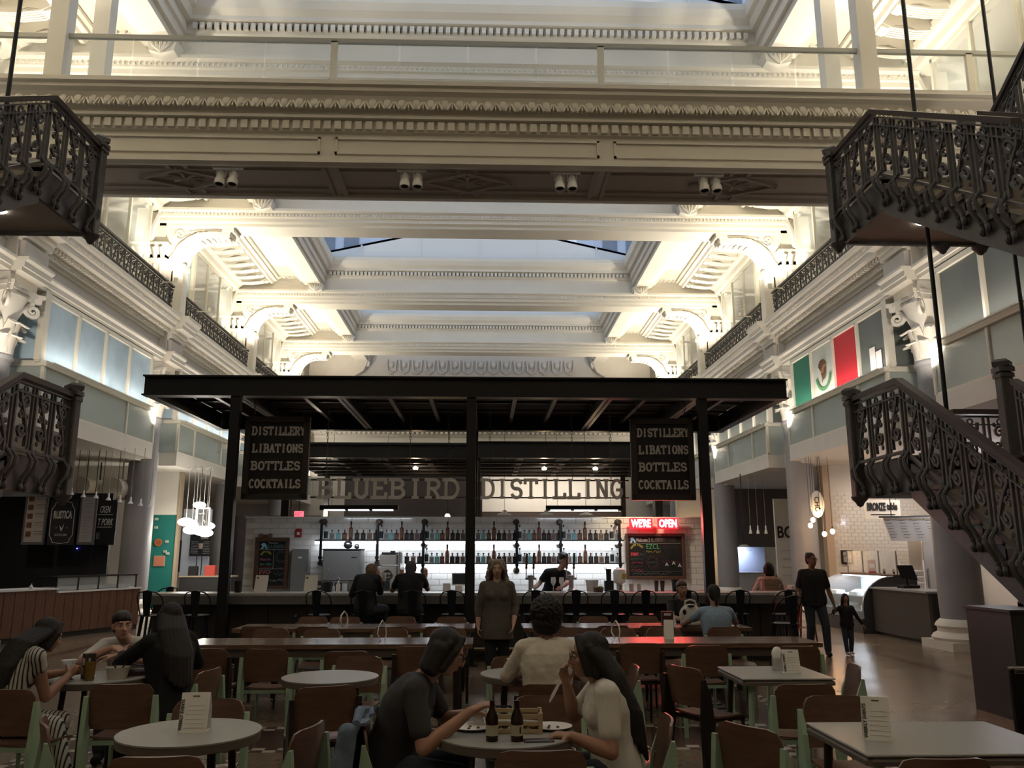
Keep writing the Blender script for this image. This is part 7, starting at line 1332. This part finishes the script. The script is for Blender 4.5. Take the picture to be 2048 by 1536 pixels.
# 2 bartender leaning over the bar
J = pose(1.12, 14.62, PI, 0.92, 0.30, -0.24, False, 1.0); J['head'] = V((1.34, 14.32, 1.555)); J['hroll'] = 0.35; J['hyaw'] = 0.35; J['hpitch'] = -0.15
J['shR'] = V((1.06, 14.42, 1.34)); J['shL'] = V((1.40, 14.38, 1.30)); J['neck'] = V((1.26, 14.42, 1.39)); J['chest'] = V((1.20, 14.48, 1.22)); J['elR'] = V((0.92, 14.40, 1.16)); J['wrR'] = V((0.80, 14.24, 1.07)); J['elL'] = V((1.36, 14.12, 1.17)); J['wrL'] = V((1.24, 13.86, 1.12))
person('bartender in a black T-shirt leaning over the bar towards a glass', J, 'light', 0.010, blk_c, 0.6, blk_c, shoe_b, mat('hair_dark_brown', (0.018, 0.012, 0.010), 0.5), 'short')
# 3 woman drinking at the bar
J = pose(-1.80, 12.92, R(-25), 0.86, 0.12, 0.02, True, 0.98); J['head'] = V((-1.70, 13.02, 1.385)); J['hyaw'] = R(-60); J['elR'] = V((-1.60, 13.15, 1.08)); J['wrR'] = V((-1.58, 13.22, 1.23)); J['elL'] = V((-2.02, 13.1, 1.05)); J['wrL'] = V((-1.92, 13.35, 1.08))
for n in 'RL': J['an' + n] = J['kn' + n] + V((0, 0, -0.42))
person('woman in a dark jacket with fair hair drinking at the bar', J, 'light', 0.011, jacket_c, 1.8, jeans, shoe_b, hair_fair, 'bob', bust=True)
# 4 man at the bar with raised hands
J = pose(-1.13, 12.92, 0.0, 0.86, 0.14, 0, True, 1.0); J['head'] = V((-1.13, 13.03, 1.42)); J['elR'] = V((-0.88, 13.18, 1.12)); J['wrR'] = V((-0.93, 13.38, 1.28)); J['elL'] = V((-1.42, 13.18, 1.10)); J['wrL'] = V((-1.30, 13.36, 1.28)); J['hdR'] = Z; J['hdL'] = Z; J['hnR'] = V((0, 1, 0)); J['hnL'] = V((0, 1, 0)); J['curl'] = 0.1; J['thR'] = 1; J['thL'] = -1
for n in 'RL': J['an' + n] = J['kn' + n] + V((0, 0, -0.42))
person('man in a black T-shirt and grey knit hat at the bar with hands raised', J, 'tan', 0.010, blk_c, 0.6, jeans, shoe_b, hat_c, 'hood', big=1.1)
# 5 woman behind the tote bag
J = pose(2.78, 12.05, PI, 0.55, 0.12, 0, True, 0.95); J['hyaw'] = 0.1; J['wrR'] = V((2.62, 11.3, 0.8)); J['wrL'] = V((2.95, 11.35, 0.8)); J['elR'] = V((2.55, 11.7, 0.8)); J['elL'] = V((3.02, 11.7, 0.8))
person('woman with tied-back dark hair facing out from behind the white tote bag', J, 'tan', 0.011, blk_c, 1.2, jeans, shoe_b, hair_brown, 'short', bust=True)
# 6 woman in blue
J = pose(2.80, 10.28, 0.0, 0.55, 0.16, 0, True, 0.95); J['elL'] = V((2.50, 10.5, 0.84)); J['wrL'] = V((2.50, 10.78, 0.79)); J['elR'] = V((3.08, 10.5, 0.84)); J['wrR'] = V((3.16, 10.75, 0.79))
person('woman in a pale blue dotted top seen from behind at the farther long table', J, 'tan', 0.010, bluedot, 0.6, jeans, shoe_b, hair_black, 'pony', big=1.12, bust=True)
# 7 person with backpack
J = pose(4.92, 14.6, R(-20), 0.82, 0.03, 0, False, 0.88); J['elR'] = V((5.2, 14.75, 1.0)); J['wrR'] = V((5.3, 14.9, 1.06)); J['elL'] = J['shL'] + V((-0.12, 0.05, -0.22)); J['wrL'] = J['elL'] + V((-0.02, 0.14, -0.05))
person('person in a pink floral blouse wearing a tan backpack by the high table', J, 'tan', 0.011, floral, 1.6, jeans, shoe_w, hair_black, 'bob', big=1.1)
t = thing('backpack', 'tan backpack on the person in the floral blouse', 'backpack', (4.88, 14.42, 0.95), R(-20)); bpm = mat('backpack_tan', (0.24, 0.15, 0.10), 0.8); G().bev(-0.14, 0.14, -0.08, 0.08, 0.0, 0.32, 0.04).obj('bag_body', bpm, t); G().bev(-0.11, 0.11, -0.12, -0.07, 0.02, 0.17, 0.02).obj('front_pocket', bpm, t)
for s in (-1, 1): G().tube([(s * 0.08, 0.06, 0.3), (s * 0.1, 0.16, 0.36), (s * 0.11, 0.24, 0.25)], 0.016, 5).obj('strap', bpm, t)
# 8 walking man
J = pose(5.52, 14.2, PI - 0.2, 0.90, 0.02, 0, False, 0.99); J['hyaw'] = 0.55; J['knR'] = J['hipR'] + V((-0.02, -0.08, -0.40)); J['anR'] = V((5.42, 14.25, 0.09)); J['knL'] = J['hipL'] + V((0.05, -0.08, -0.4)); J['anL'] = V((5.66, 14.1, 0.085)); J['elR'] = J['shR'] + V((-0.08, 0.02, -0.27)); J['wrR'] = J['elR'] + V((0.0, -0.08, -0.23)); J['elL'] = J['shL'] + V((0.08, 0.0, -0.27)); J['wrL'] = J['elL'] + V((0.06, -0.03, -0.22))
person('walking man in a black polo shirt and jeans holding a child\'s hand', J, 'brown', 0.010, blk_c, 0.75, jeans, shoe_b, hair_black, 'bun', glasses=True, big=1.22)
# 9 child
J = pose(6.07, 14.25, PI - 0.05, 0.50, 0.0, 0, False, 0.60); J['head'] = J['head'] + V((0, 0, 0.03)); J['elR'] = J['shR'] + V((-0.1, 0, -0.05)); J['wrR'] = V((5.82, 14.2, 0.66)); J['elL'] = J['shL'] + V((0.08, 0, -0.15)); J['wrL'] = J['elL'] + V((0.08, -0.02, -0.12)); J['anR'] = V((6.02, 14.2, 0.06)); J['anL'] = V((6.13, 14.3, 0.06))
t = person('small child in a dark printed hoodie walking hand in hand with the man', J, 'tan', 0.009, hood_c, 1.85, jeans, shoe_w, hair_black, 'long', big=1.1)
# 10 woman with glasses eating
J = pose(-0.52, 4.72, R(-88), 0.57, 0.42, 0.0, True, 0.98); J['neck'] = V((-0.335, 4.72, 1.00)); J['chest'] = V((-0.42, 4.72, 0.84)); J['head'] = V((-0.205, 4.71, 1.125)); J['hpitch'] = -0.42; J['hyaw'] = 0.03
J['shR'] = V((-0.36, 4.55, 0.95)); J['shL'] = V((-0.34, 4.90, 0.96)); J['elR'] = V((-0.30, 4.42, 0.70)); J['wrR'] = V((-0.07, 4.50, 0.86)); J['hdR'] = V((0.75, 0.15, 0.35)); J['hnR'] = V((0.35, 0.2, -0.8)); J['elL'] = V((-0.22, 4.95, 0.74)); J['wrL'] = V((-0.09, 4.78, 0.80)); J['hdL'] = V((0.8, -0.2, 0.1)); J['hnL'] = V((0.1, -0.3, -0.9)); J['curl'] = 0.95; J['knR'] = V((-0.12, 4.60, 0.52)); J['knL'] = V((-0.12, 4.84, 0.53)); J['anR'] = V((-0.14, 4.58, 0.09)); J['anL'] = V((-0.1, 4.86, 0.09))
person('woman in glasses and a black T-shirt eating at the table with beer bottles', J, 'tan', 0.0065, charcoal, 0.72, jeans, shoe_b, hair_black, 'bob', glasses=True, big=1.12, bust=True)
# 11 woman in white T-shirt
J = pose(0.69, 4.60, R(86), 0.57, 0.10, 0.0, True, 0.97); J['neck'] = V((0.63, 4.62, 0.99)); J['chest'] = V((0.66, 4.61, 0.83)); J['head'] = V((0.555, 4.63, 1.115)); J['hpitch'] = -0.05; J['shR'] = V((0.64, 4.80, 0.945)); J['shL'] = V((0.63, 4.45, 0.945))
J['elL'] = V((0.63, 4.36, 0.69)); J['wrL'] = V((0.44, 4.42, 0.755)); J['hdL'] = V((-0.9, 0.1, 0.1)); J['hnL'] = V((-0.2, 0.1, -0.9)); J['elR'] = V((0.50, 4.86, 0.77)); J['wrR'] = V((0.45, 4.74, 0.95)); J['hdR'] = V((-0.25, -0.1, 0.9)); J['hnR'] = V((0.6, -0.6, 0.2)); J['curl'] = 1.1; J['knR'] = V((0.30, 4.70, 0.52)); J['knL'] = V((0.32, 4.50, 0.52)); J['anR'] = V((0.32, 4.72, 0.09)); J['anL'] = V((0.34, 4.47, 0.09))
person('woman in a white T-shirt with long black hair eating with a plastic knife', J, 'tan', 0.0065, white_c, 0.66, jeans, shoe_w, hair_black, 'long', glasses=True, big=1.05, bust=True)
# 12 person with round black hair and white shirt
J = pose(0.45, 6.15, 0.0, 0.56, 0.16, 0.0, True, 0.99); J['elR'] = V((0.74, 6.3, 0.78)); J['wrR'] = V((0.56, 6.5, 0.78)); J['elL'] = V((0.16, 6.3, 0.78)); J['wrL'] = V((0.3, 6.5, 0.78))
person('person with round black hair in a white shirt seen from behind', J, 'brown', 0.009, white2, 0.95, blk_c, shoe_b, hair_black, 'afro', top_noise=0.012, big=1.1)
# 13 man leaning on the crowded table
J = pose(-3.12, 7.75, PI + 0.25, 0.56, 0.42, -0.05, True, 0.98); J['head'] = V((-3.06, 7.38, 1.055)); J['neck'] = V((-3.05, 7.50, 0.93)); J['chest'] = V((-3.08, 7.58, 0.80)); J['hyaw'] = 0.35; J['hpitch'] = 0.0; J['shR'] = V((-3.24, 7.50, 0.88)); J['shL'] = V((-2.86, 7.50, 0.88)); J['elR'] = V((-3.28, 7.18, 0.79)); J['wrR'] = V((-3.05, 7.20, 0.90)); J['hdR'] = V((0.8, 0.1, -0.25)); J['hnR'] = V((0, 0.4, -0.8)); J['elL'] = V((-2.76, 7.2, 0.79)); J['wrL'] = V((-2.98, 7.12, 0.84)); J['hdL'] = V((-0.9, 0, 0)); J['hnL'] = V((0, 0, -1))
person('man in a white T-shirt leaning on the crowded table with arms folded up', J, 'light', 0.008, white_c, 0.85, jeans, shoe_b, mat('hair_short_dark', (0.02, 0.014, 0.011), 0.5), 'short')
# 14 woman in black
J = pose(-2.38, 6.72, R(52), 0.57, 0.16, 0, True, 0.98); J['head'] = V((-2.48, 6.85, 1.15)); J['elL'] = V((-2.78, 6.72, 0.83)); J['wrL'] = V((-2.86, 6.98, 0.88)); J['elR'] = V((-2.28, 7.0, 0.80)); J['wrR'] = V((-2.5, 7.05, 0.80))
person('woman all in black with long black hair beside the crowded table', J, 'tan', 0.008, cl('deep_black', (0.006, 0.006, 0.007)), 1.75, blk_c, shoe_b, hair_black, 'long', big=1.15, hem=0.05, bust=True)
# 15 woman in stripes
J = pose(-3.28, 6.02, R(-35), 0.57, 0.35, 0, True, 0.95); J['head'] = V((-3.13, 6.30, 1.075)); J['hyaw'] = -0.2; J['hpitch'] = -0.35; J['elR'] = V((-3.03, 6.15, 0.68)); J['wrR'] = V((-3.00, 6.38, 0.79)); J['elL'] = V((-3.35, 6.45, 0.76)); J['wrL'] = V((-3.08, 6.5, 0.80)); J['knR'] = V((-2.88, 6.0, 0.52)); J['anR'] = V((-2.72, 5.95, 0.09)); J['knL'] = V((-2.98, 6.3, 0.5))
person('woman in a striped outfit bending over the crowded table, dark hair hiding her face', J, 'tan', 0.009, stripe, 0.25, stripe, shoe_w, hair_black, 'long', bust=True)
# 16 person at the frame edge in a dark print
J = pose(2.42, 3.32, R(75), 0.56, 0.1, 0, True, 1.0); J['shL'] = V((2.22, 3.18, 1.0)); J['elL'] = V((2.02, 3.2, 0.80)); J['wrL'] = V((1.93, 3.45, 0.77)); J['head'] = V((2.50, 3.35, 1.22))
person('person in a dark top with pale leaf print near the tall folded card', J, 'tan', 0.011, tropic, 1.3, blk_c, shoe_b, hair_black, 'bob')
# ============================================================ SMALL THINGS ON TABLES
def loop_card(x, y, rz, lab, h=0.19, w=0.07):
    t = thing('paper_loop', lab, 'table card', (x, y, 0.75), rz); pts = [(-0.012, 0), (-0.05, 0.07), (-0.04, 0.14), (0.0, h), (0.035, 0.14), (0.045, 0.07), (0.03, 0.0)]
    G().sheet([[(u, -w / 2, z) for u, z in pts], [(u, w / 2, z) for u, z in pts]], 0.003).obj('strip', paper, t)
loop_card(*atZ(688, 1253, .75).xy, 0.4, 'curled white paper card on the farther long table by the stall side'); loop_card(*atZ(764, 1281, .75).xy, 0.3, 'looped white paper strip on the nearer long table by the stall side', 0.21, 0.05); loop_card(*atZ(1232, 1277, .75).xy, -0.4, 'looped paper strip catching light on the nearer long table', 0.19, 0.05)
def tent(x, y, z, rz, lab, w=0.12, h=0.17, words=True):
    t = thing('table_card', lab, 'table card', (x, y, z), rz); d = 0.05
    G().add([(-w / 2, -d, 0), (w / 2, -d, 0), (w / 2, 0, h), (-w / 2, 0, h), (-w / 2, -d + .004, 0), (w / 2, -d + .004, 0), (w / 2, 0.004, h), (-w / 2, 0.004, h)], [(0, 1, 2, 3), (7, 6, 5, 4), (0, 4, 5, 1), (1, 5, 6, 2), (2, 6, 7, 3), (3, 7, 4, 0)]).obj('front_leaf', paper, t, smooth=False)
    G().sheet([[(-w / 2, 0.002, h), (w / 2, 0.002, h)], [(-w / 2, 0.045, h * 0.6), (w / 2, 0.045, h * 0.6)], [(-w / 2, 0.055, 0.0), (w / 2, 0.055, 0.0)]], 0.003).obj('back_leaf', paper, t); G().box(-w / 2, w / 2, -d, 0.055, 0, 0.002).obj('base_leaf', paper, t, smooth=False)
    a = math.atan2(d, h)
    if words:
        text('WEEKLY EVENTS', 0.022, ink, t, (-w / 2 + 0.012, -d * 0.55 - 0.0015, h * 0.45), (Matrix.Rotation(R(90) - a, 3, 'X') @ Matrix.Rotation(R(90), 3, 'Z')).to_euler(), 0.0008, width=h * 0.8, bold=0.0006)
        G().box(-0.015, 0.02, -0.0055, -0.0035, h * 0.88, h * 0.93).obj('printed_logo', gframe, t, smooth=False)
        for k in range(6): f = 0.12 + 0.11 * k; G().box(-w / 2 + 0.03, w / 2 - 0.015, -d * (1 - f) - 0.0015, -d * (1 - f) + 0.001, h * f, h * f + 0.0015).obj('print_line', sign_letter, t, smooth=False)
    return t
tent(*atZ(388, 1462, .745).xy, 0.745, 0.08, 'folded white WEEKLY EVENTS card on the round table', 0.145, 0.19); tent(*atZ(1755, 1478, .746).xy, 0.746, -0.35, 'tall folded white card on the square table by the walkway', 0.13, 0.20); tent(*atZ(1582, 1345, .746).xy, 0.746, -0.05, 'folded white card beside the napkin holder', 0.13, 0.17); tent(*atZ(1338, 1278, .75).xy, 0.75, -0.1, 'folded white card in the red neon reflection on the nearer long table', 0.10, 0.20, False)
t = thing('napkin_holder', 'clear holder of crumpled napkins on the square table', 'napkin holder', (*atZ(1556, 1340, .746).xy, 0.746)); G().bev(-0.04, 0.04, -0.03, 0.03, 0, 0.1, 0.01).obj('holder', mat('holder_clear', (0.5, 0.5, 0.48), 0.2, alpha=0.5), t); G().ell((0, 0, 0.12), 0.045, 0.03, 0.06, None, 9, 6).obj('napkins', paper, t); 
t = thing('card_holder', 'dark red card box on the farther long table beside the tote bag', 'card holder', (*atZ(1335, 1256, .75).xy, 0.75)); G().box(-0.07, 0.07, -0.03, 0.03, 0, 0.2).obj('box', mat('dark_red_box', (0.06, 0.012, 0.012), 0.5), t, smooth=False); G().box(-0.045, 0.045, -0.034, -0.03, 0.15, 0.18).obj('label_strip', sign_letter, t, smooth=False); G().add([(0.07, -0.03, 0), (0.12, -0.02, 0), (0.085, 0, 0.19), (0.07, 0, 0.19)], [(0, 1, 2, 3)]).obj('side_card', paper, t, smooth=False)
# tote bag with dark patches
t = thing('tote_bag', 'white tote bag with black cow patches standing on the farther long table', 'bag', (2.62, 10.86, 0.75)); g = G(); g.ell((0, 0, 0.13), 0.15, 0.08, 0.15, None, 14, 10); g.ell((0, 0, 0.04), 0.145, 0.09, 0.05, None, 14, 8); put('bag_body', blob(g, 0.011, 4, white_c), t)
g = G(); g.tube([(-0.07, 0, 0.26), (-0.06, 0, 0.31), (0.0, 0, 0.33), (0.06, 0, 0.31), (0.08, 0, 0.25)], 0.012, 6); g.obj('handle', white_c, t)
for x, z, a, b in ((-0.09, 0.18, 0.025, 0.035), (-0.005, 0.255, 0.05, 0.015), (0.11, 0.12, 0.02, 0.03)): G().ell((x, -0.062, z), a, 0.02, b, None, 10, 6).obj('dark_patch', blk_c, t)
t = thing('paper_cup', 'stack of two white paper bowls on the small round table', 'bowl', (0.25, 6.62, 0.745)); bw_ = mat('paper_bowl', (0.55, 0.52, 0.46), 0.7)
for k in range(2): G().lathe([(0.0, 0.002 + k * 0.062), (0.062, 0.002 + k * 0.062), (0.076, 0.055 + k * 0.062), (0.081, 0.06 + k * 0.062), (0.074, 0.062 + k * 0.062), (0.0, 0.06 + k * 0.062)], 20).obj('bowl', bw_, t)
# beer bottles, basket, plates
beer = mat('beer_glass_brown', (0.020, 0.009, 0.004), 0.1); beer_l = mat('beer_label', (0.40, 0.36, 0.26), 0.7)
bt_b = G().lathe([(0.0, 0), (0.029, 0), (0.031, 0.004), (0.031, 0.105), (0.026, 0.125), (0.014, 0.15), (0.0125, 0.185), (0.014, 0.19), (0.0, 0.19)], 20).mesh('glass', beer); bt_l = G().lathe([(0.0313, 0.028), (0.0316, 0.028), (0.0316, 0.078), (0.0313, 0.078)], 20).mesh('bottle_label', beer_l); bt_p = G().box(0.010, 0.019, -0.0292, -0.0285, 0.04, 0.07).mesh('printed_block', ink, False)
for px, lab in ((984, 'brown beer bottle with cream label, nearer the woman in glasses'), (1034, 'brown beer bottle with cream label and dark print, nearer the woman in white')):
    t = thing('beer_bottle', lab, 'bottle', (*atZ(px, 1482, .745).xy, 0.745)); put('glass', bt_b, t); put('bottle_label', bt_l, t)
    if px == 1034: put('printed_block', bt_p, t)
t = thing('wooden_crate', 'small slatted wooden crate of food between the beer bottles', 'crate', (0.16, 4.62, 0.745), -0.03); cr_m = mat('crate_wood', (0.42, 0.33, 0.19), 0.6)
for z in (0.012, 0.05, 0.085):
    for y in (-0.085, 0.085): G().box(-0.14, 0.14, y - 0.004, y + 0.004, z - 0.010, z + 0.010).obj('side_slat', cr_m, t, smooth=False)
    for x in (-0.14, 0.14): G().box(x - 0.004, x + 0.004, -0.085, 0.085, z - 0.010, z + 0.010).obj('end_slat', cr_m, t, smooth=False)
for x in (-0.135, 0.135):
    for y in (-0.08, 0.08): G().box(x - 0.01, x + 0.01, y - 0.01, y + 0.01, 0, 0.10).obj('corner_post', cr_m, t, smooth=False)
G().box(-0.135, 0.135, -0.08, 0.08, 0.0, 0.006).obj('bottom_board', cr_m, t, smooth=False)
for k in range(5): tag(G().ell((0, 0, 0), 0.035, 0.025, 0.018, None, 9, 6).obj('food_piece', mat('food_crust', (0.16, 0.08, 0.04), 0.7, noise=0.4, nscale=40), None, (0.06 + 0.05 * k, 4.60 + 0.03 * (k % 2), 0.772), (0, 0, k)), 'browned piece of food in the slatted crate', 'food', 'food in the crate')
pl = G().lathe([(0.0, 0.002), (0.07, 0.002), (0.105, 0.014), (0.108, 0.016), (0.07, 0.006), (0.0, 0.005)], 28).mesh('plate', paper)
for (x, y), lab in (((-0.06, 4.66), 'white paper plate with crumbs in front of the woman in glasses'), ((0.36, 4.66), 'white paper plate in front of the woman in white')):
    t = thing('paper_plate', lab, 'plate', (x, y, 0.745)); put('dish', pl, t)
    for k in range(4): G().ell((0.03 * math.cos(k * 2), 0.03 * math.sin(k * 2), 0.009), 0.009, 0.008, 0.005, None, 7, 5).obj('crumb', mat('food_crust', (0, 0, 0)), t)
t = tag(G().bev(-0.075, 0.075, -0.035, 0.035, 0, 0.009, 0.004).obj('smartphone', mat('phone_dark', (0.05, 0.03, 0.03), 0.2), None, (0.27, 4.36, 0.745), (0, 0, 0.1)), 'dark smartphone lying on the table with beer bottles', 'phone')
wk = J; t = thing('plastic_knife', 'white plastic knife in the long-haired woman\'s raised hand', 'knife', (0.425, 4.72, 1.03)); G().sheet([[(-0.004, 0, 0.02), (0.004, 0, 0.02)], [(-0.012, 0, -0.04), (-0.003, 0, -0.05)], [(-0.06, 0, -0.12), (-0.045, 0, -0.13)], [(-0.075, 0, -0.16), (-0.07, 0, -0.165)]], 0.004).obj('blade', white, t)
t = thing('paper_napkin', 'crumpled white napkin in the hand of the woman in glasses', 'napkin', (-0.03, 4.76, 0.76)); g = G(); g.add([(-0.03, 0, 0), (0.02, -0.01, 0), (0.01, 0.01, 0.05), (-0.005, 0, 0.10), (0.03, 0.01, 0.04)], [(0, 1, 2), (0, 2, 3), (1, 4, 2), (2, 4, 3)]); g.obj('sheet', paper, t, smooth=False)
# denim jacket over the chair back
t = thing('denim_jacket', 'blue denim jacket hung over the chair of the woman in glasses', 'jacket', (-0.62, 4.50, 0)); rows = []
for i in range(9):
    u = i / 8; z = 0.84 - 0.62 * max(0, u - 0.12); rows.append([((-0.02 if i > 1 else 0.05 - 0.04 * i) - 0.05 * u + 0.015 * math.sin(j * 1.9 + i), -0.20 + 0.42 * j / 7 - 0.02 * u, z + 0.012 * math.sin(j * 2.3) - (0.05 if i == 8 and j % 3 == 0 else 0)) for j in range(8)])
G().sheet(rows, 0.018).obj('back_panel', denim, t); g = G(); g.cap((-0.04, -0.20, 0.80), 0.05, (-0.07, -0.24, 0.55), 0.05); g.cap((-0.07, -0.24, 0.55), 0.05, (-0.02, -0.25, 0.36), 0.04); put('sleeve', blob(g, 0.011, 4, denim, noise=0.015, nsize=0.05), t); G().tube([(0.0, -0.2, 0.84), (-0.01, 0.0, 0.865), (0.0, 0.2, 0.84)], [0.02, 0.028, 0.02], 8).obj('collar', denim, t)
# crowded round table
tx, ty = -2.90, 6.66
def cup(name, lab, cat, dx, dy, prof, m, nm='body', n=16):
    t = thing(name, lab, cat, (tx + dx, ty + dy, 0.745)); G().lathe(prof, n).obj(nm, m, t); return t
cup('coupe_glass', 'shallow stemmed cocktail glass on the crowded table', 'glass', -0.20, -0.06, [(0.032, 0), (0.006, 0.006), (0.005, 0.075), (0.03, 0.09), (0.058, 0.13), (0.056, 0.13), (0.028, 0.093), (0.0, 0.08)], clearb)
cup('takeaway_bowl', 'white paper takeaway bowl with black utensils on the crowded table', 'bowl', 0.17, -0.08, [(0.0, 0), (0.066, 0), (0.082, 0.075), (0.086, 0.08), (0.078, 0.08), (0.062, 0.01)], bw_)
for k, a in enumerate((0.5, 2.4)): tag(G().cyl((0, 0, 0), (0.06 * math.cos(a), 0.02, 0.09), 0.006, n=5).obj('plastic_fork', blackmat, None, (tx + 0.17, ty - 0.08, 0.77)), 'black plastic utensil standing in the takeaway bowl', 'utensil', 'utensils in the bowl')
cup('juice_glass', 'tall glass with amber drink on the crowded table', 'glass', 0.02, -0.20, [(0.0, 0), (0.032, 0), (0.038, 0.13), (0.035, 0.13), (0.03, 0.01)], mat('amber_drink', (0.20, 0.12, 0.03), 0.15, alpha=0.85))
t = cup('dark_carton', 'dark printed card box standing on the crowded table', 'box', -0.04, -0.10, [(0.0, 0), (0.05, 0), (0.05, 0.18), (0.0, 0.18)], mat('carton_dark', (0.035, 0.022, 0.02), 0.6), n=4); G().box(-0.03, 0.03, -0.037, -0.035, 0.10, 0.15).obj('label_strip', sign_letter, t, smooth=False)
tag(G().lathe([(0.0, 0), (0.07, 0), (0.035, 0.03), (0.0, 0.06)], 7).obj('folded_napkin', paper, None, (tx - 0.10, ty + 0.02, 0.745), smooth=False), 'folded white napkin cone on the crowded table', 'napkin')
t = thing('dark_purse', 'dark leather purse lying on the crowded table', 'purse', (tx + 0.24, ty + 0.08, 0.745), 0.4); G().bev(-0.10, 0.10, -0.05, 0.05, 0, 0.045, 0.015).obj('purse_body', mat('leather_dark', (0.05, 0.022, 0.02), 0.45), t); G().tube([(-0.08, 0.03, 0.04), (-0.03, 0.05, 0.075), (0.05, 0.04, 0.06), (0.09, 0.02, 0.03)], 0.007, 5).obj('strap', mat('leather_dark', (0, 0, 0)), t)
t = thing('handbag', 'black bag set down on the floor beside the white-shirted person\'s chair', 'bag', (0.13, 6.0, 0.30)); g = G(); g.ell((0, 0, 0.10), 0.13, 0.08, 0.14, None, 12, 8); put('bag_body', blob(g, 0.012, 3, blk_c), t); G().tube([(-0.08, 0, 0.2), (-0.05, 0, 0.33), (0.05, 0, 0.33), (0.08, 0, 0.2)], 0.01, 5).obj('strap', blk_c, t); G().cyl((0, 0, -0.30), (0, 0, 0.0), 0.10, 0.12, 10).obj('bag_bottom', blk_c, t)
t = thing('beer_glass', 'pint glass of beer in the drinking woman\'s hand', 'glass', (-1.565, 13.24, 1.235)); G().lathe([(0.0, 0), (0.03, 0), (0.04, 0.13), (0.036, 0.13), (0.028, 0.01)], 14).obj('glass', clearb, t); G().lathe([(0.0, 0.008), (0.028, 0.008), (0.034, 0.09), (0.0, 0.09)], 14).obj('beer', mat('beer_gold', (0.45, 0.25, 0.06), 0.2), t)
t = thing('notebook', 'open pale notebook on the farther long table by the woman in blue', 'book', (3.12, 10.86, 0.75), 0.2); G().box(-0.09, 0.09, -0.06, 0.06, 0, 0.012).obj('pages', paper, t, smooth=False); G().box(-0.095, 0.095, -0.065, 0.065, 0, 0.004).obj('cover', tan, t, smooth=False)
# loose papers behind the windows on the deli side
for i, (y, z, h) in enumerate(((16.35, 5.36, 0.42), (16.62, 5.36, 0.55))): tag(G().box(0, 0.01, 0, 0.24, 0, h).obj('window_notice', paper, None, (XC + 8.40, y, z), (0, 0, 0), False), ('shorter' if i == 0 else 'taller') + ' white notice standing in the gallery window beside the red panel', 'notice')
bpy.data.scenes.remove(TS); bpy.context.view_layer.update()
